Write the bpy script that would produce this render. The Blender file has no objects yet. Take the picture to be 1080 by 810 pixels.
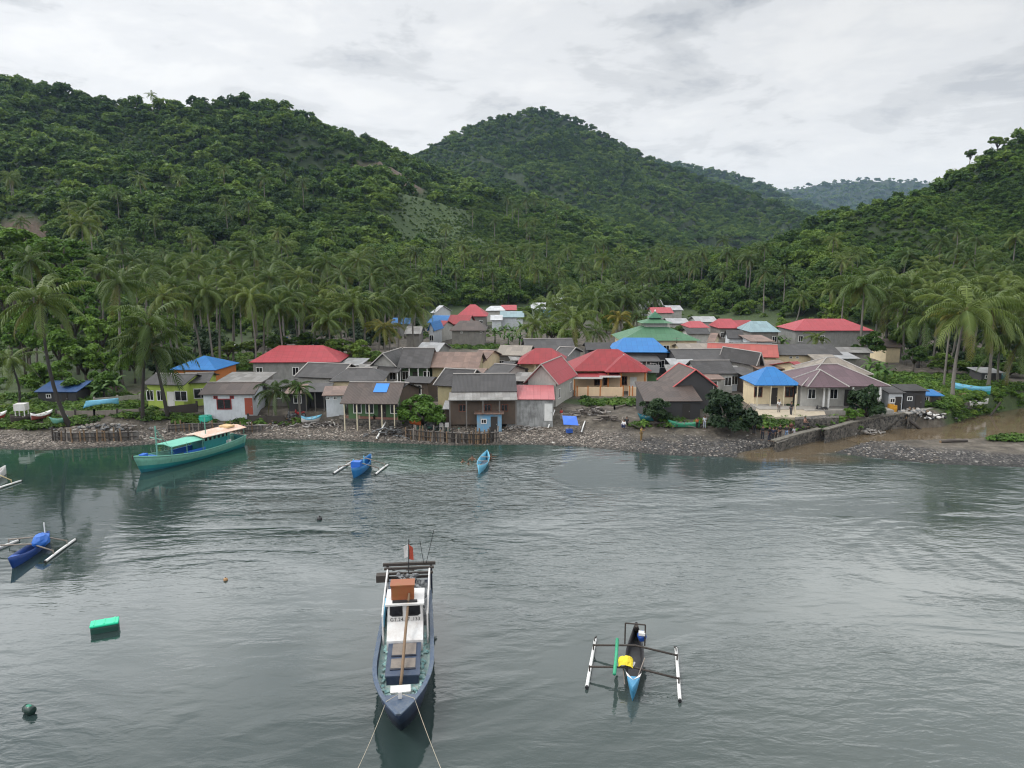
import bpy, bmesh, math, random
import numpy as np
from mathutils import Vector, Matrix, Euler
random.seed(7)
R = math.radians
scene = bpy.context.scene
COL = scene.collection

# ------------------------------------------------------------------ camera
CAM_H, PITCH, FPX = 20.0, R(9.16), 775.0
cam_d = bpy.data.cameras.new('camera'); cam = bpy.data.objects.new('camera', cam_d); COL.objects.link(cam)
cam.location = (0, 0, CAM_H); cam.rotation_euler = (R(90) - PITCH, 0, 0)
cam_d.sensor_width = 36; cam_d.lens = FPX / 1080 * 36
cam_d.clip_start = 0.5; cam_d.clip_end = 20000
scene.camera = cam

# ------------------------------------------------------------------ sky, sun, exposure
SUN_EL, SUN_ROT = R(54), R(262)          # overcast: a wide weak sun high on the left
world = bpy.data.worlds.new('World'); scene.world = world; world.use_nodes = True
nt = world.node_tree; nt.nodes.clear()
def N(tree, t, **kw):
    n = tree.nodes.new(t)
    for k, v in kw.items():
        if k in n.inputs: n.inputs[k].default_value = v
        else: setattr(n, k, v)
    return n
def L(tree, a, b): tree.links.new(a, b)
def math_n(tree, op, a, b=None, c=None, clamp=False):
    n = tree.nodes.new('ShaderNodeMath'); n.operation = op; n.use_clamp = clamp
    for i, v in enumerate((a, b, c)):
        if v is None: continue
        if isinstance(v, (int, float)): n.inputs[i].default_value = v
        else: tree.links.new(v, n.inputs[i])
    return n.outputs[0]
def ramp(tree, fac, stops, interp='LINEAR'):
    n = tree.nodes.new('ShaderNodeValToRGB'); n.color_ramp.interpolation = interp
    el = n.color_ramp.elements
    while len(el) < len(stops): el.new(0.5)
    for e, (p, c) in zip(el, stops):
        e.position = p; e.color = (*c, 1) if len(c) == 3 else c
    tree.links.new(fac, n.inputs[0]); return n.outputs[0]
def mixc(tree, fac, a, b, mode='MIX'):
    n = tree.nodes.new('ShaderNodeMix'); n.data_type = 'RGBA'; n.blend_type = mode
    for s, v in ((0, fac), (6, a), (7, b)):
        if isinstance(v, (int, float)): n.inputs[s].default_value = v
        elif isinstance(v, tuple): n.inputs[s].default_value = (*v, 1) if len(v) == 3 else v
        else: tree.links.new(v, n.inputs[s])
    return n.outputs[2]

sky = N(nt, 'ShaderNodeTexSky', sky_type='NISHITA', sun_disc=False)
sky.sun_elevation = SUN_EL; sky.sun_rotation = SUN_ROT
tc = N(nt, 'ShaderNodeTexCoord'); sep = N(nt, 'ShaderNodeSeparateXYZ'); L(nt, tc.outputs['Generated'], sep.inputs[0])
zc = math_n(nt, 'MAXIMUM', sep.outputs[2], 0.0)
den = math_n(nt, 'ADD', zc, 0.16)
cmb = N(nt, 'ShaderNodeCombineXYZ')
L(nt, math_n(nt, 'DIVIDE', sep.outputs[0], den), cmb.inputs[0]); L(nt, math_n(nt, 'DIVIDE', sep.outputs[1], den), cmb.inputs[1])
n1 = N(nt, 'ShaderNodeTexNoise', Scale=1.5, Detail=8.0, Roughness=0.60, Distortion=0.5); L(nt, cmb.outputs[0], n1.inputs['Vector'])
n2 = N(nt, 'ShaderNodeTexNoise', Scale=3.1, Detail=6.0, Roughness=0.6, Distortion=0.3); L(nt, cmb.outputs[0], n2.inputs['Vector'])
cl = math_n(nt, 'ADD', math_n(nt, 'MULTIPLY', n1.outputs[0], 0.6), math_n(nt, 'MULTIPLY', n2.outputs[0], 0.4))
cloud = ramp(nt, cl, [(0.37, (4.9, 5.15, 5.5)), (0.44, (6.9, 7.05, 7.2)), (0.50, (8.5, 8.6, 8.7)), (0.62, (9.6, 9.6, 9.5))], 'EASE')
# towards the horizon the deck brightens; unseen sky above is boosted for brighter water
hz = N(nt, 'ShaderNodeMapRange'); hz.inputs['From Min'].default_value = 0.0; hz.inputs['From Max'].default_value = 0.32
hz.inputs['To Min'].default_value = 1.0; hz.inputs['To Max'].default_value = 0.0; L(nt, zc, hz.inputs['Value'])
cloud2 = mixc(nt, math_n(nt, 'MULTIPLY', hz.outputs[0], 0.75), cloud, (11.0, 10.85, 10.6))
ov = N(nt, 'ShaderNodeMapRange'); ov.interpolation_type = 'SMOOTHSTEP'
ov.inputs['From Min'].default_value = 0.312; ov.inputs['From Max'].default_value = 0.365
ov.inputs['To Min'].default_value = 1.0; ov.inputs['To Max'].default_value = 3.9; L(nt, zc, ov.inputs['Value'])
sc_ = N(nt, 'ShaderNodeVectorMath', operation='SCALE'); L(nt, cloud2, sc_.inputs[0])
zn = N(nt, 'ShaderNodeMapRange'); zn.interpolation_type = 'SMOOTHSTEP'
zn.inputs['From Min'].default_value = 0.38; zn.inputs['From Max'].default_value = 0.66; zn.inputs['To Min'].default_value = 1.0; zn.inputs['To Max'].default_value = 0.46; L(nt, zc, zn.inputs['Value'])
side = math_n(nt, 'SUBTRACT', 1.0, math_n(nt, 'MULTIPLY', math_n(nt, 'MULTIPLY', sep.outputs[0], zc), 0.7))      # added gradient: boosted more on the left, for the water there
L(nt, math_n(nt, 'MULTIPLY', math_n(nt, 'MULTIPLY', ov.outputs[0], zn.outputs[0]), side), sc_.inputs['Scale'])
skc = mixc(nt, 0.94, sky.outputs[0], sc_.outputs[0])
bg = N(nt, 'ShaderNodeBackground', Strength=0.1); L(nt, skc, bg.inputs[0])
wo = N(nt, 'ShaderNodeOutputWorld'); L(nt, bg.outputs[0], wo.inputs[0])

sd = bpy.data.lights.new('sun', 'SUN'); sd.energy = 1.5; sd.angle = R(12); sd.color = (1, 0.96, 0.9)
sun = bpy.data.objects.new('sun', sd); COL.objects.link(sun)
_sv = Vector((math.sin(SUN_ROT) * math.cos(SUN_EL), math.cos(SUN_ROT) * math.cos(SUN_EL), math.sin(SUN_EL)))
sun.rotation_euler = _sv.to_track_quat('Z', 'Y').to_euler()
vs = scene.view_settings
vs.view_transform = 'Standard'; vs.look = 'None'; vs.gamma = 1; vs.use_curve_mapping = False; vs.exposure = 0.0
scene.cycles.max_bounces = 5; scene.cycles.diffuse_bounces = 1; scene.cycles.glossy_bounces = 3
scene.cycles.transparent_max_bounces = 6; scene.cycles.volume_bounces = 0
scene.cycles.use_denoising = True; scene.cycles.denoising_prefilter = 'ACCURATE'; scene.cycles.use_adaptive_sampling = False; scene.cycles.filter_width = 1.15

# ------------------------------------------------------------------ placing things from sight lines
_cp, _sp = math.cos(PITCH), math.sin(PITCH)
def ray(u, v):
    x, y = (u - 540) / FPX, (405 - v) / FPX
    return Vector((x, _cp + y * _sp, -_sp + y * _cp))
def PZ(u, v, z):                                  # point on the horizontal plane z
    r = ray(u, v); t = (z - CAM_H) / r.z; return Vector((0, 0, CAM_H)) + r * t
def PY(u, v, Y):                                  # point at distance Y
    r = ray(u, v); t = Y / r.y; return Vector((0, 0, CAM_H)) + r * t

# ------------------------------------------------------------------ noise for the terrain
def _hash(ix, iy, s):
    h = (ix.astype(np.int64) * 374761393 + iy.astype(np.int64) * 668265263 + s * 974634777) & 0xffffffff
    h = ((h ^ (h >> 13)) * 1274126177) & 0xffffffff
    return ((h ^ (h >> 16)) & 0xffff) / 65535.0
def vnoise(x, y, s=0):
    ix, iy = np.floor(x), np.floor(y); fx, fy = x - ix, y - iy
    fx = fx * fx * (3 - 2 * fx); fy = fy * fy * (3 - 2 * fy)
    a = _hash(ix, iy, s); b = _hash(ix + 1, iy, s); c = _hash(ix, iy + 1, s); d = _hash(ix + 1, iy + 1, s)
    return (a + (b - a) * fx) * (1 - fy) + (c + (d - c) * fx) * fy
def fbm(x, y, o=4, s=0):
    t = 0; a = 0.5
    for i in range(o):
        t = t + a * vnoise(x * 2 ** i + 17.3 * i, y * 2 ** i + 9.1 * i, s + i); a *= 0.5
    return t / (1 - 0.5 ** o)
def sstep(a, b, x):
    t = np.clip((x - a) / (b - a), 0, 1); return t * t * (3 - 2 * t)

# ------------------------------------------------------------------ shoreline, river, ridges
_sh = [(-700, 471), (-300, 472), (0, 474), (50, 475), (130, 471), (190, 466), (250, 463), (330, 464), (400, 467), (480, 470), (560, 469),
       (610, 471), (700, 480), (790, 483), (830, 478), (870, 476), (905, 481), (950, 486), (1000, 490), (1080, 493), (1200, 497), (1500, 500), (1900, 505)]
_sp3 = [PZ(u, v, 0) for u, v in _sh]
SHX = np.array([p.x for p in _sp3]); SHY = np.array([p.y for p in _sp3])
def shore(x):
    return np.interp(x, SHX, SHY)
RIV = [(PZ(u, v, 0), w) for u, v, w in [(800, 481, 2.0), (850, 473, 2.2), (900, 466, 2.3), (960, 459, 3.2), (1020, 457, 3.6), (1080, 450, 7.5), (1180, 440, 11), (1400, 425, 12), (1800, 400, 12)]]
def seg_dist(x, y, pts):
    """distance to a polyline, and the interpolated extra value there"""
    bd = np.full(np.shape(x), 1e9); bv = np.zeros(np.shape(x))
    for (a, va), (b, vb) in zip(pts, pts[1:]):
        dx, dy = b[0] - a[0], b[1] - a[1]
        t = np.clip(((x - a[0]) * dx + (y - a[1]) * dy) / (dx * dx + dy * dy + 1e-9), 0, 1)
        d = np.hypot(x - a[0] - t * dx, y - a[1] - t * dy)
        m = d < bd
        bd = np.where(m, d, bd); bv = np.where(m, va + t * (vb - va), bv)
    return bd, bv
def ridge(pts, drop):
    out = []
    for u, v, Y in pts:
        p = PY(u, v, Y); out.append(((p.x, p.y), p.z - drop))
    return out
RIDGES = [  # (crest line, width of the flank, tree height already counted in the outline)
    (ridge([(-420, 40, 480), (-150, 62, 500), (0, 79, 520), (60, 88, 520), (130, 104, 515), (200, 106, 520), (250, 99, 540), (300, 109, 560), (350, 131, 580), (400, 149, 600),
            (440, 170, 620), (480, 186, 650), (540, 196, 680), (600, 214, 700), (650, 240, 710), (700, 270, 720), (740, 296, 720)], 5), 385),
    (ridge([(300, 205, 960), (380, 177, 1000), (440, 160, 1050), (480, 138, 1080), (520, 122, 1100), (572, 110, 1120), (612, 123, 1120), (660, 150, 1120), (700, 170, 1100),
            (745, 186, 1080), (790, 200, 1050), (850, 224, 1000), (900, 244, 950), (930, 272, 900)], 6), 580),
    (ridge([(580, 140, 1060), (620, 176, 960), (670, 215, 840), (720, 248, 760), (770, 275, 700)], 7), 260),
    (ridge([(690, 168, 2000), (728, 174, 2000), (762, 180, 2000), (800, 193, 1980), (845, 212, 1900), (890, 228, 1850), (940, 250, 1800)], 6), 700),
    (ridge([(780, 208, 3300), (830, 198, 3300), (870, 192, 3300), (925, 187, 3300), (975, 189, 3300), (1030, 204, 3300), (1120, 210, 3300)], 8), 1300),
    (ridge([(1500, 0, 320), (1300, 46, 330), (1190, 84, 340), (1080, 138, 350), (1050, 158, 360), (1020, 175, 370), (980, 203, 390), (930, 232, 420), (880, 257, 450), (840, 275, 480), (790, 296, 520)], 3), 235),
]
def hills_h(x, y):
    tot = 0; mx = np.zeros(np.shape(x))
    for i, (pts, W) in enumerate(RIDGES):
        d, h = seg_dist(x, y, pts)
        t = d / W
        rg = 1 - np.abs(2 * fbm(x / (W * .28) + 3.1 * i, y / (W * .28), 4, 40 + i) - 1)     # gullies running down
        c = np.maximum(h, 0) * np.clip(1 - t, 0, 1) ** 1.22
        c = c * (1 + (rg - 0.98) * 0.85 * np.clip(t * 3.2, 0, 1) * np.clip((1 - t) * 3, 0, 1))
        c = np.maximum(c, 0)
        tot = tot + c ** 16
    return tot ** (1 / 16.)
def H(x, y):
    x = np.asarray(x, float); y = np.asarray(y, float)
    s = y - shore(x)
    right = sstep(38, 48, x)
    beach = np.where(s < 0, np.maximum(s * 0.2, -3), 0)
    up_l = np.interp(s, [0, 3.5, 6.5, 9, 14], [0, .55, 1.0, 1.75, 1.9])
    up_r = np.interp(s, [0, 4, 9, 14, 18, 24], [0, .35, .5, .7, 1.6, 2.1])
    base = np.where(s < 0, beach, up_l * (1 - right) + up_r * right)
    base = base + np.clip(s - 14, 0, 250) * 0.012 + np.clip(s - 260, 0, 4000) * 0.014
    base = base + np.where(s > 0, (fbm(x / 3.5, y / 3.5, 3, 3) - .5) * .35 * np.clip(s / 4, 0, 1), 0)
    h = hills_h(x, y)
    z = np.maximum(base, 0) * np.where(s > 0, 1, 0) + np.where(s <= 0, base, 0)
    h = h * sstep(18, 60, s); z = np.where(s > 18, (np.maximum(z, .01) ** 5 + np.maximum(h, 0) ** 5) ** .2, z)
    rd, rw = seg_dist(x, y, [((p.x, p.y), w) for p, w in RIV])
    k = 1 - sstep(rw * 0.85, rw * 0.85 + np.where(s > 6, 1.6, .8), rd)
    return z * (1 - k) + np.minimum(z, -0.5) * k
def Hs(x, y): return float(H(np.array([x]), np.array([y]))[0])
def G(u, v, lift=0.0):                             # where a sight line meets the ground
    z = 2.0
    for _ in range(12):
        p = PZ(u, v, z + lift); z = 0.5 * z + 0.5 * Hs(p.x, p.y)
    p = PZ(u, v, z + lift); p.z = Hs(p.x, p.y); return p

# ------------------------------------------------------------------ objects
def tag(o, label=None, cat=None, group=None, kind=None):
    if label: o['label'] = label
    if cat: o['category'] = cat
    if group: o['group'] = group
    if kind: o['kind'] = kind
    return o
def empty(name, loc=(0, 0, 0), rz=0.0, label=None, cat=None, group=None):
    o = bpy.data.objects.new(name, None); COL.objects.link(o); o.empty_display_size = .3
    o.location = loc; o.rotation_euler = (0, 0, rz); return tag(o, label, cat, group)
def mesh_obj(name, verts, faces, mat, parent=None, smooth=False, mats=None, midx=None, uvs=None):
    me = bpy.data.meshes.new(name); me.from_pydata([tuple(v) for v in verts], [], faces)
    if mats:
        for m in mats: me.materials.append(m)
        me.polygons.foreach_set('material_index', midx)
    elif mat: me.materials.append(mat)
    if uvs is not None:
        uvl = me.uv_layers.new(name='UVMap'); uvl.data.foreach_set('uv', np.array(uvs, float).ravel())
    if smooth: me.polygons.foreach_set('use_smooth', [True] * len(me.polygons))
    me.update()
    o = bpy.data.objects.new(name, me); COL.objects.link(o)
    if parent: o.parent = parent
    return o
class MB:
    """collects shapes; build() links them as ONE mesh object"""
    def __init__(self): self.v = []; self.f = []
    def add(self, vs, fs):
        n = len(self.v); self.v += [tuple(p) for p in vs]; self.f += [tuple(i + n for i in f) for f in fs]; return self
    def box(self, c, s, rot=None):
        hx, hy, hz = s[0] / 2, s[1] / 2, s[2] / 2
        p = [Vector((a * hx, b * hy, d * hz)) for d in (-1, 1) for b in (-1, 1) for a in (-1, 1)]
        if rot is not None:
            M = rot if isinstance(rot, Matrix) else Euler(rot).to_matrix(); p = [M @ q for q in p]
        p = [q + Vector(c) for q in p]
        return self.add(p, [(0, 2, 3, 1), (4, 5, 7, 6), (0, 1, 5, 4), (2, 6, 7, 3), (0, 4, 6, 2), (1, 3, 7, 5)])
    def tube(self, pts, r, n=8, cap=True):
        pts = [Vector(p) for p in pts]
        if not isinstance(r, (list, tuple)): r = [r] * len(pts)
        rings = []; prev = None
        for i, p in enumerate(pts):
            t = (pts[min(i + 1, len(pts) - 1)] - pts[max(i - 1, 0)]).normalized()
            if prev is None:
                a = t.orthogonal().normalized()
            else:
                a = (prev - t * prev.dot(t)).normalized()
            prev = a; b = t.cross(a)
            rings.append([p + (a * math.cos(2 * math.pi * k / n) + b * math.sin(2 * math.pi * k / n)) * r[i] for k in range(n)])
        vs = [q for rg in rings for q in rg]; fs = []
        for i in range(len(pts) - 1):
            for k in range(n):
                k2 = (k + 1) % n
                fs.append((i * n + k, i * n + k2, (i + 1) * n + k2, (i + 1) * n + k))
        if cap:
            fs.append(tuple(range(n - 1, -1, -1))); fs.append(tuple((len(pts) - 1) * n + k for k in range(n)))
        return self.add(vs, fs)
    def poly(self, vs): return self.add(vs, [tuple(range(len(vs)))])
    def blob(self, c, s, n=8, m=6, jit=0.0, rng=random):
        vs = [Vector((0, 0, -1))]; fs = []
        for i in range(1, m):
            th = math.pi * i / m
            for k in range(n):
                a = 2 * math.pi * k / n
                j = 1 + (rng.random() - .5) * jit
                vs.append(Vector((math.sin(th) * math.cos(a) * j, math.sin(th) * math.sin(a) * j, -math.cos(th) * j)))
        vs.append(Vector((0, 0, 1))); last = len(vs) - 1
        for k in range(n): fs.append((0, 1 + (k + 1) % n, 1 + k))
        for i in range(m - 2):
            for k in range(n):
                a = 1 + i * n + k; b = 1 + i * n + (k + 1) % n
                fs.append((a, b, b + n, a + n))
        for k in range(n): fs.append((1 + (m - 2) * n + k, 1 + (m - 2) * n + (k + 1) % n, last))
        return self.add([Vector((v.x * s[0], v.y * s[1], v.z * s[2])) + Vector(c) for v in vs], fs)
    def build(self, name, mat, parent=None, smooth=False, solid=None):
        o = mesh_obj(name, self.v, self.f, mat, parent, smooth)
        if solid:
            m = o.modifiers.new('thick', 'SOLIDIFY'); m.thickness = solid; m.offset = -1
        return o
def copy_tree(o, parent=None):
    c = o.copy(); COL.objects.link(c)
    if parent: c.parent = parent
    for ch in list(o.children): copy_tree(ch, c)
    return c

# ------------------------------------------------------------------ materials
def mat_new(name):
    m = bpy.data.materials.new(name); m.use_nodes = True
    t = m.node_tree; b = t.nodes['Principled BSDF']; return m, t, b
_mc = {}
def paint(name, col, rough=0.6, wear=0.25, scale=1.2, wearcol=None, metal=0.0):
    """an old painted or plain surface: blotches, fine grain and streaks of dirt"""
    if name in _mc: return _mc[name]
    m, t, b = mat_new(name)
    tcn = N(t, 'ShaderNodeTexCoord')
    a = N(t, 'ShaderNodeTexNoise', Scale=scale, Detail=6.0, Roughness=0.65); L(t, tcn.outputs['Object'], a.inputs['Vector'])
    mp = N(t, 'ShaderNodeMapping'); mp.inputs['Scale'].default_value = (3, 3, .5); L(t, tcn.outputs['Object'], mp.inputs['Vector'])
    s = N(t, 'ShaderNodeTexNoise', Scale=scale * 1.7, Detail=4.0); L(t, mp.outputs[0], s.inputs['Vector'])
    wc = wearcol or tuple(c * 0.45 + 0.02 for c in col)
    f = ramp(t, a.outputs[0], [(0.42, (0, 0, 0)), (0.68, (1, 1, 1))])
    f2 = ramp(t, s.outputs[0], [(0.45, (0, 0, 0)), (0.7, (1, 1, 1))])
    c1 = mixc(t, math_n(t, 'MULTIPLY', f, wear), col, wc)
    c2 = mixc(t, math_n(t, 'MULTIPLY', f2, wear * .7), c1, wc)
    L(t, c2, b.inputs['Base Color']); b.inputs['Roughness'].default_value = rough; b.inputs['Metallic'].default_value = metal
    bp = N(t, 'ShaderNodeBump', Strength=0.25, Distance=0.02); L(t, a.outputs[0], bp.inputs['Height']); L(t, bp.outputs[0], b.inputs['Normal'])
    _mc[name] = m; return m

# ================================================================== terrain
BARE = []   # (x, y, rx, ry, kind): bare cuts and farmed clearings on the slopes, in metres
def hill_hit(u, v, y0=120, y1=1400, step=2.0):
    ys = np.arange(y0, y1, step); r = ray(u, v)
    xs = r.x / r.y * ys; zs = CAM_H + r.z / r.y * ys
    k = np.argmax(H(xs, ys) > zs - 3.0); return float(xs[k]), float(ys[k])
for u, v, rx, ry, kd in [(403, 180, 26, 20, 1), (388, 174, 18, 12, 1), (425, 192, 16, 16, 1), (448, 212, 22, 66, 2), (462, 232, 22, 40, 2), (478, 246, 16, 26, 2), (34, 242, 8, 5, 3), (12, 236, 9, 4, 3),
                         (510, 215, 40, 46, 4), (560, 240, 36, 40, 4), (625, 270, 28, 26, 4), (545, 205, 45, 20, 4), (690, 250, 30, 40, 4), (1010, 215, 30, 22, 4), (960, 245, 30, 24, 4), (1060, 190, 26, 24, 4),
                         (1040, 232, 30, 16, 4), (640, 180, 60, 40, 4), (560, 165, 50, 40, 4), (600, 225, 40, 30, 4), (660, 225, 40, 40, 4), (520, 250, 30, 26, 4), (590, 268, 26, 22, 4), (760, 235, 50, 40, 4), (300, 190, 20, 16, 4), (220, 215, 20, 14, 4), (140, 150, 22, 16, 4), (350, 215, 24, 20, 4), (1075, 235, 24, 20, 4), (985, 262, 24, 16, 4), (905, 268, 24, 14, 4), (480, 200, 30, 30, 4)]:
    x, y = hill_hit(u, v); BARE.append((x, y, rx, ry, kd))
def bare_masks(x, y):
    soil = np.zeros(np.shape(x)); farm = np.zeros(np.shape(x)); low = np.zeros(np.shape(x))
    wob = (fbm(x / 12, y / 12, 5, 70) - .5) * 1.3
    for bx, by, rx, ry, kd in BARE:
        d = np.hypot((x - bx) / rx, (y - by) / ry) + wob
        m = 1 - sstep(0.55, 1.05, d)
        if kd in (1, 3): soil = np.maximum(soil, m)
        elif kd == 2: farm = np.maximum(farm, m)
        else: low = np.maximum(low, m)
    return soil, farm, low

az = np.concatenate([np.arange(-64, -38, .6), np.arange(-38, 38, .16), np.arange(38, 64.1, .6)])
rad = [60.0]
while rad[-1] < 5200: rad.append(rad[-1] * (1.0065 if rad[-1] < 130 else 1.012))
rad = np.array(rad)
A, RR = np.meshgrid(np.radians(az), rad)
TX, TY = RR * np.sin(A), RR * np.cos(A)
TZ = H(TX, TY)
nr, na = TX.shape
idx = np.arange(nr * na).reshape(nr, na)
q = np.stack([idx[:-1, :-1], idx[:-1, 1:], idx[1:, 1:], idx[1:, :-1]], -1).reshape(-1, 4)[:, ::-1]
me = bpy.data.meshes.new('terrain')
me.vertices.add(nr * na); me.vertices.foreach_set('co', np.stack([TX, TY, TZ], -1).astype('f4').ravel())
me.loops.add(q.size); me.polygons.add(len(q))
me.loops.foreach_set('vertex_index', q.astype('i4').ravel())
me.polygons.foreach_set('loop_start', np.arange(0, q.size, 4, dtype='i4'))
me.update(calc_edges=True); me.polygons.foreach_set('use_smooth', np.ones(len(q), bool))
terrain = bpy.data.objects.new('terrain', me); COL.objects.link(terrain); tag(terrain, kind='structure')
def fattr(me, name, arr):
    a = me.attributes.new(name, 'FLOAT', 'POINT'); a.data.foreach_set('value', np.asarray(arr, 'f4').ravel())
S = TY - shore(TX)
HILL = hills_h(TX, TY)
_riv_d, _riv_w = seg_dist(TX, TY, [((p.x, p.y), w) for p, w in RIV])
soil, farm, low = bare_masks(TX, TY)
right_bank = sstep(50, 58, TX) * sstep(15, 18, S) + sstep(62, 70, TX) * sstep(13, 15, S)
front_lawn = sum((1 - sstep(.8, 1.1, np.hypot((TX - g.x) / a, (TY - g.y) / b))) for g, a, b in
                 [(G(640, 424), 7.0, 2.6), (G(855, 441), 4, 1.6), (G(812, 446), 6, 1.6), (G(1010, 440), 9, 4.5), (G(500, 366), 6, 4), (G(135, 428), 8, 2.4), (G(270, 386), 12, 6), (G(955, 405), 14, 9), (G(1060, 425), 12, 6), (G(1075, 463), 4.0, .6)])
grass = np.clip(sstep(1.0, 5, HILL) + sstep(170, 260, TY) + front_lawn + sstep(-50, -62, TX) * sstep(13, 18, S) + right_bank * 0 + farm, 0, 1)
fattr(me, 'gravel', 1 - sstep(3.5, 6.5, S + (fbm(TX / 2, TY / 2, 3, 11) - .5) * 3) * (1 - sstep(58, 64, TX) * (1 - sstep(14, 17, S))))
fattr(me, 'grass', grass); fattr(me, 'soil', soil); fattr(me, 'farm', farm); fattr(me, 'hillside', sstep(3, 12, HILL))
fattr(me, 'wet', 1 - sstep(.15, 1.6, S + (fbm(TX / 3, TY / 3, 2, 12) - .5) * .8))
fattr(me, 'dark', sstep(30, 36, TX - (fbm(TX/4,TY/4,2,5)-.5)*8)*0 + sstep(8, 16, TX))

m, t, b = mat_new('ground_mat')
def attr(t, n): return N(t, 'ShaderNodeAttribute', attribute_name=n).outputs['Fac']
geo = N(t, 'ShaderNodeNewGeometry'); P = geo.outputs['Position']
vo = N(t, 'ShaderNodeTexVoronoi', Scale=5.0, Randomness=1.0); L(t, P, vo.inputs['Vector'])
vo2 = N(t, 'ShaderNodeTexVoronoi', Scale=1.3, Randomness=1.0); L(t, P, vo2.inputs['Vector'])
sp_ = N(t, 'ShaderNodeSeparateColor'); L(t, vo.outputs['Color'], sp_.inputs[0])
peb_l = ramp(t, sp_.outputs[0], [(0.0, (.045, .04, .035)), (0.35, (.095, .082, .068)), (0.62, (.15, .125, .105)), (0.85, (.24, .205, .17)), (1.0, (.45, .41, .36))])
peb_d = ramp(t, sp_.outputs[1], [(0.0, (.012, .012, .013)), (0.5, (.04, .039, .04)), (0.82, (.09, .085, .08)), (0.95, (.16, .15, .135)), (1.0, (.42, .40, .37))])
nz = N(t, 'ShaderNodeTexNoise', Scale=0.25, Detail=5.0); L(t, P, nz.inputs['Vector'])
peb = mixc(t, math_n(t, 'MULTIPLY', attr(t, 'dark'), 0.95), peb_l, peb_d)
peb = mixc(t, math_n(t, 'MULTIPLY', attr(t, 'wet'), 0.75), peb, (.018, .019, .017))
nd = N(t, 'ShaderNodeTexNoise', Scale=0.7, Detail=7.0, Roughness=.7); L(t, P, nd.inputs['Vector'])
dirt = ramp(t, nd.outputs[0], [(0.3, (.03, .026, .02)), (0.5, (.085, .072, .056)), (0.62, (.14, .122, .098)), (0.75, (.24, .22, .19))])
ng = N(t, 'ShaderNodeTexNoise', Scale=1.6, Detail=8.0, Roughness=.75); L(t, P, ng.inputs['Vector'])
gr = ramp(t, ng.outputs[0], [(0.3, (.018, .034, .009)), (0.5, (.04, .066, .017)), (0.7, (.08, .11, .028))])
nf = N(t, 'ShaderNodeTexNoise', Scale=0.03, Detail=4.0); L(t, P, nf.inputs['Vector'])
gr = mixc(t, attr(t, 'hillside'), gr, mixc(t, .85, gr, (.012, .022, .006)))  # hill ground darkened to blend with the self-shadowed tone of the trees
gr = mixc(t, ramp(t, nf.outputs[0], [(0.35, (0, 0, 0)), (0.65, (1, 1, 1))]), gr, mixc(t, .5, gr, (.03, .05, .016)))
so = ramp(t, ng.outputs[0], [(0.3, (.035, .024, .016)), (0.55, (.085, .06, .042)), (0.75, (.17, .13, .095))])
fm = ramp(t, ng.outputs[0], [(0.3, (.022, .044, .013)), (0.55, (.05, .08, .024)), (0.75, (.085, .10, .04))])
gmix = math_n(t, 'MULTIPLY', attr(t, 'grass'), ramp(t, ng.outputs[0], [(0.2, (.75, .75, .75)), (0.45, (1, 1, 1))]))
c = mixc(t, gmix, dirt, gr)
c = mixc(t, attr(t, 'farm'), c, fm)
c = mixc(t, attr(t, 'soil'), c, so)
c = mixc(t, attr(t, 'gravel'), c, peb)
L(t, c, b.inputs['Base Color']); b.inputs['Roughness'].default_value = .9
hh = math_n(t, 'ADD', math_n(t, 'MULTIPLY', math_n(t, 'MULTIPLY', vo.outputs['Distance'], -1.0), attr(t, 'gravel')), math_n(t, 'MULTIPLY', ng.outputs[0], .6))
bp = N(t, 'ShaderNodeBump', Strength=.9, Distance=.25); L(t, hh, bp.inputs['Height']); L(t, bp.outputs[0], b.inputs['Normal'])
me.materials.append(m)

# ================================================================== sea and river
def grid_sheet(name, xs, ys, z):
    X, Yg = np.meshgrid(xs, ys); n, k = X.shape; ii = np.arange(n * k).reshape(n, k)
    qq = np.stack([ii[:-1, :-1], ii[:-1, 1:], ii[1:, 1:], ii[1:, :-1]], -1).reshape(-1, 4)
    o = mesh_obj(name, np.stack([X, Yg, np.full(X.shape, z)], -1).reshape(-1, 3).tolist(), qq.tolist(), None, smooth=True)
    return o, X, Yg
xs = np.concatenate([np.array([-6000, -2500, -900, -400, -200]), np.arange(-110, 130, 1.0), np.array([200, 400, 900, 2500, 6000])])
ys = np.concatenate([np.array([-6000, -2000, -700, -250, -100, -40, -10]), np.arange(0, 64, 2.0), np.arange(64, 106, .7), np.array([125, 180])])
sea, SX, SY = grid_sheet('sea', xs, ys, 0.0); tag(sea, kind='structure')
ds = shore(SX) - SY                                                     # distance offshore
sl = sstep(-10, -34, SX)
shal = sstep(12, -12, SX) * (1 - sstep(1, 6 + 14 * sl, ds + (fbm(SX / 9, SY / 9, 3, 21) - .5) * 7))
_g = PZ(440, 488, 0)
shal = np.maximum(shal, .8 * (1 - sstep(.5, 1.1, np.hypot((SX - _g.x) / 9, (SY - _g.y) / 4.5))))
mo = PZ(840, 486, 0)
silt = 1 - sstep(.1, .9, np.hypot((SX - mo.x - 2) / 9, (SY - mo.y - 1.2) / 3.6) + (fbm(SX / 4, SY / 4, 3, 22) - .5) * .6)
rd_, rw_ = seg_dist(SX, SY, [((p.x, p.y), w) for p, w in RIV])
silt = np.maximum(silt, 1 - sstep(rw_ * .9, rw_ * 1.5, rd_))
haze_silt = .10 + sstep(-10, 24, SX) * .4 * (1 - .5 * sstep(40, 60, SY))
ruff = sstep(40, 58, SY) * np.exp(-((SX + 13) / 13) ** 2)
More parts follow.
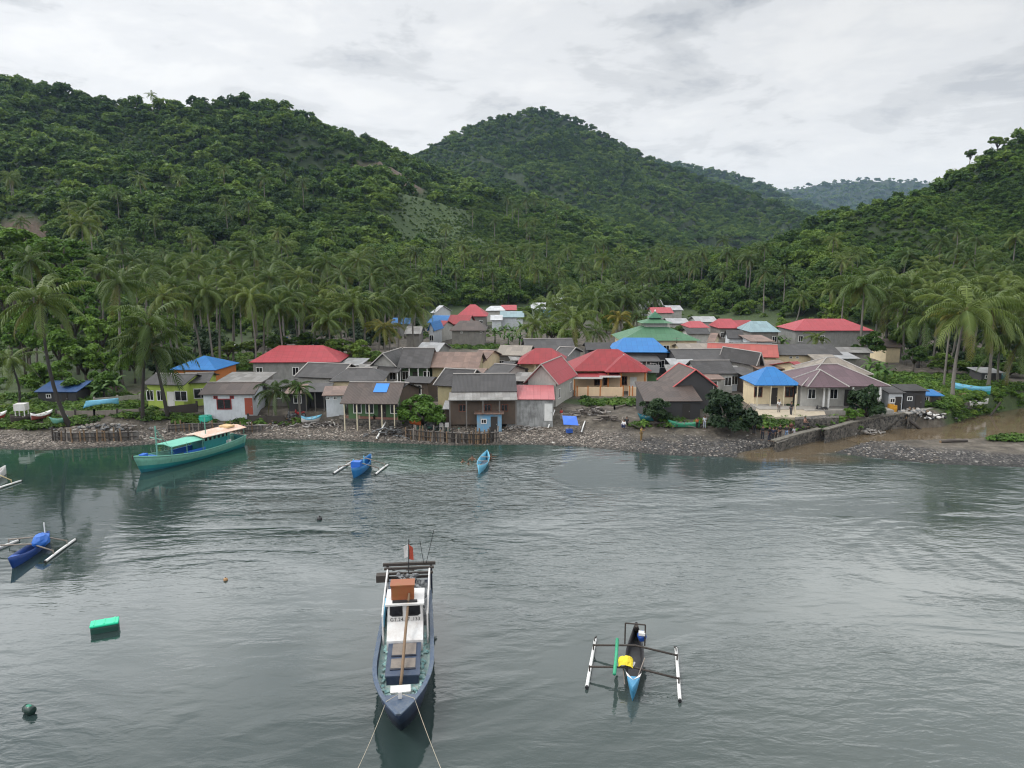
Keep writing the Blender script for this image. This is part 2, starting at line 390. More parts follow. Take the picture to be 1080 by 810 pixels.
# wind: still water under the palms on the left and by the bows, ruffled in the middle
calm = np.clip((1 - sstep(-30, -16, SX + .25 * (SY - 60))) * sstep(30, 42, SY), 0, 1)
fattr(sea.data, 'shallow', shal); fattr(sea.data, 'silt', np.clip(silt, 0, 1)); fattr(sea.data, 'milk', haze_silt); fattr(sea.data, 'calm', calm); fattr(sea.data, 'ruff', ruff)
def water_mat(name, body_fn, amp=1.0, rough=.045):
    m, t, b = mat_new(name)
    P = N(t, 'ShaderNodeNewGeometry').outputs['Position']
    calm = attr(t, 'calm')
    def nz(scale, stretch, rot, detail=2.0, rg=.5, dist=0.0):
        mp = N(t, 'ShaderNodeMapping'); mp.inputs['Rotation'].default_value = (0, 0, R(rot)); mp.inputs['Scale'].default_value = (scale * stretch, scale, 1)
        L(t, P, mp.inputs['Vector'])
        n = N(t, 'ShaderNodeTexNoise', Scale=1.0, Detail=detail, Roughness=rg, Distortion=dist); L(t, mp.outputs[0], n.inputs['Vector']); return n.outputs[0]
    swell = nz(.42, .45, 14, 2.0, .5, .6)
    mid = nz(1.25, .42, -12, 2.0, .5, .8)
    fine = nz(3.6, .5, 8, 3.0, .6, .4)
    patch = nz(.06, .55, 24, 4.0, .6, .8)
    pm = ramp(t, patch, [(0.40, (.16, .16, .16)), (0.60, (1.3, 1.3, 1.3))])
    h = math_n(t, 'ADD', math_n(t, 'MULTIPLY', swell, .42), math_n(t, 'ADD', math_n(t, 'MULTIPLY', mid, .44), math_n(t, 'MULTIPLY', fine, .17)))
    cf = math_n(t, 'ADD', math_n(t, 'SUBTRACT', 1.0, math_n(t, 'MULTIPLY', calm, .75)), math_n(t, 'MULTIPLY', attr(t, 'ruff'), 3.2))
    h = math_n(t, 'MULTIPLY', h, math_n(t, 'MULTIPLY', pm, cf))
    bp = N(t, 'ShaderNodeBump', Strength=1.0, Distance=.095 * amp); L(t, h, bp.inputs['Height']); L(t, bp.outputs[0], b.inputs['Normal'])
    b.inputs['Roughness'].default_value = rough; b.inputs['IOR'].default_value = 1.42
    L(t, body_fn(t, P), b.inputs['Base Color'])
    return m
def sea_body(t, P):
    n = N(t, 'ShaderNodeTexNoise', Scale=.07, Detail=5.0, Roughness=.6); L(t, P, n.inputs['Vector'])
    c = ramp(t, n.outputs[0], [(0.35, (.006, .020, .020)), (0.65, (.012, .028, .027))])
    c = mixc(t, attr(t, 'milk'), c, (.13, .145, .135))
    c = mixc(t, math_n(t, 'MULTIPLY', attr(t, 'shallow'), .8), c, (.016, .058, .036))
    return mixc(t, attr(t, 'silt'), c, (.105, .082, .054))
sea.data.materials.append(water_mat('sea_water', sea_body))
_rp = []
for sgn in (1, -1):
    row = []
    for i, (p, w) in enumerate(RIV):
        a = RIV[max(i - 1, 0)][0]; c_ = RIV[min(i + 1, len(RIV) - 1)][0]
        tn = Vector((c_.x - a.x, c_.y - a.y, 0)).normalized(); nn = Vector((-tn.y, tn.x, 0))
        row.append(p + nn * sgn * (w * .85 + 1.7))
    _rp.append(row)
rv, rf = [], []
for i in range(2, len(RIV)):
    rv += [(_rp[0][i].x, _rp[0][i].y, .02), (_rp[1][i].x, _rp[1][i].y, .02)]
rf = [(2 * i, 2 * i + 1, 2 * i + 3, 2 * i + 2) for i in range(len(rv) // 2 - 1)]
river = mesh_obj('river', rv, rf, None); tag(river, kind='structure')
def river_body(t, P):
    n = N(t, 'ShaderNodeTexNoise', Scale=.4, Detail=5.0, Roughness=.6); L(t, P, n.inputs['Vector'])
    return ramp(t, n.outputs[0], [(0.3, (.10, .076, .048)), (0.7, (.15, .115, .074))])
river.data.materials.append(water_mat('river_water', river_body, .25, .08))

# ================================================================== haze
hv = [(-3200, -300, -7), (3200, -300, -7), (3200, 5400, -7), (-3200, 5400, -7), (-3200, -300, 380), (3200, -300, 380), (3200, 5400, 380), (-3200, 5400, 380)]
haze = mesh_obj('haze', hv, [(0, 3, 2, 1), (4, 5, 6, 7), (0, 1, 5, 4), (1, 2, 6, 5), (2, 3, 7, 6), (3, 0, 4, 7)], None); tag(haze, kind='stuff')
m = bpy.data.materials.new('haze_air'); m.use_nodes = True; t = m.node_tree; t.nodes.clear()
pv = N(t, 'ShaderNodeVolumePrincipled', Density=7e-5); pv.inputs['Color'].default_value = (.50, .72, 1, 1); pv.inputs['Anisotropy'].default_value = .2
mo_ = N(t, 'ShaderNodeOutputMaterial'); L(t, pv.outputs[0], mo_.inputs['Volume']); haze.data.materials.append(m)

# ================================================================== vegetation: materials and meshes
def leaf_mat(name, c1, c2, c3, rnd=1.0, trans=.25, ns=.35, rough=.6, spec=.35):
    """leaves: tone differs from tree to tree and from clump to clump"""
    m = bpy.data.materials.new(name); m.use_nodes = True; t = m.node_tree; b = t.nodes['Principled BSDF']; out = t.nodes['Material Output']
    oi = N(t, 'ShaderNodeObjectInfo'); P = N(t, 'ShaderNodeNewGeometry').outputs['Position']
    n = N(t, 'ShaderNodeTexNoise', Scale=ns, Detail=3.0, Roughness=.6); L(t, P, n.inputs['Vector'])
    n2 = N(t, 'ShaderNodeTexNoise', Scale=.022, Detail=3.0); L(t, P, n2.inputs['Vector'])
    f = math_n(t, 'ADD', math_n(t, 'MULTIPLY', oi.outputs['Random'], .55 * rnd), math_n(t, 'ADD', math_n(t, 'MULTIPLY', n.outputs[0], .45), math_n(t, 'MULTIPLY', n2.outputs[0], .85)))
    f = math_n(t, 'SUBTRACT', f, .27 * rnd + .20)
    c = ramp(t, f, [(0.05, c1), (0.45, c2), (0.9, c3)])
    at = N(t, 'ShaderNodeAttribute', attribute_name='tone')
    c = mixc(t, at.outputs['Fac'], c, (.17, .13, .035))
    L(t, c, b.inputs['Base Color']); b.inputs['Roughness'].default_value = rough; b.inputs['Specular IOR Level'].default_value = spec
    tr = N(t, 'ShaderNodeBsdfTranslucent'); L(t, c, tr.inputs[0])
    mx = N(t, 'ShaderNodeMixShader'); mx.inputs[0].default_value = trans
    L(t, b.outputs[0], mx.inputs[1]); L(t, tr.outputs[0], mx.inputs[2]); L(t, mx.outputs[0], out.inputs[0]); return m
FOREST = leaf_mat('forest_leaf', (.024, .056, .011), (.072, .136, .022), (.18, .26, .040), trans=.35)
BRIGHT = leaf_mat('bright_leaf', (.036, .085, .010), (.078, .160, .018), (.15, .25, .034), .7)
DARK = leaf_mat('dark_leaf', (.012, .028, .010), (.022, .048, .016), (.045, .085, .025), .6)
PALM = leaf_mat('palm_leaf', (.030, .060, .012), (.070, .120, .021), (.17, .22, .042), .8, .3, .5, .5, .4)
PALMY = leaf_mat('palm_leaf_yellow', (.07, .09, .015), (.14, .15, .02), (.30, .24, .03), .6, .25, .9)
BANANA = leaf_mat('banana_leaf', (.035, .085, .014), (.06, .13, .022), (.11, .18, .04), .8)
BARK = paint('bark', (.10, .085, .07), .9, .5, 2.0)
PBARK = paint('palm_bark', (.17, .155, .135), .9, .55, 1.5)
DBARK = paint('dark_palm_bark', (.035, .03, .026), .9, .4, 1.5)

def leaf_cloud(clumps, n_leaf, size, rng, up=.55, aspect=.6):
    """leaf-sized quads on and in the surface of uneven clumps"""
    cw = np.array([c[3] * c[3] for c in clumps]); cw = cw / cw.sum()
    C = np.array([c[:3] for c in clumps]); RAD = np.array([c[3] for c in clumps]); SQ = np.array([c[4] for c in clumps])
    k = rng.choice(len(clumps), n_leaf, p=cw)
    d = rng.normal(size=(n_leaf, 3)); d[:, 2] = np.abs(d[:, 2]) * .9 - .25 * rng.random(n_leaf); d /= np.linalg.norm(d, axis=1)[:, None]
    r = RAD[k] * (.55 + .5 * rng.random(n_leaf) ** .5)
    p = C[k] + d * r[:, None] * np.stack([np.ones(n_leaf), np.ones(n_leaf), SQ[k]], -1)
    nrm = d * (1 - up) + np.array([0, 0, up]) + rng.normal(size=(n_leaf, 3)) * .35; nrm /= np.linalg.norm(nrm, axis=1)[:, None]
    t = np.cross(nrm, rng.normal(size=(n_leaf, 3))); t /= np.linalg.norm(t, axis=1)[:, None]; b = np.cross(nrm, t)
    s = size * (.6 + .8 * rng.random(n_leaf)); tt = t * s[:, None]; bb = b * (s * aspect)[:, None]
    fold = nrm * (s * .18)[:, None]
    v = np.stack([p - tt - fold, p - bb, p + tt - fold, p + bb], 1).reshape(-1, 3)
    return v, n_leaf
def leaf_mesh(name, v, n, mat, extra=None):
    me = bpy.data.meshes.new(name); ev = np.zeros((0, 3)) if extra is None else np.array(extra.v)
    me.from_pydata(v.tolist() + ev.tolist(), [], [(4 * i, 4 * i + 1, 4 * i + 2, 4 * i + 3) for i in range(n)] + ([] if extra is None else [tuple(j + 4 * n for j in f) for f in extra.f]))
    me.materials.append(mat)
    if extra is not None:
        me.materials.append(BARK); me.polygons.foreach_set('material_index', [0] * n + [1] * len(extra.f))
    return me
def crown_clumps(rng, w, h, n, base):
    cl = [(0, 0, base + h * .5, w * .33, .9)]
    for i in range(n):
        a = rng.random() * 6.283; rr = w * .5 * (rng.random() ** .5) * .8; z = base + h * (.15 + .75 * rng.random()) * (1 - .45 * (rr / (w * .5)) ** 2)
        cl.append((math.cos(a) * rr, math.sin(a) * rr, z, w * (.13 + .12 * rng.random()), .75 + .3 * rng.random()))
    return cl
# ---- trees of the far woods (one object; its trees are instanced)
def wood_tree(i, w, h, nl, size, trunk):
    rng = np.random.default_rng(100 + i)
    v, n = leaf_cloud(crown_clumps(rng, w, h, 9 + i % 4, trunk), nl, size, rng)
    mb = MB(); mb.tube([(0, 0, -1), (.1, 0, trunk + h * .5)], [w * .03, w * .015], 5, False)
    o = bpy.data.objects.new('wood_tree', leaf_mesh('wood_tree', v, n, FOREST, mb)); return o
def palm_frond_geo(Lf, nl, elev, droop, rng, wl=.5, twist=0.0):
    """one feathered leaf along +x: rib and drooping leaflets. returns verts, faces"""
    V, F = [], []
    pts = []; p = np.array([0., 0, 0]); a = elev
    seg = 9
    for i in range(seg + 1):
        pts.append(p.copy()); st = Lf / seg
        p = p + np.array([math.cos(a), 0, math.sin(a)]) * st; a -= droop / seg * (0.5 + 1.1 * i / seg)
    pts = np.array(pts)
    for i in range(seg):
        w0, w1 = .075 * (1 - i / seg * .85), .075 * (1 - (i + 1) / seg * .85)
        n = len(V); V += [pts[i] + [0, -w0, 0], pts[i] + [0, w0, 0], pts[i + 1] + [0, w1, 0], pts[i + 1] + [0, -w1, 0]]; F.append((n, n + 1, n + 2, n + 3))
    for j in range(nl):
        f = .13 + .87 * (j + .5) / nl
        x = f * seg; i = min(int(x), seg - 1); q = pts[i] + (pts[i + 1] - pts[i]) * (x - i); tg = pts[i + 1] - pts[i]; tg = tg / np.linalg.norm(tg)
        ll = Lf * .205 * (math.sin(math.pi * min(1, f * .85 + .1)) ** .55) * (.85 + .3 * rng.random())
        for sgn in (-1, 1):
            sw = .55 + .5 * f
            d = np.array([tg[0] * sw, sgn * 1.0, tg[2] * sw - .25 - .35 * rng.random()]); d /= np.linalg.norm(d)
            tip = q + d * ll * .9 + np.array([0, 0, -.42 * ll]); mid = q + d * ll * .5
            wv = tg * (Lf / nl * wl); n = len(V)
            V += [q - wv * .5, q + wv * .5, mid + wv * .55, tip, mid - wv * .55]; F.append((n, n + 1, n + 2, n + 3, n + 4))
    return np.array(V), F
def palm_crown(seed, nf=24, Lf=5.0, nl=26, dead=3, yellow=0.0, lush=1.0):
    rng = np.random.default_rng(seed); V, F, T = [], [], []; off = 0
    for k in range(nf):
        u = (k + rng.random() * .6) / nf
        elev = R(74 - 120 * u + rng.normal() * 8); az_ = k * 2.39996 + rng.normal() * .2
        droop = R(62 + 38 * rng.random()) * (1.25 - .35 * u)
        ln = Lf * (.78 + .3 * rng.random()) * (.72 if u < .12 else 1)
        v, f = palm_frond_geo(ln, nl, elev, droop, rng)
        tw = rng.normal() * .25
        c_, s_ = math.cos(tw), math.sin(tw); v = v @ np.array([[1, 0, 0], [0, c_, s_], [0, -s_, c_]])
        c_, s_ = math.cos(az_), math.sin(az_); v = v @ np.array([[c_, s_, 0], [-s_, c_, 0], [0, 0, 1]])
        V.append(v); F += [tuple(i + off for i in ff) for ff in f]; off += len(v)
        tone = .5 if (k >= nf - dead and rng.random() < .75) else (.10 * rng.random() if u > .6 else .06 * rng.random())
        T.append(np.full(len(v), max(tone, yellow * rng.random())))
    mb = MB()
    for k in range(9):                                                     # coconuts under the heart of the crown
        a = k * 2.4; mb.blob((math.cos(a) * .32, math.sin(a) * .32, -.32 - .16 * (k % 3)), (.15, .15, .19), 6, 4)
    mb.blob((0, 0, -.1), (.24, .24, .55), 7, 5)
    V.append(np.array(mb.v)); F += [tuple(i + off for i in ff) for ff in mb.f]; T.append(np.full(len(mb.v), .45))
    return np.concatenate(V), F, np.concatenate(T)
def palm_crown_mesh(seed, mat, **kw):
    v, f, tn = palm_crown(seed, **kw)
    me = bpy.data.meshes.new('crown'); me.from_pydata(v.tolist(), [], f); me.materials.append(mat); fattr(me, 'tone', tn); return me
WOOD = []
for i in range(5): WOOD.append(wood_tree(i, 7.5, 5.5, 170, .95, 2.2))              # far slopes
for i in range(4): WOOD.append(wood_tree(20 + i, 7.5, 6.0, 900, .42, 2.4))         # near slopes
for i in range(3): WOOD.append(wood_tree(40 + i, 4.2, 2.4, 420, .34, .1))          # bushes
BUSHB = []
for i in range(2):                                                                 # far coconut palms of the valley woods
    v, f, tn = palm_crown(900 + i, nf=20, Lf=4.6, nl=9, dead=2)
    mb = MB(); mb.tube([(0, 0, -11), (.2, .1, -5), (0, 0, 0)], [.2, .15, .12], 5, False)
    me2 = bpy.data.meshes.new('wood_palm'); me2.from_pydata(v.tolist() + mb.v, [], f + [tuple(j + len(v) for j in q_) for q_ in mb.f]); me2.materials.append(PALM); me2.materials.append(PBARK)
    me2.polygons.foreach_set('material_index', [0] * len(f) + [1] * len(mb.f)); fattr(me2, 'tone', np.concatenate([tn, np.zeros(len(mb.v))]))
    for vv in me2.vertices: vv.co.z += 11
    WOOD.append(bpy.data.objects.new('wood_palm', me2))

for i in range(2):
    w_ = wood_tree(60 + i, 5.0, 3.4, 520, .4, .4); w_.data.materials[0] = BRIGHT; WOOD.append(w_)
for i in range(2):
    w_ = wood_tree(70 + i, 6.5, 5.0, 700, .42, 1.4); w_.data.materials[0] = DARK; WOOD.append(w_)
# ---- where the woods stand
VILLAGE = [G(u, v) for u, v in [(-60, 476), (-60, 452), (60, 440), (120, 420), (200, 398), (235, 383), (330, 360), (400, 372), (436, 345), (448, 328), (520, 322), (575, 322), (590, 330), (640, 334), (678, 327), (705, 325), (740, 331), (800, 334), (850, 340), (930, 343), (945, 375), (985, 395), (1090, 398), (1140, 400), (1140, 500)]]
VX = np.array([p.x for p in VILLAGE]); VY = np.array([p.y for p in VILLAGE])
def in_poly(x, y, px, py):
    ins = np.zeros(x.shape, bool); j = len(px) - 1
    for i in range(len(px)):
        c_ = ((py[i] > y) != (py[j] > y)) & (x < (px[j] - px[i]) * (y - py[i]) / (py[j] - py[i] + 1e-12) + px[i]); ins ^= c_; j = i
    return ins
rng = np.random.default_rng(5)
pts_x, pts_y = [], []
r_ = 95.0
while r_ < 4600:                                                           # rings of trees, spacing grows with distance
    sp = max(3.9, r_ * .0070) * (1 if r_ < 1500 else .8) if r_ > 260 else max(3.4, r_ * .017)
    arc = R(88) * r_; n = int(arc / sp)
    a_ = (np.arange(n) + rng.random(n) * .9) / n * R(88) - R(44); rr = r_ + (rng.random(n) - .5) * sp * 1.3
    pts_x.append(rr * np.sin(a_)); pts_y.append(rr * np.cos(a_)); r_ += sp
fx, fy = np.concatenate(pts_x), np.concatenate(pts_y); fz = H(fx, fy)
# keep what a viewer near the photograph's stand could see
_el = (TZ + 9 - CAM_H) / RR; _mxe = np.maximum.accumulate((TZ - CAM_H) / RR, 0)
ai = np.clip(np.searchsorted(np.radians(az), np.arctan2(fx, fy)), 0, na - 1); ri = np.clip(np.searchsorted(rad, np.hypot(fx, fy)) - 2, 0, nr - 1)
vis = (fz + 24 - CAM_H) / np.hypot(fx, fy) > _mxe[ri, ai]
soil_, farm_, low_ = bare_masks(fx, fy); hl = hills_h(fx, fy); s_in = fy - shore(fx)
rad_p = np.hypot(fx, fy); rdist, rwid = seg_dist(fx, fy, [((p.x, p.y), w) for p, w in RIV])
keep = vis & ~in_poly(fx, fy, VX, VY) & (s_in > 17) & (rdist > rwid + 3)
keep &= ~((soil_ > .25) & (rng.random(len(fx)) < .97)) & ~((farm_ > .3) & (rng.random(len(fx)) < .93)) & ~((low_ > .4) & (rng.random(len(fx)) < .05))
keep &= ~((rad_p < 240) & (hl < 3) & (rng.random(len(fx)) < .45))
n_big = fbm(fx / 60, fy / 60, 3, 90)
kind = rng.integers(0, 5, len(fx)); scl = (.5 + .95 * rng.random(len(fx)) ** 2.2) * np.where(rad_p > 700, np.clip(rad_p / 900, .9, 2.4), 1)
near = rad_p < 330
kind = np.where(near, 5 + rng.integers(0, 4, len(fx)), kind)
bush = (low_ > .35) | (farm_ > .3) | (soil_ > .25) | (rng.random(len(fx)) < np.where(n_big > .56, .5, .12))
kind = np.where(bush & (rad_p < 1300), 9 + rng.integers(0, 3, len(fx)), kind)
scl = np.where((farm_ > .3) | (soil_ > .25), scl * .45, scl)
valley = (hl < 15) & (rad_p > 200) & (rad_p < 900)
kind = np.where(valley & (rng.random(len(fx)) < .14), 12 + rng.integers(0, 2, len(fx)), kind)
kind = np.where(~valley & (hl < 55) & (rad_p > 150) & (rad_p < 600) & (rng.random(len(fx)) < .025), 12 + rng.integers(0, 2, len(fx)), kind)
scl = np.where(kind >= 12, .85 + .35 * rng.random(len(fx)), scl)
scl = np.where((rad_p < 200) & (kind < 12), scl * .62, scl)
far_ = rad_p > 800; kind = np.where(far_ & (rng.random(len(fx)) < .8), 9 + rng.integers(0, 3, len(fx)), kind); scl = np.where(far_ & (kind >= 9) & (kind < 12), scl * 1.75, scl)
onE = (fx > 40) & (hl > 20) & (rad_p > 180) & (rad_p < 700); kind = np.where(onE & (kind >= 12), 9, kind); scl = np.where(onE, scl * .8, scl)
scl = np.where((kind >= 9) & (kind < 12) & (low_ > .35) & ~far_, scl * 1.0, scl)
br_ = (rad_p < 900) & (kind < 12) & (rng.random(len(fx)) < np.where(onE, .34, .05) + np.where((fx < -55) & (rad_p < 240), .5, 0)); kind = np.where(br_, 14 + rng.integers(0, 2, len(fx)), kind); scl = np.where(br_, scl * .85, scl)
gv_ = (((fx > -62) & (fx < -16)) | (fx > 42)) & (rad_p > 98) & (rad_p < 195) & (hl < 22) & (kind < 12) & (rng.random(len(fx)) < .85); kind = np.where(gv_, 16 + rng.integers(0, 2, len(fx)), kind)
fx, fy, fz, kind, scl = fx[keep], fy[keep], fz[keep], kind[keep], scl[keep]
fz = fz - np.where(kind < 9, 1.3 * scl, 0)
# low growth of the clearings: a closed cover of bushes of every size
bxs, bys = [], []
for bx, by, rx, ry, kd in BARE:
    if kd not in (2, 4): continue
    nb_ = int(rx * ry * 3.14 / (1.6 if by < 420 else 3.2)); a_ = rng.random(nb_) * 6.283; q_ = np.sqrt(rng.random(nb_)) * 1.15
    bxs.append(bx + rx * q_ * np.cos(a_)); bys.append(by + ry * q_ * np.sin(a_))
bxs, bys = np.concatenate(bxs), np.concatenate(bys); bh = hills_h(bxs, bys); _s, _f, _l = bare_masks(bxs, bys)
# bushes that close the canopy between the trees of the slopes
ux, uy = [], []
r_ = 235.0
while r_ < 1500:
    sp = max(3.6, r_ * .0072); n = int(R(86) * r_ / sp); a_ = (np.arange(n) + rng.random(n)) / n * R(86) - R(43); q_ = r_ + (rng.random(n) - .5) * sp * 1.4
    ux.append(q_ * np.sin(a_)); uy.append(q_ * np.cos(a_)); r_ += sp
ux, uy = np.concatenate(ux), np.concatenate(uy); uz = H(ux, uy)
_ai = np.clip(np.searchsorted(np.radians(az), np.arctan2(ux, uy)), 0, na - 1); _ri = np.clip(np.searchsorted(rad, np.hypot(ux, uy)) - 2, 0, nr - 1)
_s2, _f2, _l2 = bare_masks(ux, uy)
ku = ((uz + 16 - CAM_H) / np.hypot(ux, uy) > _mxe[_ri, _ai]) & ~in_poly(ux, uy, VX, VY) & (_s2 < .3) & (_f2 < .3) & (hills_h(ux, uy) > 4)
ux, uy, uz = ux[ku], uy[ku], uz[ku]; usc = (.55 + .5 * rng.random(len(ux))) * np.clip(np.hypot(ux, uy) / 480, .8, 2.6)
fx = np.concatenate([fx, ux]); fy = np.concatenate([fy, uy]); fz = np.concatenate([fz, uz]); scl = np.concatenate([scl, usc]); kind = np.concatenate([kind, 9 + rng.integers(0, 3, len(ux))])
print('wood points', len(fx))
kb = (bh > 5) & (_s < .3) & ((_f < .3) | (rng.random(len(bxs)) < .35))
bsc = (.22 + .5 * rng.random(len(bxs)) ** 2) * np.clip(bys / 420, 1, 2.2) * np.where(_f > .3, .6, 1)
fx = np.concatenate([fx, bxs[kb]]); fy = np.concatenate([fy, bys[kb]]); fz = np.concatenate([fz, H(bxs[kb], bys[kb])]); scl = np.concatenate([scl, bsc[kb]]); kind = np.concatenate([kind, 9 + rng.integers(0, 3, kb.sum())])
def scatter(name, px, py, pz, kd, sc, templates):
    me = bpy.data.meshes.new(name); me.vertices.add(len(px)); me.vertices.foreach_set('co', np.stack([px, py, pz], -1).astype('f4').ravel()); me.update()
    fattr(me, 'sc', sc); fattr(me, 'rz', np.random.default_rng(3).random(len(px)) * 6.283)
    a = me.attributes.new('kd', 'INT', 'POINT'); a.data.foreach_set('value', np.asarray(kd, 'i4'))
    o = bpy.data.objects.new(name, me); COL.objects.link(o)
    ng = bpy.data.node_groups.new(name, 'GeometryNodeTree')
    ng.interface.new_socket('Geometry', in_out='INPUT', socket_type='NodeSocketGeometry'); ng.interface.new_socket('Geometry', in_out='OUTPUT', socket_type='NodeSocketGeometry')
    gi = ng.nodes.new('NodeGroupInput'); go = ng.nodes.new('NodeGroupOutput')
    mp = ng.nodes.new('GeometryNodeMeshToPoints'); ng.links.new(gi.outputs[0], mp.inputs[0])
    jn = ng.nodes.new('GeometryNodeGeometryToInstance')
    for tpl in reversed(templates):
        nn = ng.nodes.new('GeometryNodeObjectInfo'); nn.inputs['Object'].default_value = tpl; nn.inputs['As Instance'].default_value = False
        ng.links.new(nn.outputs['Geometry'], jn.inputs[0])
    ip = ng.nodes.new('GeometryNodeInstanceOnPoints'); ng.links.new(mp.outputs[0], ip.inputs['Points']); ng.links.new(jn.outputs[0], ip.inputs['Instance'])
    ip.inputs['Pick Instance'].default_value = True
    def na_(nm, ty):
        x = ng.nodes.new('GeometryNodeInputNamedAttribute'); x.data_type = ty; x.inputs['Name'].default_value = nm; return x.outputs[0]
    ng.links.new(na_('kd', 'INT'), ip.inputs['Instance Index'])
    cx = ng.nodes.new('ShaderNodeCombineXYZ'); ng.links.new(na_('rz', 'FLOAT'), cx.inputs[2])
    try: ng.links.new(cx.outputs[0], ip.inputs['Rotation'])
    except Exception: pass
    ng.links.new(na_('sc', 'FLOAT'), ip.inputs['Scale'])
    ng.links.new(ip.outputs[0], go.inputs[0])
    md = o.modifiers.new('scatter', 'NODES'); md.node_group = ng
    return o

# ================================================================== houses
FOOT = []                                          # footprints, so that no wild tree grows through a roof
_rm = {}
def roof_mat(name, col, tint=.35, stain=.4, staincol=(.05, .045, .04), rough=.6, sheet=(.9, 1.8)):
    if name in _rm: return _rm[name]
    m, t, b = mat_new('roof_' + name)
    uv = N(t, 'ShaderNodeTexCoord').outputs['UV']; oc = N(t, 'ShaderNodeNewGeometry').outputs['Position']
    br = N(t, 'ShaderNodeTexBrick', Scale=1.0); br.inputs['Mortar Size'].default_value = .018; br.inputs['Mortar Smooth'].default_value = .3
    br.inputs['Brick Width'].default_value = sheet[0]; br.inputs['Row Height'].default_value = sheet[1]; br.offset = 0.0
    br.inputs['Color1'].default_value = (*col, 1); br.inputs['Color2'].default_value = (*[c * (1 - tint) for c in col], 1); br.inputs['Mortar'].default_value = (*[c * .55 for c in col], 1)
    L(t, uv, br.inputs['Vector'])
    n = N(t, 'ShaderNodeTexNoise', Scale=.55, Detail=6.0, Roughness=.68); L(t, oc, n.inputs['Vector'])
    mp = N(t, 'ShaderNodeMapping'); mp.inputs['Scale'].default_value = (3.2, .35, 1); L(t, uv, mp.inputs['Vector'])
    n2 = N(t, 'ShaderNodeTexNoise', Scale=1.3, Detail=5.0, Roughness=.6); L(t, mp.outputs[0], n2.inputs['Vector'])
    f = ramp(t, n.outputs[0], [(0.42, (0, 0, 0)), (0.66, (1, 1, 1))]); f2 = ramp(t, n2.outputs[0], [(0.45, (0, 0, 0)), (0.72, (1, 1, 1))])
    c = mixc(t, math_n(t, 'MULTIPLY', f, stain), br.outputs[0], staincol); c = mixc(t, math_n(t, 'MULTIPLY', f2, stain * .8), c, tuple(x * .5 + .5 * y for x, y in zip(staincol, col)))
    L(t, c, b.inputs['Base Color']); b.inputs['Roughness'].default_value = rough; b.inputs['Specular IOR Level'].default_value = .35
    wv = N(t, 'ShaderNodeTexWave', Scale=1.9, bands_direction='X'); L(t, uv, wv.inputs['Vector'])
    bp = N(t, 'ShaderNodeBump', Strength=.55, Distance=.035); L(t, wv.outputs[0], bp.inputs['Height']); L(t, bp.outputs[0], b.inputs['Normal'])
    _rm[name] = m; return m
RM = {
    'red': roof_mat('red', (.36, .052, .064), .08, .25, (.20, .05, .05)),
    'redd': roof_mat('redd', (.27, .030, .036), .09, .3, (.13, .035, .034)),
    'pink': roof_mat('pink', (.42, .12, .13), .15, .3, (.40, .16, .15)),
    'orange': roof_mat('orange', (.34, .07, .055), .2, .25, (.25, .07, .05)),
    'dark': roof_mat('dark', (.066, .062, .062), .35, .55, (.026, .024, .022)),
    'darker': roof_mat('darker', (.042, .039, .039), .4, .5, (.018, .016, .015)),
    'grey': roof_mat('grey', (.25, .245, .235), .4, .5, (.10, .085, .07)),
    'zinc': roof_mat('zinc', (.32, .33, .34), .3, .35, (.2, .18, .16), .45),
    'white': roof_mat('white', (.48, .50, .52), .25, .4, (.35, .34, .33), .45),
    'rust': roof_mat('rust', (.23, .15, .118), .35, .55, (.085, .06, .05)),
    'brown': roof_mat('brown', (.095, .070, .060), .35, .5, (.05, .042, .038)),
    'beige': roof_mat('beige', (.27, .235, .195), .3, .4, (.13, .11, .09)),
    'blue': roof_mat('blue', (.025, .165, .42), .08, .2, (.02, .10, .36)),
    'green': roof_mat('green', (.075, .18, .10), .14, .25, (.06, .13, .075)),
    'dgreen': roof_mat('dgreen', (.055, .17, .10), .14, .25, (.03, .08, .05)),
    'purple': roof_mat('purple', (.125, .080, .092), .2, .25, (.07, .05, .055)),
    'navy': roof_mat('navy', (.012, .06, .18), .1, .3, (.02, .03, .06)),
    'lblue': roof_mat('lblue', (.22, .32, .35), .2, .3, (.2, .25, .26)),
}
WM = {
    'lime': paint('wall_lime', (.40, .52, .10), .8, .25), 'white': paint('wall_white', (.56, .59, .62), .8, .3), 'cream': paint('wall_cream', (.66, .55, .36), .8, .25),
    'peach': paint('wall_peach', (.72, .54, .36), .8, .15), 'grey': paint('wall_grey', (.26, .26, .245), .9, .5), 'rough': paint('wall_raw_plaster', (.33, .335, .33), .9, .75, .9, (.10, .10, .10)),
    'block': paint('wall_block', (.22, .205, .185), .9, .5), 'dark': paint('wall_dark_board', (.052, .050, .052), .9, .5), 'green': paint('wall_green', (.075, .15, .06), .8, .35),
    'blue': paint('wall_blue_board', (.12, .32, .52), .8, .7, 1.4, (.30, .30, .27)), 'yellow': paint('wall_yellow', (.44, .38, .22), .8, .3), 'orange': paint('wall_orange', (.50, .17, .04), .8, .2),
    'pale': paint('wall_pale', (.42, .41, .38), .85, .4), 'brown': paint('wall_brown_board', (.11, .08, .06), .9, .5), 'lblue': paint('wall_light_blue', (.40, .52, .62), .8, .4),
}
GLASS = paint('window_dark', (.012, .012, .014), .15, 0); FW = paint('frame_white', (.72, .72, .70), .6, .2); FB = paint('frame_brown', (.16, .055, .03), .6, .2); FR = paint('frame_red', (.28, .03, .03), .6, .2)
CAPW = paint('cap_pale', (.36, .34, .32), .7, .4); POSTC = paint('post_cream', (.62, .55, .40), .7, .3); CONC = paint('concrete', (.33, .31, .28), .9, .5); CONCD = paint('concrete_dark', (.16, .15, .14), .9, .5)
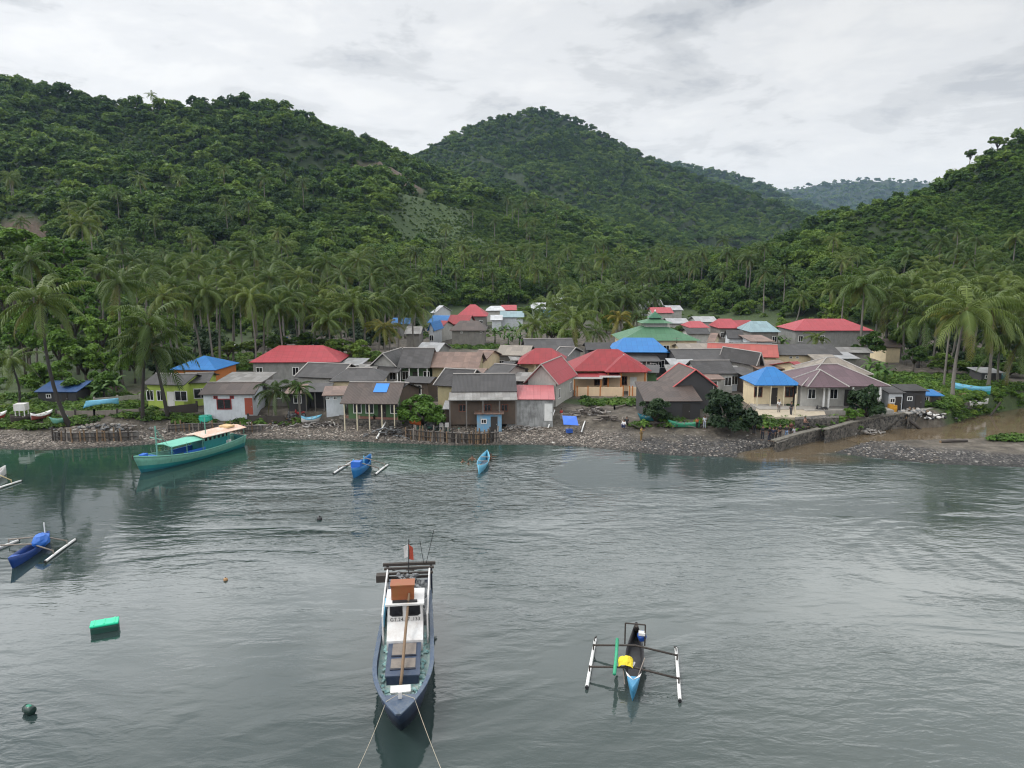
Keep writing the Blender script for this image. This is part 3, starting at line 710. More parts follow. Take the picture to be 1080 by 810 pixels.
DOORB = paint('door_blue', (.10, .26, .50), .6, .3); DOORW = paint('door_white', (.70, .70, .68), .6, .3); DOORR = paint('door_red', (.30, .06, .03), .6, .3); DOORD = paint('door_dark', (.03, .025, .022), .6, .2)
FASC = paint('fascia', (.30, .28, .26), .7, .3)
def roof_uv(verts, faces):
    out = []
    for f in faces:
        p = [Vector(verts[i]) for i in f]; n = (p[1] - p[0]).cross(p[2] - p[0])
        if n.length < 1e-9 and len(p) > 3: n = (p[2] - p[1]).cross(p[3] - p[1])
        n.normalize()
        e = Vector((-n.y, n.x, 0)); e = e.normalized() if e.length > 1e-5 else Vector((1, 0, 0)); s = n.cross(e)
        out += [(q.dot(e) + 50, q.dot(s) + 50) for q in p]
    return out
def make_roof(parent, kind, W, D, z0, rise, mat, rl=None, name='roof', off=(0, 0), caps=None, thick=.09, gwall=None):
    """W,D eave rectangle; returns the roof and its ridge lines"""
    hx, hy = W / 2, D / 2; ox, oy = off; z1 = z0 + rise
    E = [(-hx, -hy, z0), (hx, -hy, z0), (hx, hy, z0), (-hx, hy, z0)]
    if kind == 'hip':
        r = rl / 2 if rl is not None else max((W - D) / 2, .15)
        V = E + [(-r, 0, z1), (r, 0, z1)]; F = [(0, 1, 5, 4), (1, 2, 5), (2, 3, 4, 5), (3, 0, 4)]; RL = [(4, 5), (0, 4), (3, 4), (1, 5), (2, 5)]
    elif kind == 'hipy':
        r = rl / 2 if rl is not None else max((D - W) / 2, .15)
        V = E + [(0, -r, z1), (0, r, z1)]; F = [(0, 1, 4), (1, 2, 5, 4), (2, 3, 5), (3, 0, 4, 5)]; RL = [(4, 5), (0, 4), (1, 4), (2, 5), (3, 5)]
    elif kind == 'gable':
        V = E + [(-hx, 0, z1), (hx, 0, z1)]; F = [(0, 1, 5, 4), (2, 3, 4, 5)]; RL = [(4, 5), (0, 4), (3, 4), (1, 5), (2, 5)]
    elif kind == 'gabley':
        V = E + [(0, -hy, z1), (0, hy, z1)]; F = [(0, 4, 5, 3), (1, 2, 5, 4)]; RL = [(4, 5), (0, 4), (1, 4), (2, 5), (3, 5)]
    elif kind == 'shed':
        V = [(-hx, -hy, z0), (hx, -hy, z0), (hx, hy, z1), (-hx, hy, z1)]; F = [(0, 1, 2, 3)]; RL = [(2, 3)]
    elif kind == 'shedx':                                    # high on the right
        V = [(-hx, -hy, z0), (hx, -hy, z1), (hx, hy, z1), (-hx, hy, z0)]; F = [(0, 1, 2, 3)]; RL = [(1, 2)]
    V = [(x + ox, y + oy, z) for x, y, z in V]
    F = [f if (Vector(V[f[1]]) - Vector(V[f[0]])).cross(Vector(V[f[2]]) - Vector(V[f[0]])).z > 0 else f[::-1] for f in F]
    o = mesh_obj(name, V, F, mat, parent, uvs=roof_uv(V, F))
    md = o.modifiers.new('thick', 'SOLIDIFY'); md.thickness = thick; md.offset = -1
    if caps:
        mb = MB()
        for a, c in RL[:len(RL) if caps != 'ridge' else 1]:
            mb.tube([Vector(V[a]) + Vector((0, 0, .035)), Vector(V[c]) + Vector((0, 0, .035))], .085, 5)
        mb.build('ridge_cap', CAPW if caps is True or caps == 'ridge' else caps, o)
    return o
def opening(parent, kind, x, y, z, w, h, ax, frame, fill):
    """window or door on a wall; ax: 'f' front, 'l', 'r' side"""
    mbf = MB(); mbp = MB()
    def bx(mb, cx, cz, sw, sh, out, th):
        if ax == 'f': mb.box((x + cx, y - out, z + cz), (sw, th, sh))
        elif ax == 'r': mb.box((x + out, y + cx, z + cz), (th, sw, sh))
        else: mb.box((x - out, y + cx, z + cz), (th, sw, sh))
    f = .09
    if kind == 'window':
        bx(mbf, -w / 2, h / 2, f, h + f, .03, .08); bx(mbf, w / 2, h / 2, f, h + f, .03, .08)
        bx(mbf, 0, h, w - f, f, .03, .08); bx(mbf, 0, 0, w - f, f, .03, .08); bx(mbf, 0, h / 2, .05, h - f, .028, .06)
        o = mbf.build('window', frame, parent); bx(mbp, 0, h / 2, w - .02, h - .02, .006, .03); mbp.build('pane', GLASS, o)
    else:
        bx(mbf, 0, h / 2, w, h, .02, .06); bx(mbf, 0, h * .72, w * .6, h * .3, .035, .06)
        o = mbf.build('door', fill, parent)
        bx(mbp, w * .36, h * .48, .06, .12, .06, .05); mbp.build('handle', CONC, o)
    return o
HOUSES = []
def house(label, u0, u1, ve, vr, D, kind='hip', roof='dark', wall='grey', he=3.0, rot=0.0, fo=.5, so=.45, front='', right='', left='', posts=0, postm=None, frame=None, door=None,
          cat='house', group=None, name='house', rl=None, caps=None, W=None, rise=None, zg=None, wscale=1.0, plinth=0, Yadd=0, gw=None, sill=.95):
    um = (u0 + u1) / 2; rt = R(rot); sn, cs = abs(math.sin(rt)), abs(math.cos(rt)); g = 2.2
    for _ in range(8):
        e = PZ(um, ve, g + he); Y = e.y
        wpx = (u1 - u0) * Y / FPX
        Wd = W or max((wpx - D * sn) / max(cs, .35), 1.5)
        cy = Y + (Wd * sn + D * cs) / 2; cx = e.x * cy / Y if abs(rot) < 1 else e.x
        cx = e.x
        g = .5 * g + .5 * (zg if zg is not None else Hs(cx, cy))
    ez = g + he
    if rise is None:
        yr = cy if kind not in ('gabley', 'shed') else (cy + D * cs / 2 if kind == 'shed' else Y + .3)
        rise = PY(um, vr, yr).z - ez
        if rise < .5 or rise > 4.8: print('RISE?', label, round(rise, 2))
        rise = min(max(rise, .5), 4.8)
    root = empty(name, (cx, cy, g), rt, label, cat, group)
    FOOT.append((cx, cy, math.hypot(Wd, D) / 2)); HOUSES.append((label, round(cx, 1), round(cy, 1), round(g, 1), round(Wd, 1), D, round(rise, 2)))
    mat = WM[wall]; w2, y0, y1 = Wd / 2 - so, -D / 2 + fo, D / 2 - so
    hz = he - .02; mb = MB(); lo = -1.0
    def slab(z): return z
    if kind == 'shed':
        sl = rise / D; zf = hz + sl * fo - .12; zb = hz + sl * (D - so) - .12
        mb.add([(-w2, y0, lo), (w2, y0, lo), (w2, y1, lo), (-w2, y1, lo), (-w2, y0, zf), (w2, y0, zf), (w2, y1, zb), (-w2, y1, zb)], [(0, 1, 5, 4), (1, 2, 6, 5), (2, 3, 7, 6), (3, 0, 4, 7)])
    elif kind == 'gable':
        sl = rise / (D / 2); zf = hz + sl * fo - .12; zb = hz + sl * so - .12; zr = hz + rise - .14
        mb.add([(-w2, y0, lo), (w2, y0, lo), (w2, y1, lo), (-w2, y1, lo), (-w2, y0, zf), (w2, y0, zf), (w2, y1, zb), (-w2, y1, zb), (-w2, 0, zr), (w2, 0, zr)],
               [(0, 1, 5, 4), (1, 2, 6, 9, 5), (2, 3, 7, 6), (3, 0, 4, 8, 7)])
    elif kind == 'gabley':
        sl = rise / (Wd / 2); ze = hz + sl * so - .12; zr = hz + rise - .14
        mb.add([(-w2, y0, lo), (w2, y0, lo), (w2, y1, lo), (-w2, y1, lo), (-w2, y0, ze), (w2, y0, ze), (w2, y1, ze), (-w2, y1, ze), (0, y0, zr), (0, y1, zr)],
               [(0, 1, 5, 8, 4), (1, 2, 6, 5), (2, 3, 7, 9, 6), (3, 0, 4, 7)])
    else:
        ze = hz - .06
        mb.add([(-w2, y0, lo), (w2, y0, lo), (w2, y1, lo), (-w2, y1, lo), (-w2, y0, ze), (w2, y0, ze), (w2, y1, ze), (-w2, y1, ze)], [(0, 1, 5, 4), (1, 2, 6, 5), (2, 3, 7, 6), (3, 0, 4, 7), (4, 5, 6, 7)])
    if plinth:
        pm = MB(); pm.box((0, -D / 2 + .1, plinth / 2 - .6), (Wd - .2, fo * 2 + .6, plinth + 1.2)); pm.build('plinth', CONC, root)
    mb.build('wall', mat, root)
    if gw and kind == 'gabley': pass
    make_roof(root, kind, Wd, D, hz, rise, RM[roof], rl, caps=caps)
    for ax, pat, ln in (('f', front, 2 * w2), ('r', right, y1 - y0), ('l', left, y1 - y0)):
        n = len(pat)
        for i, ch in enumerate(pat):
            if ch in ' .': continue
            s = ((i + .5) / n - .5) * ln * (1 if ax != 'l' else -1)
            pos = (s, y0) if ax == 'f' else ((w2, (y0 + y1) / 2 + s) if ax == 'r' else (-w2, (y0 + y1) / 2 + s))
            zb = plinth
            if ch == 'w': opening(root, 'window', pos[0], pos[1], zb + sill, .95 * wscale, min(1.25, he - sill - .35 - zb), ax, frame or FW, None)
            elif ch == 'W': opening(root, 'window', pos[0], pos[1], zb + sill, 1.7 * wscale, min(1.25, he - sill - .35 - zb), ax, frame or FW, None)
            elif ch == 'v': opening(root, 'window', pos[0], pos[1], he - .62, .42, .3, ax, frame or FW, None)
            elif ch == 'd': opening(root, 'door', pos[0], pos[1], zb + .02, .95, min(2.1, he - .4), ax, FW, door or DOORD)
    for i in range(posts):
        x = -w2 + (2 * w2) * i / max(posts - 1, 1); pm = MB()
        pm.box((x, -D / 2 + .22, hz / 2 - .5), (.12, .12, hz + .9)); pm.build('post', postm or POSTC, root)
    return root
def add_porch(root, x0, x1, y0, y1, z0, z1, roof, posts=2, postm=None, fascia=None):
    """a lower lean-to roof in front of a house"""
    W, D = x1 - x0, y1 - y0
    o = make_roof(root, 'shed', W, D, z0, z1 - z0, RM[roof], name='porch_roof', off=((x0 + x1) / 2, (y0 + y1) / 2))
    if fascia:
        f = MB(); f.box(((x0 + x1) / 2, y0 - .03, z0 - .04), (W + .06, .05, .24)); f.build('fascia', fascia, o)
    for i in range(posts):
        x = x0 + .15 + (W - .3) * i / max(posts - 1, 1); pm = MB(); pm.box((x, y0 + .2, z0 / 2 - .5), (.15, .15, z0 + .9)); pm.build('post', postm or POSTC, root)

# ---- the shore row, from the lime house to the purple one
h = house('lime green house with grey asbestos roof just behind the two leaning shore palms', 146, 200, 406, 394, 6.5, 'gable', 'dark', 'lime', 3.1, rot=-6, front='w.w d W', door=DOORW, caps='ridge', wscale=.95)
h = house('lime green side wing with small gabled grey roof facing the turquoise boat', 178, 218, 404, 393, 7, 'gable', 'dark', 'lime', 3.1, rot=10, front='.W', right='w', caps='ridge', Yadd=2)
house('bright blue hipped roof house with orange wall behind the lime green house', 176, 232, 390, 375, 8, 'hip', 'blue', 'orange', 3.0, rot=-4, front='..d')
h = house('low white house with red framed window and brown patched roof', 205, 268, 416, 403, 7, 'gable', 'brown', 'white', 2.7, rot=3, front='.vWv.d', frame=FR, door=DOORR, sill=.75, caps='ridge')
house('flat grey sheet roof store behind the low white house', 224, 275, 404, 394, 7, 'shed', 'grey', 'block', 2.8)
house('long house with a bright red hipped roof below the left palm grove', 260, 358, 382, 364, 9, 'hip', 'red', 'grey', 3.1, rl=7.0, front='w..w..w', rot=2)
house('grey roofed house with pale gable and white verges before the red hipped roof', 306, 372, 399, 383, 8, 'gable', 'dark', 'pale', 2.9, rot=-14, caps=True, left='.w.')
house('wide dark hipped roof house with cream wall and blue door', 342, 405, 402, 388, 8, 'hip', 'dark', 'cream', 3.0, rl=3.4, front='d..w..', door=DOORB, rot=4, caps='ridge')
house('small white walled hut with rusty red roof strip above the shore path', 334, 366, 417, 411, 4.2, 'shed', 'rust', 'white', 2.3, front='v.v.v', rot=8)
h = house('open shed with tin roof left of the white walled hut by the shore path', 318, 345, 413, 406, 4, 'shed', 'dark', 'dark', 2.5, posts=3, fo=2.2, postm=CONCD)
h = house('green walled shore house with brown roof patched by a blue sheet', 357, 424, 426, 403, 9, 'gable', 'brown', 'green', 2.5, rot=-3, front='.w.w.d.w', fo=2.0, posts=5, frame=FW, caps='ridge')
BLUE_PATCH = h
house('brown tin roof store between the blue patched roof and the round shore tree', 398, 442, 417, 403, 6, 'gable', 'darker', 'brown', 2.7, rot=-30, caps='ridge')
h = house('house with green porch and pale triangular gable facing the water', 388, 430, 387, 373, 8, 'gabley', 'dark', 'pale', 3.0, front='w..w', rot=-12, caps=True, fo=.7)
add_porch(h, -3.2, 3.2, -6.2, -3.2, 2.5, 2.95, 'dark', 4, FW)
h = house('dark roofed house with green wall joined right of the green porch house', 418, 458, 388, 367, 9, 'gable', 'dark', 'green', 3.0, front='w.d.w', posts=4, fo=1.8, postm=FW, rot=-4, caps='ridge')
house('cream walled house under a rust brown roof in the village middle', 450, 512, 388, 371, 9, 'gable', 'rust', 'yellow', 3.0, front='..W..w', fo=1.2, rot=-6)
house('rusty red tin roof house sloping right beside the cream walled house', 492, 533, 382, 369, 9, 'gable', 'rust', 'cream', 3.0, rot=-22, caps='ridge')
house('zinc grey roof store in front of the small village lawn', 436, 474, 371, 361, 7, 'gable', 'zinc', 'grey', 3.0, rot=-16)
house('broad dark roof house with yellow gable window beside the round shore tree', 455, 512, 408, 389, 8, 'gable', 'darker', 'yellow', 3.0, rot=-18, caps=True, left='.w.')
h = house('largest dark asbestos roof with grey lower eave strip near the blue shacks', 472, 546, 413, 394, 11, 'gable', 'darker', 'dark', 3.1, rot=2, caps='ridge', right='.w.')
add_porch(h, -4.2, 3.9, -8.2, -5.35, 2.55, 3.0, 'grey', 5, CONCD)
_m = MB(); _m.box((-.2, -7.1, .9), (7.9, .12, 3.0)); _m.build('dark_porch_fill', WM['brown'], h)  # dark wall added to fill the shaded gap under the porch roof
for _x in (-2.6, .4, 2.4): opening(h, 'window', _x, -7.18, 1.0, .8, .8, 'f', FB, None)
house('dark hipped roof with long white ridge behind the pink roofed shed', 506, 560, 398, 384, 9, 'gable', 'dark', 'pale', 3.0, rot=-24, caps='ridge')
h = house('raw plaster shed with pale red flat roof by the beach', 532, 588, 421, 407, 7.5, 'shed', 'pink', 'rough', 2.7, front='....d', right='.w.w.', door=DOORW, fo=.25, so=.2, rot=-2)
h = house('grey block gable house with bright red roof behind the raw plaster shed', 552, 616, 406, 385, 9.5, 'gabley', 'red', 'pale', 3.0, rot=-20, right='w.w', caps=FASC)
h = house('red hipped roof house with cream porch left of the large red roofed house', 545, 604, 384, 367, 9, 'hip', 'redd', 'cream', 3.0, rl=2.6, front='d.w.w', posts=4, fo=1.6, rot=-4)
h = house('large peach house with red hipped roof and orange pillars above the lawn', 603, 688, 391, 368, 10, 'hip', 'redd', 'peach', 3.2, rl=3.0, front='..ww.wd.', fo=1.2, frame=FB, door=DOORW, wscale=.8)
BIGRED = h
add_porch(h, -5.6, -1.6, -7.0, -4.2, 2.5, 2.85, 'redd', 2, WM['orange'], FW)
add_porch(h, -1.9, 1.0, -6.4, -4.35, 2.62, 2.9, 'redd', 0, None, FW)
h = house('dark boarded shore house with rusty lean-to roof before the red capped gable', 678, 742, 423, 402, 6.5, 'shed', 'brown', 'dark', 2.2, front='.w..d.', rot=1, fo=.3, so=.2)
house('dark brown gable roof with red verge caps behind the dark boarded shore house', 703, 759, 409, 390, 6.5, 'gabley', 'brown', 'dark', 2.9, rot=6, caps=WM.get('_', paint('red_verge', (.5, .09, .09), .6, .2)), fo=.3)
house('blue hipped roof cottage with cream columns above the concrete terrace', 796, 846, 406, 386.5, 6.5, 'hip', 'blue', 'cream', 3.1, front='w d.w', posts=4, fo=1.5, rl=1.0, rot=0, frame=FB, plinth=.35, wscale=1.05)
h = house('large house with purple tiled hip roof and grey walls beside the sea wall', 845, 940, 407, 384, 10.5, 'hip', 'purple', 'pale', 3.1, rl=2.2, front='.w..w d...w', fo=1.3, posts=0, plinth=.3, caps=CAPW)
PURPLE = h
house('beige tin roof behind the purple tiled house and left of its ridge', 858, 922, 395, 377, 8, 'hip', 'beige', 'pale', 3.6, rl=1.5, caps=CAPW)
house('red tin roof strip squeezed between the blue cottage and the purple house', 832, 866, 393, 381, 9, 'gable', 'redd', 'cream', 2.9, rot=20)

# ---- second row: mosque side and the dark roofs on the right
house('dark tin roof behind the ridge of the large red roofed house', 618, 660, 369, 361, 7, 'gable', 'darker', 'dark', 3.0)
house('bright blue hipped roof hall in front of the green mosque', 647, 712, 371.5, 356, 11, 'hip', 'blue', 'dark', 3.6, rl=5.0, front='w.w.w', rot=-4)
house('low dark shed roof under the blue hipped hall', 660, 698, 381, 372, 6, 'shed', 'dark', 'dark', 2.6, front='w.w')
house('small tin roof shack right of the large peach house', 680, 703, 393, 386, 5, 'shed', 'dark', 'green', 2.5, rot=-12)
house('grey tin lean-to with green wall left of the long dark roofs', 704, 734, 393, 386, 5, 'shed', 'grey', 'green', 2.5, rot=-6)
house('narrow grey tin roof above the green walled lean-to', 707, 736, 384.5, 380, 4, 'shed', 'zinc', 'dark', 2.8)
house('long dark asbestos roof house on the right of the blue hall', 711, 782, 381, 368, 10, 'gable', 'dark', 'dark', 3.0, rot=3, caps='ridge', right='.w.')
house('dark roof with pale ridge below the long dark asbestos roof', 732, 778, 394, 380, 7, 'gable', 'dark', 'pale', 2.8, caps='ridge', front='w..w', rot=2)
house('dark gabled house with white verge facing the blue cottage', 774, 808, 386, 372, 9, 'gabley', 'dark', 'block', 3.0, rot=22, caps=True, front='.w.')
house('brown grey flat roof joined behind the blue cottage', 796, 842, 389, 382, 6, 'shed', 'rust', 'brown', 2.8, rot=4)
house('white washed shack behind the dark shore tree', 764, 788, 394, 388, 5, 'shed', 'grey', 'white', 2.6, front='w')
house('long orange red roof running down to the right behind the dark roofs', 750, 842, 377, 362.5, 11, 'gable', 'orange', 'cream', 3.0, rot=-16, caps='ridge')
house('cream walled house with long dark grey roof and small vents', 816, 892, 374.5, 363, 10, 'gable', 'dark', 'cream', 2.9, front='..vv....vv', rot=-2)
house('wide house with red hipped roof on the right below the hillside', 838, 922, 348.5, 336, 11, 'hip', 'red', 'grey', 3.4, rl=8.5, front='w.w...w')
house('small zinc roof shack right of the long dark grey roof', 888, 928, 372, 366, 7, 'gable', 'grey', 'block', 2.8, rot=-8)
house('low grey zinc roof between the palm trunks at right', 882, 908, 378, 373, 5, 'shed', 'zinc', 'block', 2.6)
house('thatch brown hut half hidden by palms at right', 934, 954, 366, 357, 7, 'gable', 'brown', 'cream', 2.8)

# ---- the middle cluster
house('beige tin roof house with blockwork wall in the village middle', 522, 568, 375, 364, 9, 'gable', 'beige', 'block', 3.2, front='w.w.w', rot=-10)
house('dark grey gable roof right of the beige tin roof house', 550, 608, 369, 357, 9, 'gable', 'dark', 'grey', 3.2, rot=4, caps='ridge')
house('dark roof with two white ridge lines before the palms', 582, 620, 376, 366, 8, 'gable', 'dark', 'grey', 3.0, rot=-24, caps=True)

# ---- the far village
house('small red gabled roof beside the blue roofs at the far left of the village', 456, 478, 346, 338, 8, 'gable', 'redd', 'pale', 3.1, rot=-20)
house('bright blue gable roof house at the far left of the village', 450, 480, 340.5, 332.5, 9, 'gable', 'blue', 'pale', 3.1, rot=-14, front='w.w')
house('narrow blue gabled house with pale front beside the palms', 450, 465, 349, 340, 8, 'gabley', 'blue', 'white', 3.2, rot=-10, front='w')
house('blue tin roof half hidden behind the yellow palm', 412, 432, 341.5, 335, 8, 'gable', 'blue', 'grey', 3.0)
house('dim grey house half hidden behind the yellow palm trunk', 426, 444, 352, 344, 8, 'gable', 'grey', 'block', 3.0)
house('grey walled house with pink eave and old tin roof behind the lawn', 474, 513, 348.5, 338, 10, 'hip', 'brown', 'block', 3.6, front='.v..v', rl=4)
house('red gable roof between the blue roofs and the pyramid red roof', 470, 500, 342, 332, 10, 'gable', 'redd', 'pale', 3.2, rot=-8)
house('tall red pyramid roof house at the far end of the village', 481, 514, 333.5, 321, 12, 'hip', 'red', 'block', 3.4, rl=1.5, front='w.w')
house('pale zinc gable roof at the far left edge of the village', 454, 474, 330, 322, 10, 'gable', 'white', 'white', 3.2, rot=-25)
house('white hipped roof right of the red pyramid roof', 512, 533, 327.5, 322.5, 10, 'hip', 'white', 'pale', 3.2, rl=3)
house('small red gable behind the white hipped roof', 528, 545, 327, 321.5, 9, 'gable', 'red', 'pale', 3.2)
house('pale blue zinc roof below the small far red gable', 527, 553, 334.5, 328, 10, 'gable', 'lblue', 'white', 3.0)
house('small white roof beside the banana plants', 517, 530, 337.5, 332, 7, 'gable', 'white', 'white', 2.8)
house('blue hipped roof peeping over the banana plants', 568, 587, 333.5, 327, 10, 'hip', 'blue', 'white', 3.2, rl=2)
house('white house front among trees left of the blue peeping roof', 560, 578, 326, 319, 9, 'gable', 'white', 'white', 3.2, front='ww')
house('pale curved tin roof behind the tall centre palms', 582, 600, 318, 313, 10, 'gable', 'white', 'white', 3.0)
house('white zinc roof high behind the green mosque', 677, 700, 322, 316, 10, 'gable', 'zinc', 'white', 3.0, front='w.w')
house('small red twin roof right behind the mosque spire', 688, 711, 330, 324, 10, 'gable', 'red', 'pale', 3.0)
house('grey zinc roof right of the red twin roof', 704, 721, 327, 322, 10, 'gable', 'zinc', 'pale', 3.0)
house('grey zinc roof right of the mosque top tier', 705, 728, 341, 335.5, 9, 'gable', 'zinc', 'pale', 3.0)
house('pink hipped roof house right of the mosque', 727, 749, 345.5, 338.5, 9, 'hip', 'red', 'pale', 3.2, rl=2.5, front='w.w')
house('pale grey zinc roof behind the pink hipped house', 734, 758, 339.5, 333.5, 9, 'gable', 'zinc', 'pale', 3.0)
house('orange red gable roof in front of the forest on the right', 758, 782, 346, 336, 9, 'hip', 'red', 'block', 3.2, rl=3, front='w.w')
house('orange red roof joined right of the gable roof before the forest', 776, 798, 345.5, 337.5, 9, 'gable', 'redd', 'block', 3.2)
house('pale blue zinc hip roof before the dark forest', 791, 824, 350, 338.5, 10, 'hip', 'lblue', 'block', 3.2, rl=3.5, front='w..w')
house('brown gable roof behind the long orange red roof', 746, 774, 361, 351, 9, 'gable', 'rust', 'cream', 3.0, rot=-24)
house('dark purple roof with two white sheet stripes', 768, 793, 357, 348, 8, 'gable', 'darker', 'white', 3.0, front='w.w', rot=-10)
STRIPE = HOUSES[-1]
house('white walled house with rusty roof beside the striped purple roof', 792, 818, 360, 355, 8, 'shed', 'rust', 'white', 3.2, front='w.w.w')
house('dark little roof below the pink hipped house', 725, 750, 352, 346, 7, 'gable', 'darker', 'pale', 3.0)

for q_ in [('low dark tin roof squeezed behind the green walled shore house', 424, 462, 404, 397, 5, 'gable', 'darker', 'brown', 2.6, -12),
           ('narrow grey shed roof at the left of the green porch house', 372, 396, 392, 386, 5, 'shed', 'grey', 'pale', 2.6, 5),
           ('pale zinc roof piece right of the left red hipped roof', 356, 384, 385, 380, 5, 'shed', 'zinc', 'block', 2.6, -6),
           ('rusty brown roof between the cream walled house and the largest dark roof', 484, 520, 396, 388, 6, 'gable', 'rust', 'pale', 2.8, -16),
           ('grey tin lean-to behind the red hipped roof with cream porch', 534, 562, 380, 374, 5, 'shed', 'grey', 'block', 2.8, 8),
           ('dark tin roof between the two red hipped roofs', 596, 622, 384, 376, 6, 'gable', 'darker', 'pale', 2.8, -10),
           ('grey roof of the shed left of the raw plaster gable', 540, 566, 402, 396, 5, 'shed', 'grey', 'block', 2.8, -8),
           ('small rusted roof in front of the long dark asbestos roof', 740, 766, 400, 393, 4.5, 'shed', 'rust', 'pale', 2.5, 6),
           ('dark tin roof under the white verge gable by the blue cottage', 776, 804, 396, 389, 5, 'shed', 'dark', 'brown', 2.6, 12),
           ('dark gable roof between the orange red roof and the striped roof', 772, 808, 368, 361, 6, 'gable', 'dark', 'pale', 2.8, 10),
           ('brown tin roof left of the long dark grey roofed cream house', 806, 830, 372, 366, 6, 'gable', 'brown', 'pale', 2.8, -10),
           ('light grey roof behind the dark roof with two white ridge lines', 556, 586, 363, 358, 6, 'gable', 'grey', 'block', 2.8, -8),
           ('dark roof just right of the rusty red sloping roof house', 524, 552, 388, 381, 6, 'gable', 'darker', 'block', 2.8, -20),
           ('brown roof of the hut between mosque hall and orange red roof', 716, 752, 368, 362, 6, 'gable', 'beige', 'cream', 3.0, 0),
           ('grey store roof behind the brown patched roof at left', 270, 306, 408, 400, 6, 'gable', 'dark', 'block', 2.6, 8),
           ('low rusty hut roof left of the white walled hut', 296, 326, 415, 409, 4.5, 'shed', 'rust', 'dark', 2.3, 4),
           ('pale roof right of the cream house with green vents before palms', 862, 892, 381, 375, 5, 'shed', 'beige', 'block', 2.6, -6)]:
    house(*q_[:10], rot=q_[10], front='.w.')


# ---- details on single houses
def world_on(root, x, y, z): return root.matrix_basis @ Vector((x, y, z))
def child_box(root, name, mat, *boxes):
    mb = MB()
    for c_, s_ in boxes: mb.box(c_, s_)
    return mb.build(name, mat, root)
# blue sheet laid on the patched roof
def roof_sheet(root, name, mat, x0, x1, f0, f1):
    rf_ = [c for c in root.children if c.name.startswith('roof')][0]; v = [x.co for x in rf_.data.vertices]
    a, b_, c_, d_ = v[0], v[1], v[5], v[4]
    def pt(fx_, fy_): return (a.lerp(b_, fx_)).lerp(d_.lerp(c_, fx_), fy_) + Vector((0, -.02, .05))
    mb = MB(); mb.poly([pt(x0, f0), pt(x1, f0), pt(x1, f1), pt(x0, f1)]); o = mb.build(name, mat, rf_, solid=.03); return o
roof_sheet(BLUE_PATCH, 'tarpaulin', paint('blue_sheet', (.02, .20, .62), .5, .1), .50, .74, .52, .93)
# peach house: garden wall with orange posts, front gable hip
_w = BIGRED
hipm = make_roof(_w, 'hipy', 6.0, 6.2, 3.16, 2.05, RM['redd'], rl=.6, name='porch_roof', off=(1.9, -3.0), caps='ridge')
child_box(_w, 'garden_wall', WM['peach'], ((-2.0, -7.2, .35), (6.6, .14, 1.7)), ((3.35, -7.2, .35), (2.6, .14, 1.7)))
for x in (-5.1, -3.6, -1.9, 1.3, 2.2, 2.6, 4.7):
    child_box(_w, 'post', WM['orange'], ((x, -7.22, .5), (.16, .16, 1.8)))
for x in (-.6, 1.2, 4.6):
    child_box(_w, 'post', WM['orange'], ((x, -5.6, 1.2), (.2, .2, 3.6)))
# purple house: projecting front hip, porch columns
hipm = make_roof(PURPLE, 'hipy', 5.2, 6.0, 3.1, 1.75, RM['purple'], rl=.5, name='porch_roof', off=(-2.6, -3.2), caps=CAPW)
for x in (-2.6, -2.0, 1.0, 4.4): child_box(PURPLE, 'post', FW, ((x, -5.0, 1.4), (.2, .2, 3.3)))
# mosque
def mosque():
    g = PZ(697, 362, 6.0); zg = Hs(g.x, g.y); Y = PZ(697, 359, zg + 4.0).y
    W = 86 * Y / FPX; cx = PY(697, 359, Y).x; root = empty('mosque', (cx, Y + W * .42, zg), 0, 'green tiered mosque with pointed top roof behind the blue hipped hall', 'mosque'); FOOT.append((cx, Y + W * .42, W * .62))
    D = W * .84; z = lambda v, yy: PY(697, v, yy).z - zg
    yc = Y + D / 2
    w = MB(); w.box((0, 0, 1.5), (W - 1.4, D - 1.4, 5.0)); w.build('wall', WM['cream'], root)
    for x in np.linspace(-W / 2 + 1.6, W / 2 - 1.6, 6): opening(root, 'window', x, -D / 2 + .7, 1.2, 1.1, 1.8, 'f', FW, None)
    z1 = z(344, yc)
    k = .40
    def frust(name, w0, d0, za, w1, d1, zb, mat):
        V = [(-w0, -d0, za), (w0, -d0, za), (w0, d0, za), (-w0, d0, za), (-w1, -d1, zb), (w1, -d1, zb), (w1, d1, zb), (-w1, d1, zb)]
        F = [(0, 1, 5, 4), (1, 2, 6, 5), (2, 3, 7, 6), (3, 0, 4, 7), (4, 5, 6, 7)]
        o = mesh_obj(name, V, F, mat, root, uvs=roof_uv(V, F)); return o
    frust('roof', W / 2, D / 2, 3.95, W * .15, D * .15, z1, RM['green'])
    t = MB(); t.box((0, 0, z1 + .3), (W * .28, D * .28, 1.0)); o = t.build('lantern', WM['pale'], root)
    frust('upper_roof', W * .205, D * .205, z1 + .75, W * .075, D * .075, z(336.5, yc), RM['green'])
    z2 = z(336.5, yc); t = MB(); t.box((0, 0, z2 + .1), (W * .13, D * .13, .5)); t.build('lantern', RM['dgreen'], root)
    frust('spire', W * .09, D * .09, z2 + .3, .06, .06, z(328.5, yc), RM['dgreen'])
    f = MB(); f.tube([(0, 0, z(329.5, yc)), (0, 0, z(326, yc))], .05, 5); f.blob((0, 0, z(328, yc)), (.16, .16, .2)); f.build('finial', FW, root)
mosque()

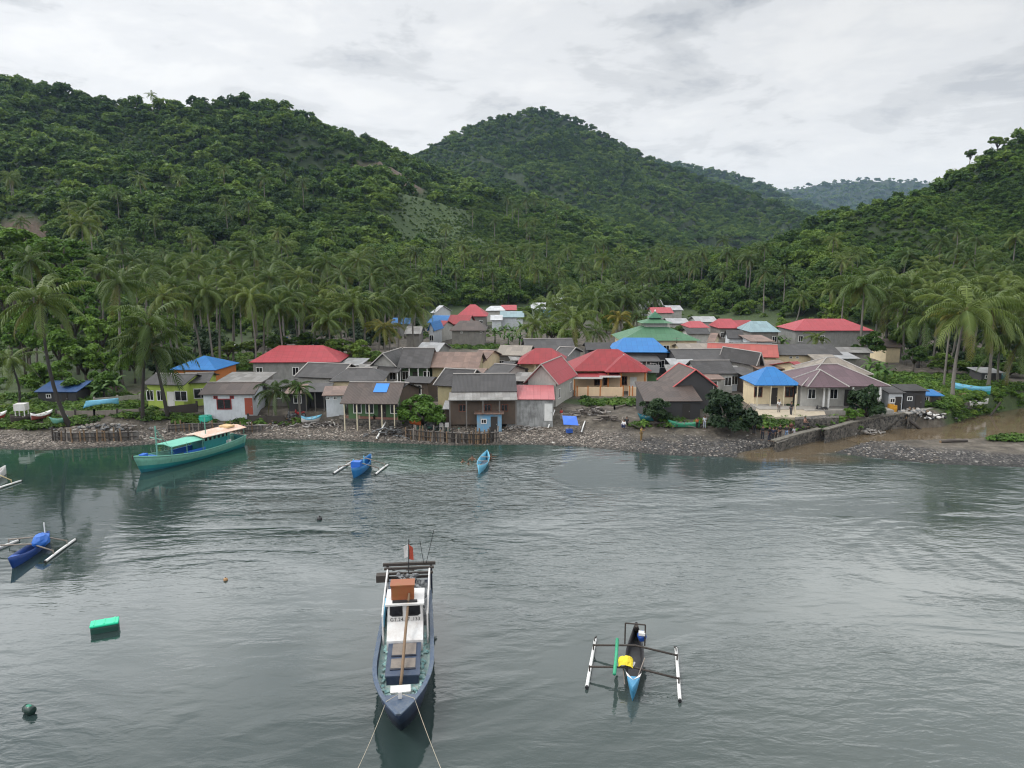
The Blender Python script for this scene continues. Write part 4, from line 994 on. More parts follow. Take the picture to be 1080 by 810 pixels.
# ================================================================== single palms
CROWNS = [palm_crown_mesh(10 + i, PALM, nf=19 + i % 4, Lf=5.2, nl=17, dead=1 + i % 2) for i in range(6)]
CROWN_Y = [palm_crown_mesh(60 + i, PALMY, nf=19, Lf=4.2, nl=20, dead=2, yellow=.5) for i in range(2)]
CROWN_S = [palm_crown_mesh(80 + i, BRIGHT if i else PALM, nf=18, Lf=3.7, nl=17, dead=1) for i in range(2)]
_ptr = random.Random(31)
def trunk_tube(p0, p1, bend, r0=.21, r1=.11):
    p0, p1 = Vector(p0), Vector(p1); pts, rr = [], []
    for i in range(10):
        f = i / 9; p = p0.lerp(p1, f); p += Vector(bend) * (math.sin(math.pi * f ** .8)); pts.append(p); rr.append(r0 + (r1 - r0) * f + (.13 if i == 0 else 0))
    mb = MB(); mb.tube(pts, rr, 7); return mb
PALMS = []
def palm(uc, vc, base=None, Y=None, sc=1.0, kind='n', label=None, group=None, mat=None, lean=None, bend=.5):
    if base: b = G(*base)
    else:
        c0 = PY(uc, vc, Y); lx = _ptr.uniform(-1.4, 1.4) if lean is None else lean
        b = Vector((c0.x + lx, Y + _ptr.uniform(-.6, .6), 0)); b.z = Hs(b.x, b.y)
    c = PY(uc, vc, b.y + (_ptr.uniform(-.5, .5) if base else 0))
    if c.z - b.z < 2.2: c.z = b.z + 2.2
    root = empty('coconut_palm', b, 0, label, 'palm tree', group)
    d = c - b
    tr = trunk_tube((0, 0, -.3), d, (_ptr.uniform(-bend, bend), _ptr.uniform(-bend, bend), 0), .20 * max(.8, sc), .11).build('trunk', mat or PBARK, root, True)
    lst = CROWNS if kind == 'n' else (CROWN_Y if kind == 'y' else CROWN_S)
    cr = bpy.data.objects.new('crown', _ptr.choice(lst)); COL.objects.link(cr); cr.parent = root
    cr.location = d; cr.scale = (sc, sc, sc * _ptr.uniform(.92, 1.08)); cr.rotation_euler = (_ptr.uniform(-.14, .14), _ptr.uniform(-.14, .14), _ptr.uniform(0, 6.28))
    FOOT.append((b.x, b.y, .3)); PALMS.append((uc, root)); return root
# those that stand out
palm(42, 316, (74, 449), sc=1.3, label='tall shore palm with dark trunk leaning left beside the beached canoes', mat=DBARK, bend=.9)
palm(160, 366, (177, 441), sc=1.3, label='low shore palm with leaning dark trunk in front of the lime green house', mat=DBARK, bend=.3)
palm(156, 342, (151, 443), sc=1.15, label='upright shore palm just left of the lime green house windows', mat=DBARK, bend=.2)
palm(32, 274, (39, 392), sc=1.1, label='tall palm with pale trunk behind the leaning shore palm at far left')
palm(10, 380, (18, 430), sc=.8, label='short palm at the far left edge above the red and white canoes', mat=DBARK)
palm(126, 296, Y=108, sc=1.15, label='broad palm with drooping leaves and nuts above the low shore palm')
palm(86, 236, Y=165, sc=1.15, label='dark palm standing alone on the slope right of the bare earth cut')
palm(93, 220, Y=182, sc=1.05, label='higher dark palm on the slope touching the lone dark palm below it')
palm(405, 345, Y=128, sc=1.0, kind='y', label='yellowing palm with bright drooping leaves at the right end of the left grove')
palm(291, 412, (288, 443), sc=.95, kind='s', label='short fresh green palm on the shore beside the low white house', bend=.2)
palm(316, 408, (318, 440), sc=.62, kind='s', label='small palm sprouting right of the short fresh green shore palm', bend=.2)
palm(862, 356, (861, 381), sc=.55, label='small slim palm in front of the wide red hipped roof on the right', bend=.2)
palm(604, 337, Y=150, sc=1.3, label='dark spreading palm in the centre just behind the dark grey roofs', mat=DBARK)
palm(653, 335, Y=165, sc=1.1, kind='y', label='yellow leaved palm left of the green mosque roof')
palm(671, 333, Y=170, sc=1.15, kind='s', label='light green palm touching the left slope of the mosque roof')
palm(563, 342, Y=160, sc=1.1, label='low palm among banana plants left of the dark spreading centre palm')
palm(628, 349, Y=158, sc=.85, label='half hidden palm between the spreading centre palm and the yellow leaved one')
palm(629, 316, Y=175, sc=1.4, label='tall palm rising directly behind the dark spreading centre palm')
palm(659, 313, Y=188, sc=1.35, label='palm with broad crown above the yellow leaved palm by the mosque')
palm(567, 284, Y=262, sc=1.15, label='tall lone palm above the far red and white roofs')
palm(614, 278, Y=270, sc=1.1, label='left one of the tall palm pair towering over the centre palms')
palm(636, 273, Y=262, sc=1.2, label='right one of the tall palm pair towering over the centre palms')
palm(974, 332, (968, 388), sc=1.45, label='dark palm with low hanging leaves right of the two slim palms by the purple house', mat=DBARK)
palm(912, 300, (908, 384), sc=1.4, label='slim palm with grey trunk behind the purple tiled house')
palm(939, 307, (935, 379), sc=1.5, label='slim palm with dark trunk just right of the grey trunked one', mat=DBARK)
palm(1003, 333, (995, 409), sc=.85, kind='y', label='yellow crowned palm with pale trunk left of the beached teal boat')
palm(1019, 328, (1005, 421), sc=1.4, label='palm with long pale slanting trunk at the bow of the beached teal boat')
palm(1048, 326, (1042, 410), sc=1.35, label='palm behind the stern of the beached teal boat')
palm(1076, 361, (1063, 408), sc=1.3, label='palm with pale drooping leaves at the right edge above the river bend')
palm(1056, 345, (1052, 405), sc=.9, label='palm between the beached teal boat and the right edge palm')

palm(160, 100, Y=512, sc=.95, label='single palm breaking the skyline of the left hill')
# rows, told apart by counting from the left
_num = ['first', 'second', 'third', 'fourth', 'fifth', 'sixth', 'seventh', 'eighth', 'ninth', 'tenth', 'eleventh', 'twelfth', 'thirteenth', 'fourteenth', 'fifteenth', 'sixteenth', 'seventeenth', 'eighteenth', 'nineteenth', 'twentieth']
_tens = {20: 'twenty', 30: 'thirty', 40: 'forty'}
def ordw(i):
    return _num[i] if i < 20 else _tens[(i + 1) // 10 * 10] + '-' + _num[(i + 1) % 10 - 1] if (i + 1) % 10 else {30: 'thirtieth', 40: 'fortieth'}[i + 1]
def row(group, phrase, lst, **kw):
    lst = sorted(lst)
    for i, q in enumerate(lst):
        uc, vc, Y = q[:3]; sc = q[3] if len(q) > 3 else _ptr.uniform(.9, 1.15)
        palm(uc, vc, Y=Y, sc=sc, group=group, label=phrase % ordw(i), **kw)
row('front palms of the left grove', 'coconut palm, %s from left in the front row of the left grove',
    [(185, 303, 122), (216, 306, 120), (232, 314, 124), (248, 300, 128), (263, 312, 121), (278, 318, 126), (293, 322, 122), (307, 312, 130), (320, 322, 127), (334, 326, 131), (346, 337, 124), (358, 316, 133), (372, 319, 130), (386, 322, 135), (398, 318, 138), (410, 318, 142), (423, 314, 146), (436, 324, 150), (200, 318, 124), (171, 312, 116)])
row('upper palms of the left grove', 'coconut palm, %s from left in the upper row of the left grove',
    [(155, 290, 138), (176, 281, 150), (196, 286, 146), (210, 276, 160), (228, 284, 152), (243, 274, 168), (268, 265, 172, 1.2), (256, 286, 155), (284, 292, 150), (300, 283, 165), (315, 292, 158), (328, 280, 178), (345, 277, 172, 1.2), (360, 290, 165), (378, 274, 180, 1.2), (392, 290, 172), (405, 280, 182, 1.15), (418, 290, 178), (427, 300, 175), (441, 303, 182), (140, 276, 150), (108, 284, 140)])
row('palms behind the centre roofs', 'coconut palm, %s from left in the belt of palms behind the village centre',
    [(449, 312, 200), (462, 300, 265), (480, 297, 300), (510, 300, 320), (532, 304, 310), (550, 300, 280), (584, 298, 262), (597, 306, 235), (645, 298, 240), (662, 293, 300), (684, 300, 310), (612, 310, 215, 1.4), (640, 318, 190, 1.35), (676, 306, 240, 1.3), (690, 314, 235, 1.2), (584, 322, 185, 1.25), (572, 332, 172, 1.15), (645, 306, 205, 1.35), (668, 318, 192, 1.2), (706, 311, 270), (655, 318, 200, 1.25), (722, 315, 262), (742, 322, 245), (577, 318, 235), (663, 305, 285), (600, 320, 200)])
row('palms of the right grove', 'coconut palm, %s from left in the grove behind the beached teal boat',
    [(954, 318, 128), (962, 300, 138), (980, 306, 135), (988, 318, 124), (1000, 300, 140), (1012, 308, 132), (1024, 303, 135), (1034, 316, 124), (1043, 300, 142), (1054, 306, 132), (1064, 300, 140), (1072, 318, 124), (1085, 305, 130), (1092, 322, 118), (990, 290, 160), (1030, 288, 162), (1060, 286, 165), (948, 296, 158), (926, 312, 142)])
row('palms climbing the right hillside', 'coconut palm, %s from left among those dotted up the right hillside',
    [(863, 284, 250), (845, 312, 205), (876, 305, 190), (892, 300, 185), (900, 274, 240), (958, 268, 220), (992, 254, 215), (1010, 263, 205), (1030, 252, 215), (1072, 250, 205), (976, 280, 195), (1046, 268, 195), (925, 285, 200), (826, 300, 260), (788, 288, 330), (806, 296, 300), (770, 292, 340), (745, 294, 350), (722, 296, 340), (704, 300, 320), (858, 300, 225), (812, 312, 240)])

# ================================================================== single broad-leaved trees, shrubs and banana plants
_tr = random.Random(77)
_tv = {}
def tree_crown_mesh(mat, seed, w, h, n, size):
    rngt = np.random.default_rng(seed)
    cl = [(0, 0, h * .45, w * .24, .9)]
    for i in range(17):
        a = rngt.random() * 6.283; rr = w * .46 * rngt.random() ** .45; z = h * (.12 + .8 * rngt.random()) * (1 - .4 * (rr / (w * .5)) ** 2)
        cl.append((math.cos(a) * rr, math.sin(a) * rr, z, w * (.085 + .10 * rngt.random()), .6 + .4 * rngt.random()))
    v, k = leaf_cloud(cl, n, size, rngt)
    return leaf_mesh('crown', v, k, mat)
for key, mat in (('bright', BRIGHT), ('dark', DARK), ('mid', FOREST)):
    _tv[key] = [tree_crown_mesh(mat, 300 + i + len(key) * 10, 5.0, 3.6, 2600, .26) for i in range(2)]
def tree(label, uc, vc, wpx, hpx, base=None, Y=None, kind='mid', cat='tree', name='tree', group=None):
    if base: b = G(*base)
    else:
        c0 = PY(uc, vc, Y); b = Vector((c0.x, Y, Hs(c0.x, Y)))
    c = PY(uc, vc, b.y); s = b.y / FPX; w, h = wpx * s, hpx * s
    root = empty(name, b, 0, label, cat, group)
    zb = max(c.z - h / 2 - b.z, .05)
    mb = MB(); dx = c.x - b.x
    mb.tube([(0, 0, -.3), (dx * .4, .05, zb * .6 + .1), (dx, 0, zb + h * .5)], [.05 * w * .6 + .05, .04 * w * .6 + .04, .03], 7)
    for k in range(5):
        a = k * 1.26 + _tr.random(); mb.tube([(dx * .6, 0, zb * .8 + .1), (dx + math.cos(a) * w * .18, math.sin(a) * w * .18, zb + h * .3), (dx + math.cos(a) * w * .34, math.sin(a) * w * .34, zb + h * (.35 + .3 * _tr.random()))], [.025 * w, .018 * w, .01], 5)
    mb.build('trunk', BARK, root, True)
    cr = bpy.data.objects.new('crown', _tr.choice(_tv[kind])); COL.objects.link(cr); cr.parent = root
    cr.location = (dx, 0, zb); cr.scale = (w / 5.6, w / 5.6, h / 4.3); cr.rotation_euler = (0, 0, _tr.uniform(0, 6.28))
    FOOT.append((b.x, b.y, w * .3)); return root
tree('round bright green tree on the shore above the wooden palisade', 447, 428, 60, 42, (447, 451), kind='bright')
tree('dark leafy tree left of the dark boarded shore house', 691, 428, 38, 34, (692, 446), kind='dark')
tree('large dark leafy tree between the dark boarded house and the blue cottage', 770, 428, 60, 52, (768, 452), kind='dark')
tree('dark leafy tree before the purple tiled house', 915, 423, 44, 42, (914, 441), kind='dark')
tree('light green bush at the foot of the tree before the purple house', 900, 434, 22, 16, (900, 443), kind='bright', cat='bush', name='bush')
tree('slender tree with open crown on the skyline of the right hill', 1024, 160, 12, 12, Y=368, kind='mid')
tree('dark tree highest on the skyline at the right edge', 1053, 147, 20, 14, Y=357, kind='mid')
_lb = [(8, 252, 150, 70, 44), (36, 258, 148, 60, 40), (64, 262, 146, 60, 40), (20, 282, 132, 60, 40), (60, 288, 130, 56, 40), (96, 300, 128, 50, 40), (100, 270, 150, 46, 34), (4, 300, 122, 50, 44), (76, 322, 120, 56, 46), (104, 342, 114, 52, 44),
       (60, 355, 112, 50, 40), (88, 372, 106, 52, 40), (116, 378, 106, 40, 34), (28, 350, 114, 44, 44), (50, 390, 102, 48, 38), (108, 398, 100, 40, 30), (74, 405, 99, 42, 26), (132, 332, 124, 40, 40), (140, 372, 112, 34, 34), (20, 330, 118, 40, 36)]
for i, (u, v, Y, w, h) in enumerate(sorted(_lb)):
    tree('bright green large leaved shrub, %s from left in the thicket behind the leaning palm' % ordw(i), u, v, w * .95, h, Y=Y, kind='bright', cat='shrub', name='shrub', group='bright shrubs in the thicket at far left')
for i, (u, v, Y, w, h) in enumerate(sorted([(268, 362, 128, 34, 16), (296, 358, 128, 36, 18), (326, 358, 127, 40, 20), (352, 362, 124, 40, 24), (376, 368, 122, 40, 26), (396, 374, 121, 34, 22), (240, 366, 126, 30, 14)])):
    tree('dark green shrub, %s from left in the hedge behind the left red hipped roof' % ordw(i), u, v, w, h, Y=Y, kind='mid', cat='shrub', name='shrub', group='shrubs behind the left red hipped roof')
for i, (u, v, Y, w, h) in enumerate(sorted([(716, 347, 175, 26, 16), (752, 346, 205, 22, 14), (766, 349, 190, 20, 12), (916, 359, 128, 36, 26), (640, 336, 185, 26, 26), (690, 333, 240, 24, 18), (583, 345, 168, 30, 26), (600, 352, 160, 26, 22), (826, 351, 185, 22, 18), (806, 350, 190, 18, 12), (614, 330, 200, 30, 26), (845, 330, 210, 40, 30), (880, 325, 190, 40, 30), (812, 325, 240, 40, 26), (560, 326, 230, 34, 18), (498, 312, 330, 30, 14), (540, 315, 330, 34, 14), (665, 348, 165, 24, 20), (948, 352, 135, 36, 30), (965, 372, 118, 30, 20), (1000, 380, 118, 40, 20), (1030, 382, 118, 40, 20), (1065, 385, 116, 40, 22)])):
    tree('green tree between the roofs, %s from left among those around the village houses' % ordw(i), u, v, w, h, Y=Y, kind='mid', group='trees among the village roofs')
def banana(label, u, v, base=None, Y=None, n=8, ln=2.3, hgt=2.0, group=None):
    if base: b = G(*base)
    else: c0 = PY(u, v, Y); b = Vector((c0.x, Y, Hs(c0.x, Y))); hgt = max(PY(u, v, Y).z - b.z - .5, 1.0)
    root = empty('banana_plant', b, _tr.uniform(0, 6), label, 'banana plant', group); rg = np.random.default_rng(int(u * 7 + v))
    t = MB(); t.tube([(0, 0, -.2), (.05, 0, hgt * .5), (0, 0, hgt)], [.16, .13, .09], 7); t.build('stem', BANANA, root, True)
    mb = MB()
    for k in range(n):
        a = k * 2.4 + rg.random() * .5; el = R(75 - 9 * k + rg.normal() * 8); p = Vector((0, 0, hgt)); prev = None; lf = ln * (.8 + .4 * rg.random())
        for j in range(7):
            f = j / 6; wv = .32 * math.sin(math.pi * min(f * .9 + .08, 1)) ** .6
            side = Vector((-math.sin(a), math.cos(a), 0)); cur = (p - side * wv + Vector((0, 0, -.10 * wv)), p + Vector((0, 0, .02)), p + side * wv + Vector((0, 0, -.10 * wv)))
            if prev: mb.poly([prev[0], prev[1], cur[1], cur[0]]); mb.poly([prev[1], prev[2], cur[2], cur[1]])
            prev = cur; p = p + Vector((math.cos(a) * math.cos(el), math.sin(a) * math.cos(el), math.sin(el))) * lf / 6; el -= R(15 + 5 * j * .5)
    mb.build('leaves', BANANA, root); FOOT.append((b.x, b.y, .6)); return root
for i, (u, v, Y) in enumerate(sorted([(522, 348, 165), (532, 344, 172), (540, 347, 168), (549, 343, 178), (556, 349, 165), (536, 354, 158), (548, 355, 158), (564, 351, 165), (820, 360, 160), (826, 364, 155), (918, 382, 112), (926, 386, 110), (934, 389, 109), (482, 337, 300), (105, 408, 98), (120, 402, 99)])):
    banana('banana plant with broad leaves, %s from left of the banana plants around the village' % ordw(i), u, v, Y=Y, group='banana plants around the village')

# ================================================================== boats
def hull_verts(L, B, stations=15, nb=7, zg=1.0, zk=-.4, sheer_b=.5, sheer_s=.15, full=.55, stern=.7, rake=.8, flare=.75, tb=.0):
    """an open hull, bow at +y. returns rows of section points and the gunwale half-breadths"""
    rows, info = [], []
    for i in range(stations + 1):
        t = i / stations; y = -L / 2 + L * t
        if t < full: hb = B / 2 * (stern + (1 - stern) * math.sin(math.pi / 2 * t / full))
        else: hb = B / 2 * (1 - ((t - full) / (1 - full)) ** 2.2) + tb
        hb = max(hb, .012)
        g = zg + sheer_b * max(0, (t - .35) / .65) ** 2 + sheer_s * max(0, (.4 - t) / .4) ** 2
        row = []
        for k in range(-nb, nb + 1):
            a = k / nb; f = abs(a)
            zz = zk + (g - zk) * (f ** 1.7); w = hb * (flare * (f ** .55) + (1 - flare) * f) * (1 if a > 0 else -1) if k else 0
            yy = y + (rake * (zz - zk) / (g - zk + 1e-6) * max(0, (t - .6) / .4) ** 2 if t > .6 else 0) - (rake * max(0, (t - .6) / .4) ** 2) * .999
            row.append((w, yy, zz))
        rows.append(row); info.append((y, hb, g))
    return rows, info
def hull_obj(name, rows, mat_out, parent, bands=None, thick=.05):
    V = [p for r in rows for p in r]; n = len(rows[0]); F = []; mi = []
    half = n // 2
    for i in range(len(rows) - 1):
        for k in range(n - 1):
            F.append((i * n + k, i * n + k + 1, (i + 1) * n + k + 1, (i + 1) * n + k))
            f = abs(k + .5 - half) / half; mi.append(0 if not bands else (1 if f > bands else 0))
    F.append(tuple(range(n - 1, -1, -1))); mi.append(mi[0])
    mats = mat_out if isinstance(mat_out, list) else [mat_out]
    o = mesh_obj(name, V, F, None, parent, True, mats=mats, midx=[min(m_, len(mats) - 1) for m_ in mi])
    md = o.modifiers.new('thick', 'SOLIDIFY'); md.thickness = thick; md.offset = 1 if True else -1
    return o
def rail_along(info, w, h, mat, name, parent, inset=0.0, rows=None, n=None):
    mb = MB()
    for s in (-1, 1):
        pts = [Vector((rw[-1][0] * s, rw[-1][1], rw[-1][2] + h * .3)) for rw in rows]
        mb.tube(pts, w, 5)
    return mb.build(name, mat, parent)
def deck_obj(rows, info, zf, mat, name, parent, t0=0.0, t1=1.0):
    """a flat deck inside the hull, between two fractions of its length"""
    V, F = [], []; n = len(rows)
    sel = [i for i in range(n) if t0 <= i / (n - 1) <= t1]
    for i in sel:
        g = info[i][2]; z = zf(i / (n - 1)) if callable(zf) else zf
        best = None
        for p in rows[i][len(rows[i]) // 2:]:
            if p[2] <= z + .02: best = p
        if best is None or z >= g - .03: best = rows[i][-1]
        # width at height z
        sec = rows[i][len(rows[i]) // 2:]; wd = sec[-1][0]; yd = sec[-1][1]
        for a, b_ in zip(sec, sec[1:]):
            if a[2] <= z <= b_[2]:
                f = (z - a[2]) / (b_[2] - a[2] + 1e-9); wd = a[0] + (b_[0] - a[0]) * f; yd = a[1] + (b_[1] - a[1]) * f
        wd = max(wd - .02, .005)
        V += [(-wd, yd, z), (wd, yd, z)]
    for i in range(len(sel) - 1): F.append((2 * i, 2 * i + 1, 2 * i + 3, 2 * i + 2))
    return mesh_obj(name, V, F, mat, parent)
def heading(stern, bow):
    d = Vector(bow) - Vector(stern); return math.atan2(-d.x, d.y)
NAVY = paint('boat_navy', (.014, .026, .062), .5, .4, 1.5, (.05, .065, .09)); NAVYD = paint('boat_navy_dark', (.006, .011, .026), .5, .3)
BLUEP = paint('boat_blue_grey', (.042, .072, .125), .5, .6, 2.0, (.13, .15, .17)); DECKT = paint('deck_turquoise', (.20, .34, .33), .7, .9, 2.2, (.42, .46, .42)); WHITEB = paint('boat_white', (.66, .66, .65), .5, .4, 1.5, (.42, .36, .32))
WOODB = paint('boat_wood', (.20, .13, .075), .7, .5); WOODG = paint('grey_wood', (.22, .19, .165), .8, .5); WOODD = paint('dark_wood', (.045, .036, .030), .8, .4); ROPE = paint('rope', (.42, .38, .30), .9, .2)
ORANGEB = paint('tank_orange', (.27, .075, .028), .5, .3, 2.0, (.20, .13, .03)); BLACKB = paint('black_rubber', (.016, .016, .018), .5, .2); TEAL = paint('boat_teal', (.015, .20, .20), .5, .3, 1.5); TEALL = paint('boat_pale_green', (.14, .36, .28), .5, .35, 1.5)
TEALD = paint('boat_deep_teal', (.010, .13, .17), .5, .3); CANOPYG = paint('canopy_green', (.16, .47, .36), .7, .2); BOATB = paint('boat_blue', (.012, .075, .36), .5, .25, 2.0); BOATLB = paint('boat_light_blue', (.14, .43, .60), .5, .3, 2.0); TARP = paint('tarp_blue', (.02, .13, .50), .5, .2, 3.0)
WHITEF = paint('float_white', (.78, .78, .76), .45, .15); GREENP = paint('pole_green', (.03, .33, .17), .5, .2); YELLOWC = paint('cloth_yellow', (.72, .56, .03), .8, .25, 6.0, (.35, .30, .02)); GREYJ = paint('grey_gear', (.10, .105, .11), .8, .6, 3.0, (.32, .33, .34)); REDC = paint('flag_red', (.42, .07, .04), .8, .2)
def rope(name, pts, label, r=.013, parent=None):
    mb = MB(); mb.tube(pts, r, 6); o = mb.build(name, ROPE, parent, True)
    if not parent: tag(o, label, 'rope')
    return o

def big_boat():
    stern = PZ(432, 597, 2.2); stern.z = 0; bow = PZ(420, 756, 1.75); bow.z = 0
    L = (bow - stern).length; mid = (bow + stern) / 2; rz = heading(stern, bow)
    root = empty('fishing_boat', mid, rz, 'long navy wooden fishing boat with white wheelhouse and orange tank, bow facing us', 'fishing boat')
    B = 2.75
    rows, info = hull_verts(L, B, 22, 8, zg=1.15, zk=-.9, sheer_b=.62, sheer_s=.15, full=.62, stern=.84, rake=2.5, flare=.9)
    hull_obj('hull', rows, [NAVYD, NAVY], root, .80, .07)
    mb = MB()
    for s in (-1, 1):
        pts = [Vector((r_[-1][0] * s * .985, r_[-1][1], r_[-1][2] + .03)) for r_ in rows]
        for a, b_ in zip(pts, pts[1:]):
            sd = Vector((1, 0, 0)) * .10; mb.add([a - sd, a + sd, b_ + sd, b_ - sd, a - sd + Vector((0, 0, .07)), a + sd + Vector((0, 0, .07)), b_ + sd + Vector((0, 0, .07)), b_ - sd + Vector((0, 0, .07))], [(4, 5, 6, 7), (0, 3, 2, 1), (0, 4, 7, 3), (1, 2, 6, 5), (0, 1, 5, 4), (2, 3, 7, 6)])
    mb.build('gunwale', BLUEP, root)
    deck_obj(rows, info, .92, DECKT, 'deck', root, .02, .92)
    fd = deck_obj(rows, info, lambda t_: info[min(int(round(t_ * 22)), 22)][2] - .01, BLUEP, 'foredeck', root, .855, 1.0)
    # clutter of coiled nets on the hold floor
    rg = random.Random(4); nb = MB()
    for _ in range(150):
        y = rg.choice([rg.uniform(L * .27, L * .38), rg.uniform(-L * .1, L * .36)]); sx = 1 if rg.random() < .5 else -1
        hbw = np.interp(y, [q_[0] for q_ in info], [q_[1] for q_ in info]) * .84 - .12; x = rg.uniform(-1, 1) * hbw if y > L * .27 else sx * rg.uniform(min(.84, hbw), hbw)
        nb.blob((x, y, .95 + rg.random() * .06), (rg.uniform(.05, .16), rg.uniform(.06, .2), rg.uniform(.03, .09)), 6, 4, .4, rg)
    nb.build('fishing_net', paint('net_turquoise', (.16, .36, .36), .9, .8, 5.0, (.45, .52, .48)), root)
    def Y(v, z): # local y of the point seen on row v at height z, on the boat's own axis
        lo, hi = -L / 2, L / 2
        for _ in range(40):
            m_ = (lo + hi) / 2; w = root.matrix_basis @ Vector((0, m_, z)); d = w - Vector((0, 0, CAM_H))
            dz = d.y * (-_sp) + d.z * _cp * 1.0; up = d.y * _sp + d.z * _cp; fw = d.y * _cp - d.z * _sp; vv = 405 - up / fw * FPX
            if vv > v: hi = m_
            else: lo = m_
        return m_
    # navy hatch house
    y0, y1, yf = Y(677, 1.35), Y(713, 1.35), Y(716, 1.2)
    hw = .74
    c_ = MB(); c_.box((0, (y0 + yf) / 2, .95), (hw * 2, yf - y0, .78)); hh_ = c_.build('hatch_house', NAVY, root)
    c_ = MB(); c_.box((0, (y0 + yf) / 2, 1.37), (hw * 2 + .12, yf - y0 + .1, .06)); c_.build('roof', paint('hatch_top_blue', (.030, .050, .095), .5, .5, 2.0, (.07, .085, .11)), hh_)
    for va, vb in ((679, 691), (695, 705)):
        ya, yb = Y(va, 1.4), Y(vb, 1.4)
        c_ = MB(); c_.box((0, (ya + yb) / 2, 1.415), (1.15, yb - ya, .05)); ho = c_.build('hatch_cover', WOODG, hh_)
        c_ = MB(); c_.box((0, yb + .07, 1.41), (1.2, .12, .055)); c_.build('hatch_edge', NAVYD, ho)
    # wheelhouse: long sloping white front, two windows, roof
    zt = 3.0
    yb_, yw, yr = Y(676, 1.5), Y(655, 2.12), Y(637, zt)          # foot of the slope, foot of the windscreen, roof front edge
    yr = min(yr, yw - .12); ya = yr - 1.5; wx = .90; wt = .86
    wv = [(-wx, yb_, .62), (wx, yb_, .62), (wx, yb_, 1.52), (-wx, yb_, 1.52), (-wx, yw, 2.1), (wx, yw, 2.1), (-wt, yr, zt), (wt, yr, zt), (-wt, ya, zt), (wt, ya, zt), (-wx, ya, .62), (wx, ya, .62)]
    wf = [(0, 1, 2, 3), (3, 2, 5, 4), (4, 5, 7, 6), (6, 7, 9, 8), (8, 9, 11, 10), (1, 11, 9, 7, 5, 2), (0, 3, 4, 6, 8, 10)]
    wh = mesh_obj('wheelhouse', wv, wf, WHITEB, root)
    a0 = Vector((0, yw, 2.1)); a1 = Vector((0, yr, zt)); nrm = Vector((0, (zt - 2.1), yw - yr)).normalized()
    def onf(x, f, out=.0): return Vector((x, 0, 0)) + a0.lerp(a1, f) + nrm * out
    for s in (-1, 1):
        q_ = [(.12, .30), (.12, .90), (.22, .97), (.66, .97), (.76, .90), (.78, .40), (.64, .30)]
        fr = MB(); fr.poly([onf(x * s, f, .012) for x, f in (q_ if s > 0 else q_[::-1])]); o = fr.build('window', BLACKB, wh)
        pn = MB(); pn.poly([onf((x - .45) * .86 * s + .45 * s, (f - .63) * .84 + .63, .02) for x, f in (q_ if s > 0 else q_[::-1])]); pn.build('pane', GLASS, o)
    c_ = MB(); c_.box((0, (yr + ya) / 2 + .06, zt + .04), (1.95, yr - ya + .34, .09)); rf_ = c_.build('roof', WHITEB, wh)
    c_ = MB(); c_.box((0, yr + .0, zt + .13), (1.25, .16, .10)); c_.build('lamp_bar', BLACKB, rf_)
    # registration lettering on the white front
    cu = bpy.data.curves.new('lettering', 'FONT'); cu.body = 'GT.24.17 .133'; cu.size = .25; cu.align_x = 'CENTER'; cu.extrude = .004; cu.space_character = 1.05
    tx0 = bpy.data.objects.new('lettering', cu); COL.objects.link(tx0); me_ = bpy.data.meshes.new_from_object(tx0.evaluated_get(bpy.context.evaluated_depsgraph_get())); bpy.data.objects.remove(tx0)
    tx = bpy.data.objects.new('lettering', me_); COL.objects.link(tx); me_.materials.clear(); me_.materials.append(BLACKB); tx.parent = wh
    M = Matrix((Vector((-1, 0, 0)), (a1 - a0).normalized(), nrm)).transposed().to_4x4(); M.translation = onf(0, .04, .016); tx.matrix_basis = M
    # orange water tank standing on the roof
    c_ = MB(); ty = yr - .62; c_.box((.12, ty, zt + .46), (1.15, .7, .75)); tk = c_.build('water_tank', ORANGEB, root)
    c_ = MB(); c_.box((.12, ty, zt + .86), (1.24, .8, .07)); c_.build('lid', ORANGEB, tk)
    # boom lying fore and aft
    b_ = MB(); b_.tube([(.10, yf + .5, .95), (.0, y1 + .2, 1.62), (-.05, yb_ - .1, 2.05), (-.22, yr - .25, zt + .45)], [.075, .075, .07, .06], 8); b_.build('boom', WOODB, root, True)
    # white fish box on the foredeck
    c_ = MB(); c_.box((.05, Y(727, 1.2), .98), (.84, .5, .42), (0, 0, .03)); bxo = c_.build('fish_box', WHITEB, root)
    c_ = MB(); c_.box((.05, Y(727, 1.2), 1.21), (.9, .56, .06), (0, 0, .03)); c_.build('lid', WHITEB, bxo)
    # side rails, stern gantry, gear
    ys_ = -L / 2 + .25
    for s in (-1, 1):
        m_ = MB(); m_.tube([(s * 1.13, ya + 1.7, 2.5), (s * 1.16, ya - .2, 2.62), (s * 1.2, ys_ + 1.3, 2.65)], .055, 6); m_.tube([(s * 1.13, ya + 1.7, .7), (s * 1.13, ya + 1.7, 2.5)], .045, 6); m_.tube([(s * 1.2, ys_ + 1.3, .7), (s * 1.2, ys_ + 1.3, 2.65)], .045, 6)
        m_.build('side_rail', WHITEB, root)
        m_ = MB(); m_.box((s * 1.28, ys_, 1.5), (.14, .14, 1.9)); m_.box((s * 1.28, ys_ + 1.0, 1.5), (.12, .12, 1.7)); m_.build('post', NAVYD, root)
    g_ = MB(); g_.box((0, ys_, 2.45), (3.1, .2, .16)); g_.box((0, ys_ + .5, 2.40), (2.9, .16, .12)); g_.box((0, ys_ + 1.0, 2.3), (2.8, .14, .12)); g_.box((0, ys_ - .05, 1.6), (2.6, .1, .16)); g_.build('stern_gantry', WOODD, root)
    rg = random.Random(8); g_ = MB()
